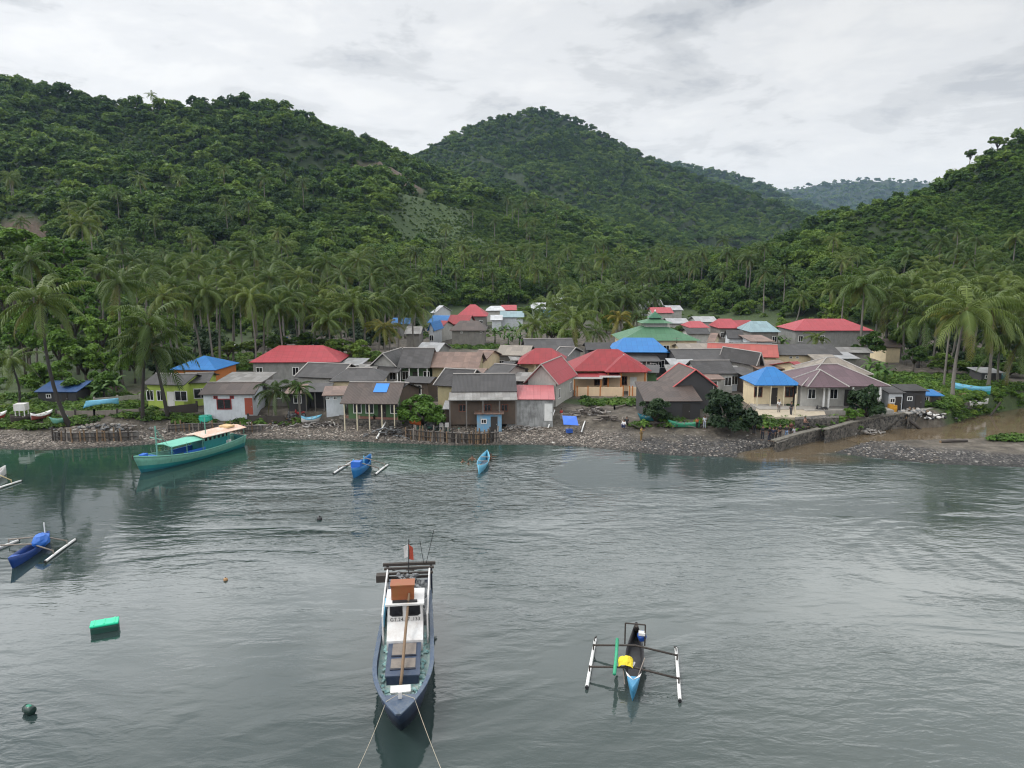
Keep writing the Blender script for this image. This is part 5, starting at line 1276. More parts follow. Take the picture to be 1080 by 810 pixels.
    for _ in range(60):
        g_.blob((rg.uniform(-.95, .95), rg.uniform(ys_ + .9, ya - .05), rg.uniform(1.6, 2.45)), (rg.uniform(.08, .3), rg.uniform(.1, .35), rg.uniform(.05, .16)), 6, 4, .5, rg)
    g_.box((0, (ys_ + ya) / 2 + .4, 1.2), (2.1, ya - ys_ - 1.2, .9)); g_.build('gear_pile', GREYJ, root)
    g_ = MB()
    for _ in range(14): a = Vector((rg.uniform(-.9, .9), rg.uniform(ys_ + .8, ya), 2.5)); g_.tube([a, a + Vector((rg.uniform(-.6, .6), rg.uniform(-.8, .8), rg.uniform(-.1, .3)))], .03, 5)
    g_.build('bamboo_pole', WOODD, root)
    g_ = MB(); g_.box((1.16, ya + .1, 1.9), (.1, 1.9, .7)); g_.build('tarpaulin', paint('tarp_light_blue', (.14, .48, .72), .6, .4, 3.0), root)
    g_ = MB(); g_.box((1.5, ys_ + 1.25, 2.2), (.7, .5, .4)); g_.build('engine_box', WOODD, root)
    g_ = MB(); g_.tube([(0.0, ys_ + 1.2, 2.4), (-.05, ys_ + 1.1, 4.4)], .03, 6); fp = g_.build('flag_pole', BLACKB, root)
    fl = MB()
    for c__, x0_ in ((0, 0),):
        for i in range(4):
            xa, xb = -.02 - i * .07, -.02 - (i + 1) * .07
            fl.poly([(xa - .04 * math.sin(i), ys_ + 1.12 + .05 * math.sin(i * 1.4), 4.1 - i * .06), (xb - .04 * math.sin(i + 1), ys_ + 1.12 + .05 * math.sin(i * 1.4 + 1.4), 4.1 - (i + 1) * .06), (xb, ys_ + 1.12, 3.2 - i * .02), (xa, ys_ + 1.12, 3.2 - i * .02)])
    fl.build('flag', REDC, fp, solid=.015)
    fl = MB(); fl.poly([(.02, ys_ + 1.12, 4.1), (.26, ys_ + 1.16, 3.98), (.24, ys_ + 1.1, 3.25), (.02, ys_ + 1.12, 3.35)]); fl.build('flag', WHITEB, fp, solid=.015)
    for x, hgt, dx in ((-1.0, 2.0, -.5), (-.85, 1.3, .2)):
        g_ = MB(); g_.tube([(x, ys_ + .1, 2.5), (x + dx, ys_ - .1, 2.5 + hgt)], .018, 5); g_.build('antenna', BLACKB, root)
    b1 = root.matrix_basis @ Vector((.55, L / 2 - 1.15, 1.75)); b2 = root.matrix_basis @ Vector((-.62, L / 2 - 1.25, 1.75)); top = root.matrix_basis @ Vector((0, L / 2 - 1.6, 1.8))
    def sag(a, b_, s): return [a.lerp(b_, i / 12) + Vector((0, 0, -s * math.sin(math.pi * i / 12))) for i in range(13)]
    e1 = PZ(370, 826, -.3); e2 = PZ(474, 832, -.3)
    rope('mooring_rope', [top] + sag(b1, e1, .12), 'mooring rope running from the navy boat bow down left into the water')
    rope('mooring_rope', [top] + sag(b2, e2, .12), 'mooring rope running from the navy boat bow down right into the water')
    g_ = MB(); g_.box((0, L / 2 - 1.6, 1.74), (.16, .16, .3)); g_.build('bollard', WHITEB, root)
    return root
big_boat()

def float_boat(label, bow, stern, fl_l, fl_r, B=.75, zg=.5, hullm=None, inner=None, prowm=None, floatm=WHITEF, boomm=WOODD, arms=((.30,), (.72,)), cat='outrigger boat', fr=.085, sheer=.35, group=None):
    """a double-outrigger canoe; bow, stern and the ends of its two floats are seen pixels on the water"""
    b, s = PZ(*bow, .35), PZ(*stern, .35); b.z = s.z = 0
    L = (b - s).length; mid = (b + s) / 2; rz = heading(s, b); root = empty('outrigger_canoe', mid, rz, label, cat, group)
    rows, info = hull_verts(L, B, 16, 5, zg=zg, zk=-.22, sheer_b=sheer, sheer_s=sheer * .7, full=.5, stern=.12, rake=.5, flare=.8)
    hull_obj('hull', rows, hullm, root, None, .03)
    deck_obj(rows, info, .12, inner or WOODD, 'floor', root, .1, .9)
    if prowm:
        deck_obj(rows, info, lambda t_: info[min(int(round(t_ * 16)), 16)][2] + .012, prowm, 'foredeck', root, .81, 1.0)
    inv = root.matrix_basis.inverted() if root.matrix_basis else None
    inv = (Matrix.Translation(mid) @ Matrix.Rotation(rz, 4, 'Z')).inverted()
    ends = []
    for fl in (fl_l, fl_r):
        if not fl: continue
        p, q_ = inv @ PZ(*fl[0], .1), inv @ PZ(*fl[1], .1)
        if p.y > q_.y: p, q_ = q_, p
        f = MB(); f.tube([p, p.lerp(q_, .5) + Vector((0, 0, .03)), q_], fr, 8); fo_ = f.build('float', floatm, root, True)
        c_ = MB()
        for e, dv in ((p, p - q_), (q_, q_ - p)): c_.tube([e, e + dv.normalized() * .12], fr * .95, 8)
        c_.build('end_cap', BLACKB, fo_); ends.append((p, q_))
    for (f,) in arms:
        bm_ = MB(); yh = -L / 2 + L * f; zz = zg + .16; left = []
        for p, q_ in ends:
            t_ = p.lerp(q_, .28 if f < .5 else .74) if True else p
            left.append(t_)
        left.sort(key=lambda v_: v_.x)
        if len(left) == 2:
            a, c__ = left; bm_.tube([a + Vector((0, 0, .34)), Vector((0, (a.y + c__.y) / 2, zz)), c__ + Vector((0, 0, .34))], .052, 6)
            for e in (a, c__): bm_.tube([e + Vector((0, 0, -.02)), e + Vector((0, 0, .4))], .04, 6)
        else:
            a = left[0]; bm_.tube([a + Vector((0, 0, .1)), Vector((a.x * .82, yh, zz)), Vector((0, yh, zz + .06))], .042, 6)
        bm_.build('outrigger_boom', boomm, root, True)
    return root, L, inv, rows, info

# the one in front, right of the navy boat
r_, L_, inv, rows, info = float_boat('dark outrigger canoe with white floats, yellow cloth and green pole, bow facing us', (667, 737), (671, 664), ((628, 674), (619, 724)), ((713, 684), (717, 738)), B=.95, zg=.55,
                                     hullm=paint('canoe_dark', (.03, .03, .034), .6, .5), inner=BLACKB, prowm=paint('canoe_prow_blue', (.05, .24, .42), .5, .3, 3.0))
m_ = MB(); _n = len(rows); _q = lambda i, f: Vector((rows[i][-1][0] * f, rows[i][-1][1], rows[i][-1][2] + .03))
m_.add([_q(13, 1), _q(13, -1), _q(12, -1), _q(14, 0), _q(12, 1)], [(0, 3, 2, 4)] if False else [(0, 3, 4), (1, 2, 3)]); m_.build('chevron', WHITEB, r_, solid=.012)
w_ = lambda u, v, z: inv @ PZ(u, v, z)
m_ = MB(); m_.tube([w_(651, 674, 1.0), w_(650, 692, .95), w_(648, 711, .85)], .085, 8); m_.build('bamboo_pole', GREENP, r_, True)
m_ = MB(); rg = random.Random(3); pc = w_(660, 698, .85); gv = []
for i in range(9):
    for j in range(9):
        x, y = (i - 4) * .085, (j - 4) * .10; zz = .22 * max(0, 1 - (x * x + y * y) * 5) + .07 * rg.random() - .35 * max(0, abs(x) - .22) - .3 * max(0, abs(y) - .25)
        gv.append(pc + Vector((x + rg.uniform(-.02, .02), y + rg.uniform(-.03, .03), zz)))
m_.add(gv, [(i * 9 + j, i * 9 + j + 1, i * 9 + j + 10, i * 9 + j + 9) for i in range(8) for j in range(8)])
m_.build('cloth', YELLOWC, r_, solid=.02)
_pb = paint('canoe_prow_blue', (0, 0, 0)); ho = [c for c in r_.children if c.name.startswith('hull')][0]; ho.data.materials.append(_pb); ho.data.materials.append(WHITEB)
for p_ in ho.data.polygons:
    yc_ = sum(ho.data.vertices[i].co.y for i in p_.vertices) / len(p_.vertices)
    if yc_ > L_ * .30: p_.material_index = 1
m_ = MB()
for u, v0, v1 in ((659, 662, 679), (680, 664, 681)): m_.tube([w_(u, v1, .6), w_(u, v1, .6) + Vector((0, 0, 1.15))], .04, 6)
a_, b_ = w_(659, 679, .6) + Vector((0, 0, 1.15)), w_(680, 681, .6) + Vector((0, 0, 1.15)); m_.tube([a_, b_], .04, 6); m_.build('stern_frame', WOODD, r_)
m_ = MB(); m_.blob(w_(677, 671, 1.0), (.24, .22, .3), 8, 6, .2); mo2 = m_.build('engine', BOATB, r_)
m_ = MB(); m_.box(w_(677, 668, 1.25), (.34, .3, .14)); m_.build('engine_cover', WHITEB, mo2)
m_ = MB(); m_.tube([w_(671, 664, .5), w_(671, 660, .9)], [.14, .09], 7); m_.build('stern_post', WOODD, r_)
m_ = MB(); m_.tube([w_(680, 694, .9), w_(673, 713, .6)], .03, 5); m_.tube([w_(657, 704, .6), w_(659, 722, .3)], .03, 5); m_.build('paddle', WOODG, r_)
m_ = MB(); m_.tube([w_(667, 703, .75), w_(669, 699, .75)], .06, 6); m_.build('bottle', WHITEB, r_)
for u0, v0, u1, v1 in ((627, 676, 629, 671), (713, 686, 711, 682)):
    m_ = MB(); m_.tube([w_(u0, v0, .15), w_(u0, v0 - 2, .5), w_(u1, v1, .75)], .03, 5); m_.build('float_arm', WOODD, r_)
# left
r2, *_x = float_boat('blue outrigger canoe with blue covered stern and white floats near the left edge', (9, 597), (52, 566), ((-16, 584), (19, 570)), ((48, 592), (79, 569)), B=.95, zg=.55, hullm=paint('boat_dark_blue', (.008, .045, .21), .5, .3), inner=WOODD, prowm=BOATB, boomm=WOODG)
inv2 = _x[1]; m_ = MB(); m_.blob(inv2 @ PZ(43, 570, .8), (.55, .8, .42), 9, 6, .35, random.Random(2)); m_.build('cover', TARP, r2)
m_ = MB(); m_.tube([inv2 @ PZ(48, 568, .6), inv2 @ PZ(48, 568, .6) + Vector((0, 0, 1.2))], .04, 6); m_.build('mast', WHITEF, r2)
float_boat('white outrigger canoe half cut off at the left edge of the bay', (-40, 520), (6, 496), ((-60, 512), (-28, 497)), ((-14, 519), (22, 507)), B=1.0, zg=.6, hullm=WHITEB, inner=WOODG, prowm=WHITEB, boomm=paint('bamboo', (.40, .33, .18), .7, .3))
r3, *_x = float_boat('bright blue outrigger canoe with two short white floats off the wooden palisade', (371, 502), (391, 485), ((352, 499), (371, 487)), ((396, 500), (409, 490)), B=1.35, zg=.75, hullm=paint('canoe_mid_blue', (.02, .17, .42), .5, .3), inner=BOATB, prowm=BOATB, boomm=WOODG)
inv3 = _x[1]; m_ = MB()
for u, v in ((373, 494), (384, 490)): m_.tube([inv3 @ PZ(u, v, .7), inv3 @ PZ(u, v, .7) + Vector((0, 0, .9))], .05, 6)
m_.build('post', BOATLB, r3); m_ = MB(); m_.box(inv3 @ PZ(376, 489, 1.2), (.9, .7, .5)); m_.build('cover', TARP, r3)

def canoe(label, bow, stern, B=.8, zg=.5, z=0.0, hullm=BOATLB, inner=WOODD, ground=False, flip=False, cat='canoe', sheer=.4, name='canoe', bands=None, group=None):
    if ground: b, s = G(*bow), G(*stern)
    else: b, s = PZ(*bow, .3), PZ(*stern, .3); b.z = s.z = 0
    L = (b - s).length; mid = (b + s) / 2; rz = heading(s, b); root = empty(name, (mid.x, mid.y, max(b.z, s.z) + z if ground else 0), rz, label, cat, group)
    rows, info = hull_verts(L, B, 14, 5, zg=zg, zk=-.22 if not ground else .0, sheer_b=sheer, sheer_s=sheer * .8, full=.5, stern=.12, rake=.4, flare=.8)
    hull_obj('hull', rows, hullm, root, bands, .035); deck_obj(rows, info, .14 if not ground else .2, inner, 'floor', root, .1, .9)
    th = MB()
    for t_ in (3, 7, 10): th.box((0, info[t_][0], info[t_][2] - .08), (info[t_][1] * 1.9, .16, .04))
    th.build('seat', WOODG, root)
    if flip: root.rotation_euler = (math.pi, 0, rz + math.pi); root.location.z += zg + .1
    return root
canoe('light blue canoe pointing ashore among the swimmers', (514, 481), (505, 497), B=1.15, zg=.6, hullm=BOATLB, inner=BLUEP)
canoe('red canoe with pale rim lying at the left edge of the beach', (8, 441), (-14, 449), .9, .6, ground=True, hullm=[paint('canoe_red', (.36, .05, .03), .6, .4), WHITEF], bands=.75)
canoe('dark canoe drawn up on the beach right of the white tank stand', (38, 443), (12, 450), .9, .6, ground=True, hullm=WOODD)
canoe('white and red canoe pointing uphill on the pebbles left of the leaning palm', (56, 440), (34, 449), 1.0, .6, ground=True, hullm=[paint('canoe_redbrown', (.22, .05, .035), .6, .4), WHITEF], bands=.7)
canoe('green edged canoe half hidden at the foot of the leaning palm', (53, 452), (72, 446), .9, .6, ground=True, hullm=TEALL)
canoe('long turquoise canoe resting upside down beside the stakes at left', (88, 437), (126, 432), .9, .5, .9, ground=True, hullm=BOATLB, flip=True)
canoe('orange red canoe lying under the round shore tree', (430, 449), (444, 453), .9, .55, .3, ground=True, hullm=paint('canoe_orange', (.52, .12, .03), .6, .3))
canoe('long green canoe lying before the dark boarded shore house', (704, 451), (738, 451), .8, .5, ground=True, hullm=paint('canoe_green', (.03, .25, .14), .6, .3), inner=TEALL)
canoe('long teal boat drawn up on the grass beyond the sea wall', (1002, 412), (1044, 419), 1.5, .9, ground=True, hullm=[paint('canoe_teal', (.02, .28, .24), .6, .3), BOATLB], bands=.6, cat='boat', name='boat')
canoe('brown wooden boat beside the teal boat on the grass', (980, 417), (1018, 421), 1.0, .5, ground=True, hullm=WOODB, cat='boat', name='boat')
canoe('small pale canoe tipped at the end of the sea wall', (1022, 427), (1042, 424), .8, .5, ground=True, hullm=WHITEB)
canoe('light blue boat parked among the palm trunks of the left grove', (236, 369), (262, 368), 1.8, 1.0, ground=True, hullm=[BOATLB, WHITEB], bands=.8, cat='boat', name='boat')
canoe('dark blue boat parked deep in the left grove', (276, 362), (304, 361), 1.8, .9, ground=True, hullm=BOATB, cat='boat', name='boat')
canoe('dark green boat in the shade under the right edge palms', (1032, 401), (1062, 402), 1.6, 1.0, ground=True, hullm=TEALD, cat='boat', name='boat')

def turquoise_boat():
    b, s = PZ(141, 491, .9), PZ(253, 462, .9); b.z = s.z = 0
    L = (b - s).length; mid = (b + s) / 2; rz = heading(s, b)
    root = empty('fishing_boat', mid, rz, 'turquoise fishing boat with green canopy moored below the low white house', 'fishing boat')
    rows, info = hull_verts(L, 2.9, 20, 7, zg=.95, zk=-.5, sheer_b=.8, sheer_s=.35, full=.5, stern=.7, rake=.9, flare=.85)
    hull_obj('hull', rows, [TEALD, TEAL, TEALL], root, .62, .07)
    o = root.children[0]; n = 15
    for p_ in o.data.polygons[:-1]:
        k = p_.index % 14; f = abs(k + .5 - 7) / 7; p_.material_index = 0 if f < .58 else (1 if f < .74 else 2)
    mb = MB()
    for s_ in (-1, 1): mb.tube([Vector((rw[-1][0] * s_, rw[-1][1], rw[-1][2] + .03)) for rw in rows], .075, 6)
    mb.build('gunwale', TEALL, root)
    deck_obj(rows, info, .5, WOODD, 'deck', root, .03, .8); deck_obj(rows, info, lambda t_: info[min(int(round(t_ * 20)), 20)][2] - .03, TARP, 'foredeck', root, .8, 1.0)
    ll = lambda t_: -L / 2 + L * t_
    m_ = MB(); m_.box((0, ll(.30), 1.15), (1.9, L * .26, 1.3)); cb = m_.build('cabin', TEAL, root)
    m_ = MB(); m_.box((0, ll(.30), 1.95), (1.85, L * .255, .5)); m_.build('cabin_band', TEALL, cb)
    for s_ in (-1, 1):
        for k in range(6):
            m_ = MB(); m_.box((s_ * .935, ll(.195 + k * .042), 1.96), (.03, L * .022, .3)); m_.build('window', GLASS, cb)
        m_ = MB(); m_.box((s_ * .97, ll(.52), .95), (.08, L * .2, .55)); m_.build('tarpaulin', TARP, root)
    def canopy(t0, t1, w, z0, z1, mat, name):
        o_ = make_roof(root, 'gabley', w, L * (t1 - t0), z0, z1 - z0, mat, name=name, off=(0, ll((t0 + t1) / 2)), thick=.06); return o_
    canopy(.44, .74, 2.5, 2.15, 2.3, CANOPYG, 'canopy'); canopy(.02, .46, 2.9, 2.35, 2.55, paint('canopy_pink', (.58, .36, .26), .7, .8, .9, (.62, .60, .56)), 'roof')
    m_ = MB(); m_.box((0, ll(.13), 2.62), (1.3, 1.0, .18)); m_.build('mattress', paint('mattress_tan', (.60, .42, .22), .8, .3), root)
    for t_ in (.03, .2, .45, .6, .735):
        for s_ in (-1, 1):
            m_ = MB(); m_.tube([(s_ * 1.12, ll(t_), .6), (s_ * 1.12, ll(t_), 2.2)], .04, 6); m_.build('post', TEALL, root)
    m_ = MB(); m_.tube([(0, ll(.80), .6), (0, ll(.80), 4.3)], .07, 7); ms = m_.build('mast', TEALL, root)
    m_ = MB(); m_.tube([(-.9, ll(.80), 3.0), (.9, ll(.80), 3.05)], .04, 6); m_.tube([(.0, ll(.80), 4.1), (.5, ll(.68), 1.2)], .02, 5); m_.tube([(.0, ll(.80), 4.1), (-.5, ll(.68), 1.2)], .02, 5); m_.build('rigging', TEALL, ms)
    m_ = MB(); m_.tube([(-.5, ll(.38), 2.4), (-.5, ll(.38), 4.2)], .05, 6); m_.build('mast', TEALL, root)
    m_ = MB(); m_.box((.35, ll(.90), 1.55), (.5, .9, .3), (0, 0, .4)); m_.build('tarpaulin', TARP, root)
    m_ = MB(); m_.box((-.98, ll(.185), 1.1), (.1, .6, .5)); m_.build('sack', WHITEB, root)
    m_ = MB(); m_.tube([(0, L / 2 + .05, 1.5), (0, L / 2 + .05, 1.95)], .07, 6); m_.build('bow_post', WOODD, root)
    m_ = MB(); m_.tube([(1.0, ll(.09), 1.2), (1.1, ll(.06), -.2)], .06, 6); m_.build('rudder', WOODD, root)
turquoise_boat()

# ================================================================== floats in the bay
def fish_float():
    p = PZ(111, 664, 0); root = empty('float_box', p, R(24), 'bright green rectangular float box drifting in the grey water at left', 'float')
    m_ = MB(); m_.box((0, 0, .12), (1.38, .74, .5)); o = m_.build('body', paint('float_dark_green', (.01, .06, .045), .5, .3), root)
    bv = o.modifiers.new('bevel', 'BEVEL'); bv.width = .1; bv.segments = 3
    m_ = MB(); m_.box((0, 0, .42), (1.42, .78, .14)); o = m_.build('lid', paint('float_green', (.01, .55, .30), .4, .1), root); bv = o.modifiers.new('bevel', 'BEVEL'); bv.width = .06; bv.segments = 3
    for x in (-.5, .0, .5):
        m_ = MB(); m_.box((x, 0, .50), (.06, .68, .03)); m_.build('rib', paint('float_green', (0, 0, 0)), root)
fish_float()
def barrel():
    p = PZ(31, 750, .1); root = empty('barrel_buoy', p, R(-25), 'dark green barrel buoy floating at the lower left', 'buoy')
    m_ = MB(); m_.tube([(-.27, 0, .08), (-.24, 0, .08), (0, 0, .08), (.24, 0, .08), (.27, 0, .08)], [.15, .19, .21, .19, .15], 14); m_.build('body', paint('buoy_dark', (.008, .03, .024), .3, .2), root, True)
    m_ = MB(); m_.blob((.0, 0, .255), (.17, .10, .05), 10, 5); m_.build('cap', paint('buoy_green', (.01, .20, .12), .3, .2), root, True)
barrel()
def buoy(label, u, v, r, mat, cap):
    p = PZ(u, v, 0); root = empty('buoy', p, 0, label, 'buoy'); m_ = MB(); m_.blob((0, 0, .04), (r, r, r), 12, 8); m_.build('body', mat, root, True)
    m_ = MB(); m_.tube([(0, 0, r * .8), (0, 0, r * 1.5)], r * .25, 6); m_.build('handle', cap, root)
buoy('small tan buoy alone in the water left of the navy boat', 238, 612, .14, paint('buoy_tan', (.38, .22, .10), .6, .3), WOODD)
buoy('small black buoy in the rippled water above the navy boat', 337, 548, .22, BLACKB, BLACKB)

# ================================================================== walls, terraces and things on the shore
STONE = None; CONCW = paint('old_coping', (.17, .155, .13), .95, .8, 2.5, (.05, .05, .04))
m, t, b = mat_new('rubble_stone'); P = N(t, 'ShaderNodeNewGeometry').outputs['Position']
vo = N(t, 'ShaderNodeTexVoronoi', Scale=3.4); L(t, P, vo.inputs['Vector']); ve_ = N(t, 'ShaderNodeTexVoronoi', Scale=3.4, feature='DISTANCE_TO_EDGE'); L(t, P, ve_.inputs['Vector'])
sc3 = N(t, 'ShaderNodeSeparateColor'); L(t, vo.outputs['Color'], sc3.inputs[0])
c = ramp(t, sc3.outputs[0], [(0, (.022, .021, .019)), (.5, (.06, .055, .048)), (1, (.15, .135, .115))]); c = mixc(t, ramp(t, ve_.outputs[0], [(.02, (1, 1, 1)), (.08, (0, 0, 0))]), c, (.11, .10, .088))
L(t, c, b.inputs['Base Color']); b.inputs['Roughness'].default_value = .9
bp = N(t, 'ShaderNodeBump', Strength=.9, Distance=.12); L(t, ve_.outputs[0], bp.inputs['Height']); L(t, bp.outputs[0], b.inputs['Normal']); STONE = m
def wall_run(name, label, base_px, top_px, zb, th, mat, cap=None, cat='wall', back=2.2):
    """a sloping revetment: foot line and crest line given as sight lines, with a flat crest behind"""
    foot = [PZ(u, v, zb) for u, v in base_px]; top = [PZ(u, v, z) for u, v, z in top_px]; n = len(foot)
    V = []; F = []
    for f, tp in zip(foot, top):
        d = Vector((tp.x - f.x, tp.y - f.y, 0)); d = d.normalized() if d.length > .1 else Vector((0, 1, 0))
        V += [f + Vector((0, 0, -.8)), f, tp, tp + d * .55, tp + d * .6 + Vector((0, 0, -2.2))]
    for i in range(n - 1):
        for k in range(4): F.append((i * 5 + k, (i + 1) * 5 + k, (i + 1) * 5 + k + 1, i * 5 + k + 1))
    F.append((0, 1, 2, 3, 4)); F.append(tuple((n - 1) * 5 + k for k in (4, 3, 2, 1, 0)))
    root = empty(name, (0, 0, 0), 0, label, cat); root.location = foot[0]; V = [v_ - foot[0] for v_ in V]
    mesh_obj('stone_face', V, F, mat, root)
    if cap:
        mb = MB()
        for i in range(n - 1):
            a, b_ = top[i] - foot[0], top[i + 1] - foot[0]
            d = (b_ - a).normalized(); nn = Vector((-d.y, d.x, 0)) * .32
            mb.add([a - nn * .3, b_ - nn * .3, b_ + nn * 1.9, a + nn * 1.9] + [q_ + Vector((0, 0, .14)) for q_ in (a - nn * .3, b_ - nn * .3, b_ + nn * 1.9, a + nn * 1.9)], [(4, 5, 6, 7), (0, 3, 2, 1), (0, 1, 5, 4), (1, 2, 6, 5), (2, 3, 7, 6), (3, 0, 4, 7)])
        mb.build('coping', cap, root)
    return root
wall_run('sea_wall', 'low stone block of the sea wall nearest the group of people', [(815, 474), (845, 468), (873, 463)], [(818, 466, 1.0), (845, 458, 1.15), (866, 453, 1.3)], .0, .5, STONE, CONCW)
wall_run('sea_wall', 'long sloping stone sea wall along the brown river', [(878, 464), (905, 459), (930, 455), (957, 448)], [(872, 454, 1.4), (900, 446, 1.6), (930, 440, 1.7), (957, 436, 1.8)], .0, .5, STONE, CONCW)
wall_run('sea_wall', 'far end of the stone sea wall above the green bank', [(960, 447), (990, 440), (1014, 435), (1034, 430)], [(958, 437, 1.8), (985, 431, 1.9), (1010, 426, 1.9), (1030, 423, 1.9)], .1, .5, STONE, CONC)
def prism_on(name, label, quad, h, mat, cat, z=None, dz=1.0):
    ps = [G(u, v) for u, v in quad]; zt = (max(p.z for p in ps) if z is None else z) + h; c0 = sum(ps, Vector()) / 4
    V = [(p.x - c0.x, p.y - c0.y, -dz) for p in ps] + [(p.x - c0.x, p.y - c0.y, zt - c0.z) for p in ps]
    root = empty(name, c0, 0, label, cat)
    mesh_obj('slab', V, [(0, 1, 5, 4), (1, 2, 6, 5), (2, 3, 7, 6), (3, 0, 4, 7), (4, 5, 6, 7)], mat, root); return root
tr_ = prism_on('terrace', 'pale concrete terrace slab in front of the blue hipped cottage', [(794, 444), (872, 446), (868, 434), (798, 433)], .35, paint('concrete_tan', (.42, .36, .27), .9, .35), 'terrace')
prism_on('stone_terrace', 'dark stone terrace under the porch posts of the green walled shore house', [(358, 450), (424, 451), (424, 441), (358, 441)], .25, STONE, 'terrace', dz=2.0)
prism_on('stone_kerb', 'dark stone retaining kerb below the terrace corner at right', [(838, 455), (884, 451), (884, 447), (838, 449)], .5, STONE, 'kerb')
def post_thing(name, label, cat, u, v, h, r, mat, extra=None):
    p = G(u, v); root = empty(name, p, 0, label, cat); m_ = MB(); m_.tube([(0, 0, -.3), (0, 0, h)], r, 7); m_.build('pole', mat, root)
    if extra: extra(root, h)
    return root
def arm_top(root, h): m_ = MB(); m_.box((0, 0, h - .35), (1.5, .08, .1)); m_.build('cross_arm', WOODD, root); m_ = MB(); [m_.blob((x, 0, h - .22), (.06, .06, .09), 6, 4) for x in (-.65, 0, .65)]; m_.build('insulator', WHITEB, root)
def flag_top(root, h): m_ = MB(); m_.blob((0, 0, h), (.1, .1, .1), 7, 5); m_.build('finial', CAPW, root)
def dish_top(root, h): m_ = MB(); m_.tube([(-.6, 0, h - .2), (.6, 0, h - .2)], .02, 5); m_.tube([(-.4, -.3, h - .2), (-.4, .3, h - .2)], .02, 5); m_.tube([(.3, -.3, h - .2), (.3, .3, h - .2)], .02, 5); m_.build('antenna', CONC, root)
post_thing('flag_pole', 'cream post standing on the concrete terrace', 'pole', 838, 441, 2.9, .11, POSTC, flag_top)
post_thing('utility_pole', 'thin pale pole at the right corner of the large peach house', 'pole', 681, 410, 4.0, .06, CONC, arm_top)
post_thing('utility_pole', 'dark utility pole before the wide red hipped house on the right', 'pole', 889, 362, 4.2, .09, WOODD, arm_top)
post_thing('antenna_mast', 'thin antenna mast beside the left red hipped roof', 'antenna', 326, 391, 4.6, .04, CONC, dish_top)
post_thing('antenna_mast', 'antenna pole over the dark roofs near the mosque', 'antenna', 713, 382, 4.6, .045, WOODD, dish_top)
post_thing('utility_pole', 'leaning dark timber post at the end of the sea wall', 'pole', 1043, 428, 2.9, .13, WOODD, None)
bpy.data.objects['utility_pole'].rotation_euler[0] = 0
for o in COL.objects:
    if o.get('label') == 'leaning dark timber post at the end of the sea wall': o.rotation_euler = (0, R(32), 0)
def log_thing(label, a, b_, r, mat, za=.1, zb_=.1, cat='log', name='log'):
    p, q_ = G(*a), G(*b_); d = q_ - p; root = empty(name, p, 0, label, cat); m_ = MB(); m_.tube([(0, 0, za), d * .5 + Vector((0, 0, (za + zb_) / 2 + .05)), d + Vector((0, 0, zb_))], [r, r * .95, r * .8], 7); m_.build('stem', mat, root, True)
    m_ = MB(); m_.tube([Vector((0, 0, za)) - d.normalized() * .02, Vector((0, 0, za)) - d.normalized() * .05], r * .98, 7); m_.build('cut_end', WOODB, root); return root
log_thing('dark log leaning from the sea wall down to the river', (956, 440), (974, 457), .2, WOODD, 1.2, .1)
log_thing('driftwood trunk lying on the gravel bar by the river', (992, 467), (1020, 466), .18, WOODD)
log_thing('white timber pole slanting on the beach by the round shore tree', (397, 464), (407, 453), .1, WHITEF, .1, .9)
log_thing('white plank leaning beside the raw plaster shed', (578, 452), (585, 440), .09, WHITEF, .05, .9)
log_thing('white plank lying on the shingle before the timber heap', (613, 457), (617, 445), .09, WHITEF)
log_thing('grey log lying before the raw plaster shed', (533, 452), (541, 447), .09, WOODG); log_thing('pale log lying right of the grey one before the shed', (538, 454), (550, 448), .08, CAPW)

# ---- stake palisades that hold the bank
def palisade(label, line, h, step=.34, mat=WOODG, cat='palisade', rows_=2):
    pts = [G(u, v) for u, v in line]; root = empty('palisade', pts[0], 0, label, cat); rg = random.Random(len(label)); k = 0; acc = MB(); stakes = []
    for a, b_ in zip(pts, pts[1:]):
        n = max(int((b_ - a).length / step), 1)
        for i in range(n):
            p = a.lerp(b_, i / n) - pts[0] + Vector((rg.uniform(-.1, .1), rg.uniform(-.18, .18), 0)); hh_ = h * rg.uniform(.65, 1.25); stakes.append((p, hh_, rg.uniform(-.12, .12), rg.uniform(-.1, .1)))
    for p, hh_, lx, ly in stakes:
        m_ = MB(); m_.tube([p + Vector((0, 0, -.5)), p + Vector((lx, ly, hh_))], [.11, .085], 6); m_.build('stake', rg.choice([mat, WOODD, WOODB]), root)
    m_ = MB()
    for a, b_ in zip(pts, pts[1:]):
        for z in (h * .35, h * .75): m_.tube([a - pts[0] + Vector((0, -.12, z)), b_ - pts[0] + Vector((0, -.12, z))], .06, 5)
    m_.build('rail', WOODD, root); m_ = MB()
    for a, b_ in zip(pts, pts[1:]):
        a, b_ = a - pts[0], b_ - pts[0]; d = b_ - a; m_.box((a + b_) / 2 + Vector((0, .35, h * .28)), (d.length, .3, h * .9), (0, 0, math.atan2(d.y, d.x)))
    m_.build('shade_backing', CONCD, root); return root  # dark backing added to stand in for the shade between the stakes
palisade('wooden stake palisade at the water below the round tree and blue shack', [(428, 463), (450, 465), (480, 467), (505, 468), (526, 466)], 1.5, .2)
palisade('old stake palisade on the bank between the leaning palm and the turquoise boat', [(56, 464), (76, 466), (100, 465), (125, 465), (145, 464)], 1.3, .4)
palisade('stake palisade behind the turquoise boat stern', [(176, 456), (205, 454), (235, 454), (258, 457), (275, 456)], 1.1, .45)
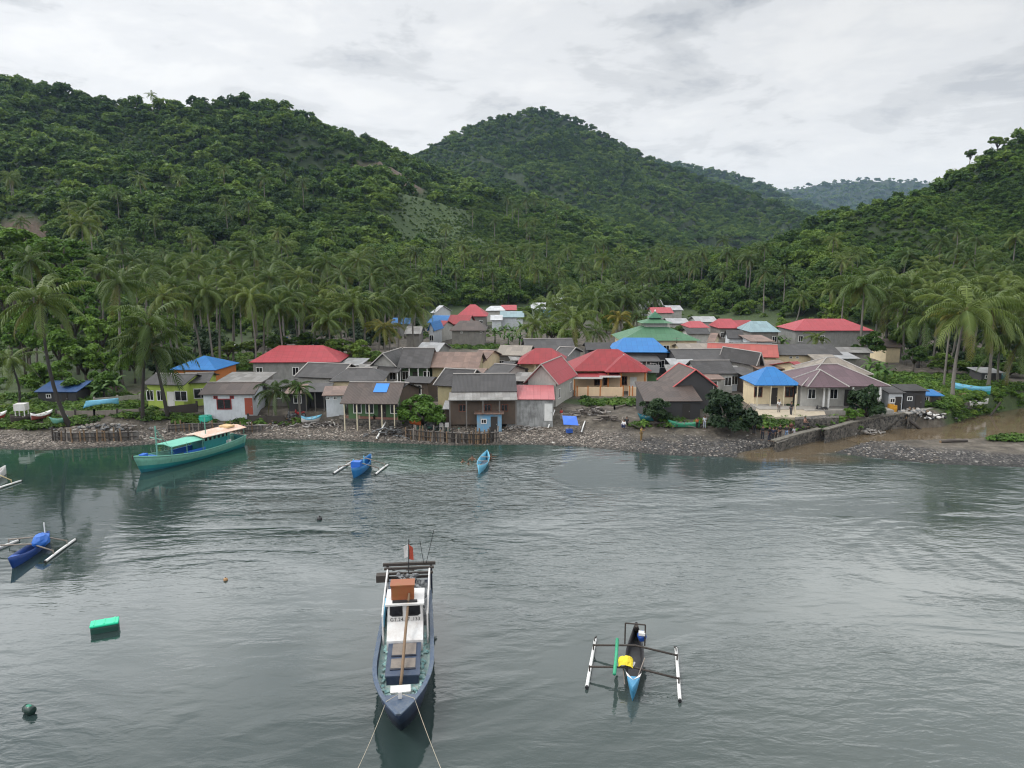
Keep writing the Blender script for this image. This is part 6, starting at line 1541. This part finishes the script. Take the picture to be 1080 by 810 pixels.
def fence(label, line, h, mat, postm, cat='fence'):
    pts = [G(u, v) for u, v in line]; root = empty('fence', pts[0], 0, label, cat); m_ = MB()
    for a, b_ in zip(pts, pts[1:]):
        a, b_ = a - pts[0], b_ - pts[0]; d = b_ - a; m_.box((a + b_) / 2 + Vector((0, 0, h / 2 - .2)), (d.length, .1, h + .4), (0, 0, math.atan2(d.y, d.x)))
    m_.build('panel', mat, root)
    for a, b_ in zip(pts, pts[1:]):
        n = max(int((b_ - a).length / 1.8), 1)
        for i in range(n + 1):
            p = a.lerp(b_, i / n) - pts[0]; q_ = MB(); q_.box(p + Vector((0, 0, h / 2 - .1)), (.2, .2, h + .55)); q_.build('post', postm, root)
    return root
fence('low brick red fence before the green walled shore house', [(364, 447.5), (395, 449), (420, 450)], 1.1, paint('brick_red', (.24, .12, .09), .9, .4), paint('brick_pale', (.36, .24, .19), .9, .4))
fence('grey concrete garden wall left of the lime green house', [(100, 428), (148, 424)], 1.0, CONC, CONC)
fence('grey plank fence in front of the lime green house', [(60, 440), (100, 440), (148, 438)], .8, WOODG, WOODD)
fence('dark timber fence before the low white house', [(178, 440), (208, 434)], 1.2, WOODD, WOODD)
fence('dark wooden garden fence at the right of the low white house', [(262, 446), (300, 448)], 1.0, WOODD, WOODD)
fence('brown fence of woven sticks at the foot of the thicket', [(92, 416), (124, 412)], 1.1, paint('stick_fence', (.12, .08, .07), .9, .4), WOODD)
fence('white picket frame on the lawn of the large peach house', [(628, 431), (648, 432), (660, 428)], .25, WOODG, WOODD)

# ---- blue shacks by the palisade
def shack(label, u0, u1, vb, vt, D, roofm, wallm, rise=.35, rot=0):
    p0, p1 = G(u0, vb), G(u1, vb); W = (p1 - p0).length; c0 = (p0 + p1) / 2; h = PY((u0 + u1) / 2, vt, c0.y).z - c0.z
    root = empty('shack', c0 + Vector((0, D / 2, 0)), R(rot), label, 'shack'); FOOT.append((c0.x, c0.y + D / 2, W * .7))
    m_ = MB(); m_.box((0, 0, h / 2 - .3), (W, D, h + .55)); m_.build('wall', wallm, root)
    make_roof(root, 'shed', W + .6, D + .7, h + .03, rise, roofm)
    opening(root, 'door', W * .2, -D / 2, 0, .8, min(1.8, h * .85), 'f', FW, DOORD); opening(root, 'window', -W * .22, -D / 2, h * .45, .6, .5, 'f', FW, None); return root
shack('weathered light blue shack standing above the wooden palisade', 503, 529, 455, 436, 3.0, RM['rust'], WM['blue'])
shack('dark shack with patched blue planks behind the light blue one', 470, 503, 449, 431, 3.0, RM['zinc'], WM['brown'])
shack('tiny blue plank hut between the dark shack and the light blue shack', 489, 503, 447, 428, 2.4, RM['grey'], WM['blue'])
shack('white cement outhouse with small window right of the purple house', 936, 951, 433, 414, 2.4, RM['dark'], WM['white'])
shack('dark netted lean-to beside the white cement outhouse', 951, 976, 431, 412, 2.6, RM['darker'], WM['dark'])
shack('open lean-to with bright blue sheet roof beyond the sea wall', 970, 992, 427, 417, 2.2, RM['blue'], WM['brown'])
shack('dark shed under the palms with pale tin roof at right', 1034, 1056, 404, 393, 3.0, RM['zinc'], WM['dark'])
shack('low dark shed with blue tarpaulin roof under the thicket at left', 40, 82, 425, 413, 3.2, RM['navy'], WM['dark'], .9)

# ---- small things
def tank_stand():
    p = G(24, 444); root = empty('water_tank', p, R(8), 'white water tank on four legs above the beached canoes', 'water tank')
    m_ = MB(); m_.box((0, 0, 1.75), (1.25, 1.1, .8)); m_.build('tank', WHITEB, root)
    for x in (-.5, .5):
        for y in (-.45, .45): m_ = MB(); m_.box((x, y, .6), (.1, .1, 1.6)); m_.build('leg', WHITEB, root)
tank_stand()
def drum(label, u, v, r, h, mat):
    p = G(u, v); root = empty('drum', p, 0, label, 'drum'); m_ = MB(); m_.tube([(0, 0, 0), (0, 0, h * .33), (0, 0, h * .36), (0, 0, h * .66), (0, 0, h * .7), (0, 0, h)], [r, r, r * 1.06, r * 1.06, r, r], 14); m_.build('body', mat, root)
    m_ = MB(); m_.tube([(r * .4, 0, h), (r * .4, 0, h + .05)], .05, 7); m_.build('cap', BLACKB, root)
drum('yellow orange drum beside the white cement outhouse', 939, 434, .38, .95, paint('drum_orange', (.62, .30, .02), .5, .2)); drum('second yellow drum touching the white outhouse door', 943, 434, .32, .8, paint('drum_orange', (0, 0, 0)))
drum('turquoise net tub on the bank above the turquoise boat', 217, 446, .75, .9, paint('tub_green', (.02, .42, .30), .6, .4))
def chair(label, u, v, rz):
    p = G(u, v); p.z += .15; root = empty('plastic_chair', p, R(rz), label, 'chair', 'white plastic chairs by the blue shack'); m_ = MB(); m_.box((0, 0, .43), (.46, .44, .04)); m_.build('seat', WHITEB, root)
    m_ = MB(); m_.box((0, .22, .70), (.46, .04, .5), (-.15, 0, 0)); m_.build('backrest', WHITEB, root)
    for x in (-.2, .2):
        for y in (-.19, .19): m_ = MB(); m_.box((x, y, .14), (.04, .04, .56)); m_.build('leg', WHITEB, root)
        m_ = MB(); m_.box((x * 1.15, .0, .64), (.04, .42, .03)); m_.build('armrest', WHITEB, root)
chair('white plastic chair above the palisade, the left of the pair', 466, 455, 170); chair('white plastic chair above the palisade, the right of the pair', 471, 455, 195)
def heap(name, label, cat, u, v, w, d, h, n, mats, seed, stick=True, kindname='timber'):
    p = G(u, v); root = empty(name, p, 0, label, cat); rg = random.Random(seed)
    for mi_, mt in enumerate(mats):
        m_ = MB()
        for _ in range(n):
            x, y = rg.gauss(0, w / 4), rg.gauss(0, d / 4); z = max(.05, h * (1 - (2 * x / w) ** 2 - (2 * y / d) ** 2) * rg.random())
            if stick: a = rg.uniform(0, 6.28); l = rg.uniform(.5, 1.3); dv = Vector((math.cos(a), math.sin(a), rg.uniform(-.25, .25))) * l / 2; m_.tube([Vector((x, y, z)) - dv, Vector((x, y, z)) + dv], rg.uniform(.03, .1), 5)
            else: m_.blob((x, y, z), (rg.uniform(.1, .35), rg.uniform(.1, .35), rg.uniform(.06, .2)), 6, 4, .5, rg)
        m_.build(kindname, mt, root)
    return root
heap('firewood_heap', 'dark heap of timber and firewood below the lawn of the peach house', 'firewood', 623, 437, 7, 2.2, .9, 26, [WOODD, WOODG, CAPW], 5)
heap('firewood_heap', 'smaller wood heap right of the large timber heap', 'firewood', 642, 442, 4, 1.6, .5, 18, [WOODD, WOODG], 6)
heap('rubbish_heap', 'grey and brown rubbish heap beside the short fresh green palm', 'rubbish', 300, 446, 5, 2.4, .7, 22, [GREYJ, WOODD, WOODB], 7)
heap('net_heap', 'heap of green fishing net under the round shore tree', 'fishing net', 456, 453, 4.5, 1.8, .8, 26, [paint('net_green', (.06, .16, .13), .9, .5), GREYJ], 8, False, 'net')
heap('rubbish_heap', 'dark heap of brush on the beach left of the wooden palisade', 'rubbish', 412, 459, 5.5, 2.0, 1.1, 36, [WOODD, GREYJ], 9)
heap('rubbish_heap', 'grey rubble heap above the old stake palisade at left', 'rubbish', 115, 452, 10, 2.0, .7, 40, [GREYJ, WOODG, CONC], 10, False, 'rubble')
heap('plant_pots', 'potted plants crowded on the porch of the blue cottage', 'plants', 838, 431, 3, 1, .9, 30, [DARK, BRIGHT], 11, False, 'leaves')
heap('net_heap', 'white and dark net bundle on the river bank below the sea wall', 'fishing net', 978, 448, 4, 1.6, .8, 26, [WHITEB, BLACKB], 12, False, 'net')
heap('rubbish_heap', 'tangle of pale branches before the tree at the purple house', 'brush', 905, 447, 7, 1.6, .6, 26, [WOODG, CAPW], 13)
heap('rubbish_heap', 'junk and sacks piled under the dark netted lean-to', 'rubbish', 962, 436, 5, 1.6, .8, 24, [WOODB, GREYJ, CAPW], 14, False, 'junk')
heap('brush_heap', 'low dark brush heap before the dark boarded shore house', 'brush', 712, 449, 9, 1.4, .5, 34, [WOODD, WOODG], 15)
heap('rubbish_heap', 'driftwood litter on the bank behind the turquoise boat', 'driftwood', 235, 450, 14, 1.8, .6, 40, [WOODG, WOODD, CAPW], 16)
heap('rubbish_heap', 'driftwood and planks below the low white hut on the shore path', 'driftwood', 345, 449, 12, 1.8, .6, 40, [WOODG, WOODD, CAPW], 17)
heap('rubbish_heap', 'broken planks on the beach before the blue shack', 'driftwood', 548, 452, 6, 1.6, .35, 22, [WOODG, CAPW], 18)
canoe('pale skiff with blue seat boards on the bank under the shore path', (340, 447), (318, 448), 1.2, .5, .3, ground=True, hullm=[WHITEB, BOATLB], bands=.7, inner=BOATB)
canoe('dark skiff lying beneath the tree left of the dark boarded house', (672, 444), (690, 445), .9, .5, .1, ground=True, hullm=TEALD)
def shade():
    p = G(601, 456); root = empty('beach_umbrella', p, R(14), 'tilted bright blue shade sheet on a post on the beach', 'sunshade')
    m_ = MB(); m_.tube([(0, 0, -.2), (0, 0, 1.5)], .05, 6); m_.build('pole', WOODG, root)
    m_ = MB(); m_.add([(-1.0, -.7, 1.15), (.75, -.9, 1.0), (1.0, .6, 1.75), (-.7, .75, 1.9), (0, 0, 1.62)], [(0, 1, 4), (1, 2, 4), (2, 3, 4), (3, 0, 4)]); m_.build('sheet', paint('shade_blue', (.05, .16, .62), .6, .1), root, solid=.03)
    m_ = MB(); m_.box((-.2, -.4, .3), (.7, .5, .45)); m_.build('crate', BOATB, root)
shade()
def motorbike(label, u, v, rz, mat):
    p = G(u, v); root = empty('motorbike', p, R(rz), label, 'motorbike')
    for y in (-.6, .6):
        m_ = MB()
        for k in range(14): a = k / 14 * 6.283; b2_ = (k + 1) / 14 * 6.283; m_.tube([(0, y + .26 * math.cos(a), .3 + .26 * math.sin(a)), (0, y + .26 * math.cos(b2_), .3 + .26 * math.sin(b2_))], .05, 5, False)
        wl = m_.build('wheel', BLACKB, root); m_ = MB(); m_.tube([(-.03, y, .3), (.03, y, .3)], .17, 10); m_.build('rim', GREYJ, wl)
    m_ = MB(); m_.blob((0, .05, .5), (.14, .38, .2), 8, 6); m_.blob((0, -.5, .68), (.12, .3, .1), 8, 5); m_.blob((0, .5, .7), (.16, .12, .28), 8, 6); m_.build('body', mat, root, True)
    m_ = MB(); m_.blob((0, -.22, .78), (.13, .42, .07), 8, 5); m_.build('seat', BLACKB, root, True)
    m_ = MB(); m_.tube([(-.32, .42, 1.02), (0, .48, .98), (.32, .42, 1.02)], .02, 5); m_.tube([(0, .6, .3), (0, .46, .98)], .03, 5); m_.build('handlebar', BLACKB, root)
motorbike('dark motorbike parked on the shore path right of the small palm', 308, 442, 60, GREYJ); motorbike('red motorbike parked behind the dark one on the shore path', 316, 440, 75, paint('bike_red', (.35, .03, .03), .4, .1)); motorbike('black motorbike parked on the terrace before the grey walled purple house', 866, 436, 80, BLACKB)

# ---- loose stones along the water (too many to count)
rg = np.random.default_rng(12); ST = []
for i in range(3):
    mb = MB(); mb.blob((0, 0, 0), (1, .8, .55), 7, 5, .5, random.Random(i)); me_ = bpy.data.meshes.new('stone'); me_.from_pydata(mb.v, [], mb.f)
    mm, tt, bb = mat_new('stone_%s' % 'abc'[i]); oi = N(tt, 'ShaderNodeObjectInfo')
    L(tt, ramp(tt, oi.outputs['Random'], [(0, (.05, .047, .042)), (.45, (.10, .088, .076)), (.85, (.18, .155, .135)), (.98, (.30, .27, .24)), (1, (.5, .48, .45))]), bb.inputs['Base Color']); bb.inputs['Roughness'].default_value = .85
    me_.materials.append(mm); ST.append(bpy.data.objects.new('stone', me_))
n = 7000; sx = rg.uniform(-75, 45, n); ss = np.abs(rg.normal(2.5, 2.6, n)) + .1; sy = shore(sx) + ss; keep_ = (rg.random(n) < np.where(sx > 10, .55, 1.0))
sx, sy, ss = sx[keep_], sy[keep_], ss[keep_]
tag(scatter('beach_stones', sx, sy, H(sx, sy) + .01, rg.integers(0, 3, len(sx)), .05 + .16 * rg.random(len(sx)) ** 3, ST), kind='stuff')
# ---- weeds on the banks and between the houses
WD = []
for i in range(2):
    rngw = np.random.default_rng(700 + i); v, k = leaf_cloud([(0, 0, .25, .55, .8), (.4, .2, .15, .4, .7), (-.3, .3, .2, .45, .8)], 70, .2, rngw); WD.append(bpy.data.objects.new('weed', leaf_mesh('weed', v, k, BRIGHT if i else FOREST)))
gx, gy = [], []
for u, v, a, b_, n in [(1015, 441, 8, 4, 650), (955, 402, 14, 8, 700), (1060, 415, 14, 8, 600), (812, 447, 6, 1.2, 140), (135, 428, 8, 2.2, 160), (270, 386, 14, 5, 260), (500, 366, 7, 4, 160), (60, 425, 16, 7, 420), (640, 425, 7, 2.4, 60), (1080, 464, 4, .5, 60), (880, 445, 8, 1.2, 60), (740, 446, 9, 1, 60), (470, 350, 16, 20, 120), (300, 377, 22, 5, 260), (28, 446, 8, 1.6, 110), (95, 438, 9, 1.6, 120), (160, 440, 8, 1.0, 70), (250, 446, 8, .8, 50), (690, 335, 14, 30, 160), (640, 330, 14, 20, 120)]:
    c0 = G(u, v); a_ = rg.random(n) * 6.283; rr = np.sqrt(rg.random(n)); gx += list(c0.x + a * rr * np.cos(a_)); gy += list(c0.y + b_ * rr * np.sin(a_))
gx, gy = np.array(gx), np.array(gy); gz = H(gx, gy); okw = gz > .12
for hx, hy, hr in FOOT: okw &= (np.hypot(gx - hx, gy - hy) > hr * .8) | (hr < 1)
tag(scatter('undergrowth', gx[okw], gy[okw], gz[okw] - .05, rg.integers(0, 2, okw.sum()), .4 + .8 * rg.random(okw.sum()), WD), kind='stuff')

# ================================================================== people
SKINM = paint('skin', (.20, .105, .065), .6, .05); HAIRM = paint('hair', (.012, .010, .009), .7, .1); EYEM = paint('eye', (.02, .015, .012), .3, 0)
def skin_mesh(name, verts, edges, radii, root=0, sub=1):
    me = bpy.data.meshes.new(name); me.from_pydata(verts, edges, []); o = bpy.data.objects.new(name, me); COL.objects.link(o)
    md = o.modifiers.new('skin', 'SKIN'); md.use_smooth_shade = True
    for i, r_ in enumerate(radii):
        s = me.skin_vertices[0].data[i]; s.radius = (r_, r_) if not isinstance(r_, tuple) else r_; s.use_root = i == root
    sb = o.modifiers.new('sub', 'SUBSURF'); sb.levels = sub; sb.render_levels = sub
    dg = bpy.context.evaluated_depsgraph_get(); out = bpy.data.meshes.new_from_object(o.evaluated_get(dg)); bpy.data.objects.remove(o); bpy.data.meshes.remove(me); return out
def person(label, loc, rz=0, shirt=(.1, .1, .12), trousers=(.03, .03, .05), pose='stand', hat=None, group=None, hair=True, scale=1.0):
    root = empty('person', loc, R(rz), label, 'person', group)
    # joints; faces -y
    sit = pose in ('sit', 'squat'); hip = .92 if not sit else (.32 if pose == 'squat' else .40)
    ch, nk = hip + .40, hip + .54; hd = nk + .16
    J = {'pel': (0, 0, hip), 'sp': (0, .01, hip + .2), 'ch': (0, .0, ch), 'nk': (0, -.01, nk), 'hb': (0, -.02, nk + .08), 'ht': (0, -.02, hd + .07)}
    for s, n in ((-1, 'r'), (1, 'l')):
        J['sh' + n] = (s * .17, .0, ch + .06)
        if pose == 'stand': J['el' + n], J['wr' + n], J['hn' + n] = (s * .23, .02, ch - .22), (s * .24, -.05, ch - .46), (s * .24, -.07, ch - .55)
        elif pose == 'reach': J['el' + n], J['wr' + n], J['hn' + n] = (s * .26, -.14, ch - .14), (s * .20, -.36, ch - .04), (s * .19, -.45, ch - .03)
        elif pose == 'swim': J['el' + n], J['wr' + n], J['hn' + n] = (s * .34, -.14, ch - .06), (s * .40, -.36, ch - .04), (s * .41, -.45, ch - .04)
        else: J['el' + n], J['wr' + n], J['hn' + n] = (s * .24, -.10, ch - .20), (s * .16, -.30, ch - .26), (s * .14, -.38, ch - .27)
        J['hi' + n] = (s * .09, 0, hip - .02)
        if sit: J['kn' + n], J['an' + n], J['to' + n] = (s * .14, -.40, hip + .06 if pose == 'sit' else hip + .22), (s * .13, -.36 if pose == 'sit' else -.14, .07), (s * .14, -.54 if pose == 'sit' else -.32, .03)
        else: J['kn' + n], J['an' + n], J['to' + n] = (s * .10, -.01 - (.05 if s > 0 else 0), .49), (s * .10, .03 - (.06 if s > 0 else 0), .07), (s * .12, -.13, .03)
    def chainmesh(name, names, edges, rad, rt=0, sub=1): return skin_mesh(name, [J[n] for n in names], [(names.index(a), names.index(b_)) for a, b_ in edges], [rad[n] for n in names], rt, sub)
    names = list(J); E = [('pel', 'sp'), ('sp', 'ch'), ('ch', 'nk'), ('nk', 'hb'), ('hb', 'ht')]
    for n in 'rl': E += [('ch', 'sh' + n), ('sh' + n, 'el' + n), ('el' + n, 'wr' + n), ('wr' + n, 'hn' + n), ('pel', 'hi' + n), ('hi' + n, 'kn' + n), ('kn' + n, 'an' + n), ('an' + n, 'to' + n)]
    rad = {'pel': (.135, .10), 'sp': (.125, .09), 'ch': (.15, .10), 'nk': .052, 'hb': (.075, .085), 'ht': (.082, .10)}
    for n in 'rl': rad.update({'sh' + n: .062, 'el' + n: .042, 'wr' + n: .028, 'hn' + n: (.036, .018), 'hi' + n: .088, 'kn' + n: .058, 'an' + n: .038, 'to' + n: (.042, .026)})
    bm_ = chainmesh('body', names, E, rad)
    ex = MB()                                                        # fingers, nose, ears and brow join the same body mesh
    for s, n in ((-1, 'r'), (1, 'l')):
        h_, w_ = Vector(J['hn' + n]), Vector(J['wr' + n]); d = (h_ - w_).normalized(); sd = d.cross(Vector((0, 1, 0) if abs(d.y) < .7 else (0, 0, 1))).normalized()
        for k, ln in enumerate((.062, .072, .068, .052)):
            o0 = h_ + sd * (k - 1.5) * .017; ex.tube([o0, o0 + d * ln * .55, o0 + d * ln + Vector((0, -.012, -.006))], [.0085, .008, .0065], 5)
        t0 = h_ - d * .03 + sd * -.03; ex.tube([t0, t0 - sd * .025 + d * .03, t0 - sd * .028 + d * .055], [.011, .009, .007], 5)
        ex.blob((s * .083, -.02, hd - .02), (.014, .026, .036), 6, 4)
    ex.blob((0, -.125, hd - .03), (.016, .022, .028), 6, 4); ex.blob((0, -.112, hd - .075), (.03, .012, .010), 6, 4)
    nv = len(bm_.vertices); V = [tuple(v.co) for v in bm_.vertices] + ex.v; F = [tuple(p.vertices) for p in bm_.polygons] + [tuple(i + nv for i in f) for f in ex.f]
    mesh_obj('body', V, F, SKINM, root, True); bpy.data.meshes.remove(bm_)
    m_ = MB()
    for s in (-1, 1): m_.blob((s * .034, -.112, hd - .005), (.014, .01, .009), 6, 4)
    m_.build('eyes', EYEM, root)
    if hair:
        m_ = MB(); m_.blob((0, .005, hd + .035), (.094, .108, .085), 10, 7, .12, random.Random(1)); m_.build('hair', HAIRM, root, True)
    if hat:
        m_ = MB(); m_.tube([(0, -.02, hd + .05), (0, -.02, hd + .06), (0, -.02, hd + .14), (0, -.02, hd + .16)], [.2, .12, .1, .04], 12); m_.build('hat', paint('hat_%02d' % int(hat[0] * 99), hat, .8, .2), root, True)
    if shirt:
        nm = ['pel', 'sp', 'ch', 'shr', 'elr', 'shl', 'ell']; e2 = [('pel', 'sp'), ('sp', 'ch'), ('ch', 'shr'), ('shr', 'elr'), ('ch', 'shl'), ('shl', 'ell')]
        rd = {'pel': (.158, .122), 'sp': (.150, .112), 'ch': (.172, .12), 'shr': .08, 'elr': .062, 'shl': .08, 'ell': .062}
        me_ = chainmesh('shirt', nm, e2, rd); me_.materials.clear(); me_.materials.append(paint('cloth_%03d_%03d_%03d' % tuple(int(x * 250) for x in shirt), shirt, .9, .25, 4.0))
        o = bpy.data.objects.new('shirt', me_); COL.objects.link(o); o.parent = root
    if trousers:
        nm = ['pel', 'hir', 'knr', 'anr', 'hil', 'knl', 'anl']; e2 = [('pel', 'hir'), ('hir', 'knr'), ('knr', 'anr'), ('pel', 'hil'), ('hil', 'knl'), ('knl', 'anl')]
        rd = {'pel': (.15, .115), 'hir': .105, 'knr': .078, 'anr': .062, 'hil': .105, 'knl': .078, 'anl': .062}
        me_ = chainmesh('trousers', nm, e2, rd); me_.materials.clear(); me_.materials.append(paint('cloth_%03d_%03d_%03d' % tuple(int(x * 250) for x in trousers), trousers, .9, .25, 4.0))
        o = bpy.data.objects.new('trousers', me_); COL.objects.link(o); o.parent = root
    root.scale = (scale,) * 3
    return root
def at(u, v, up=0.0): p = G(u, v); p.z += up; return p
K = (.018, .018, .02)
person('person in black top with white head scarf at the left of the wall group', at(795, 458), 10, K, (.03, .03, .035), 'stand', hat=(.55, .56, .58))
person('person in dark clothes standing apart, second from left of the wall group', at(804, 464), -20, (.02, .02, .022), (.02, .022, .03))
person('person in black shirt and shorts in the thick of the wall group', at(811, 465), 30, K, (.025, .03, .05))
person('person in dark navy shirt in the middle of the wall group', at(815, 466), -40, (.015, .02, .045), K)
person('person with bare head leaning forward in the wall group', at(818, 465.5), 80, K, K, 'reach')
person('person in dark clothes closest to the river in the wall group', at(822, 466), 15, (.022, .02, .02), (.06, .05, .05))
person('person in black top and pale blue trousers near the wall', at(829, 462.5), 0, K, (.16, .24, .38))
person('person in dark red top behind the pale blue trousers', at(834, 460), -15, (.08, .02, .02), K)
person('child in pale shirt at the right of the wall group', at(837, 461), 20, (.45, .45, .48), (.4, .4, .44), scale=.78)
person('person sitting on the low sea wall at the right of the group', at(848, 458, .9), 40, (.30, .17, .13), K, 'sit')
person('person in white top standing on the concrete terrace', at(821, 438.5, .35), 5, (.62, .62, .62), (.20, .18, .17))
person('person in dark clothes standing at the foot of the cream post', at(834, 441, .35), -60, K, (.05, .05, .06))
person('person in white shirt and blue trousers sitting on the shingle near the firewood', at(658, 452), -30, (.66, .66, .66), (.05, .08, .2), 'squat')
person('person in black headscarf seated beside the one in the white shirt', at(661, 449), -20, K, K, 'squat')
person('person in tan clothes wading out on the shingle', at(676, 465), 60, (.30, .20, .06), (.20, .13, .05), 'reach')
person('child in orange shirt by the long green canoe', at(735, 452), 10, (.5, .13, .04), K, scale=.75)
person('person in pale clothes behind the long green canoe', at(743, 452), -10, (.50, .52, .54), (.35, .38, .45), scale=.9)
person('person in red and white by the corner of the raw plaster shed', at(592, 443), 30, (.42, .05, .04), (.4, .4, .4), scale=.85)
for lab, u, v, rz, dz in (('swimmer with only head and shoulders out, leftmost of the bathers', 488, 486.5, 40, -1.32), ('swimmer with raised bare shoulders between the other bathers', 498, 485, 0, -1.1), ('swimmer with dark hair, third bather from the left', 507, 487, -30, -1.28), ('swimmer holding the side of the light blue canoe', 517.5, 483.5, 80, -1.05), ('swimmer low in the water below the other bathers', 494, 488.5, 160, -1.4)):
    p = PZ(u, v, .1); p.z = dz; person(lab, p, rz, None, (.03, .03, .06), 'swim', group='bathers beside the light blue canoe')

# ================================================================== the woods, kept clear of every house
ok = np.ones(len(fx), bool)
for hx, hy, hr in FOOT:
    ok &= np.hypot(fx - hx, fy - hy) > hr + 1.5
wood = scatter('hill_forest', fx[ok], fy[ok], fz[ok] - .15, kind[ok], scl[ok], WOOD); tag(wood, kind='stuff')
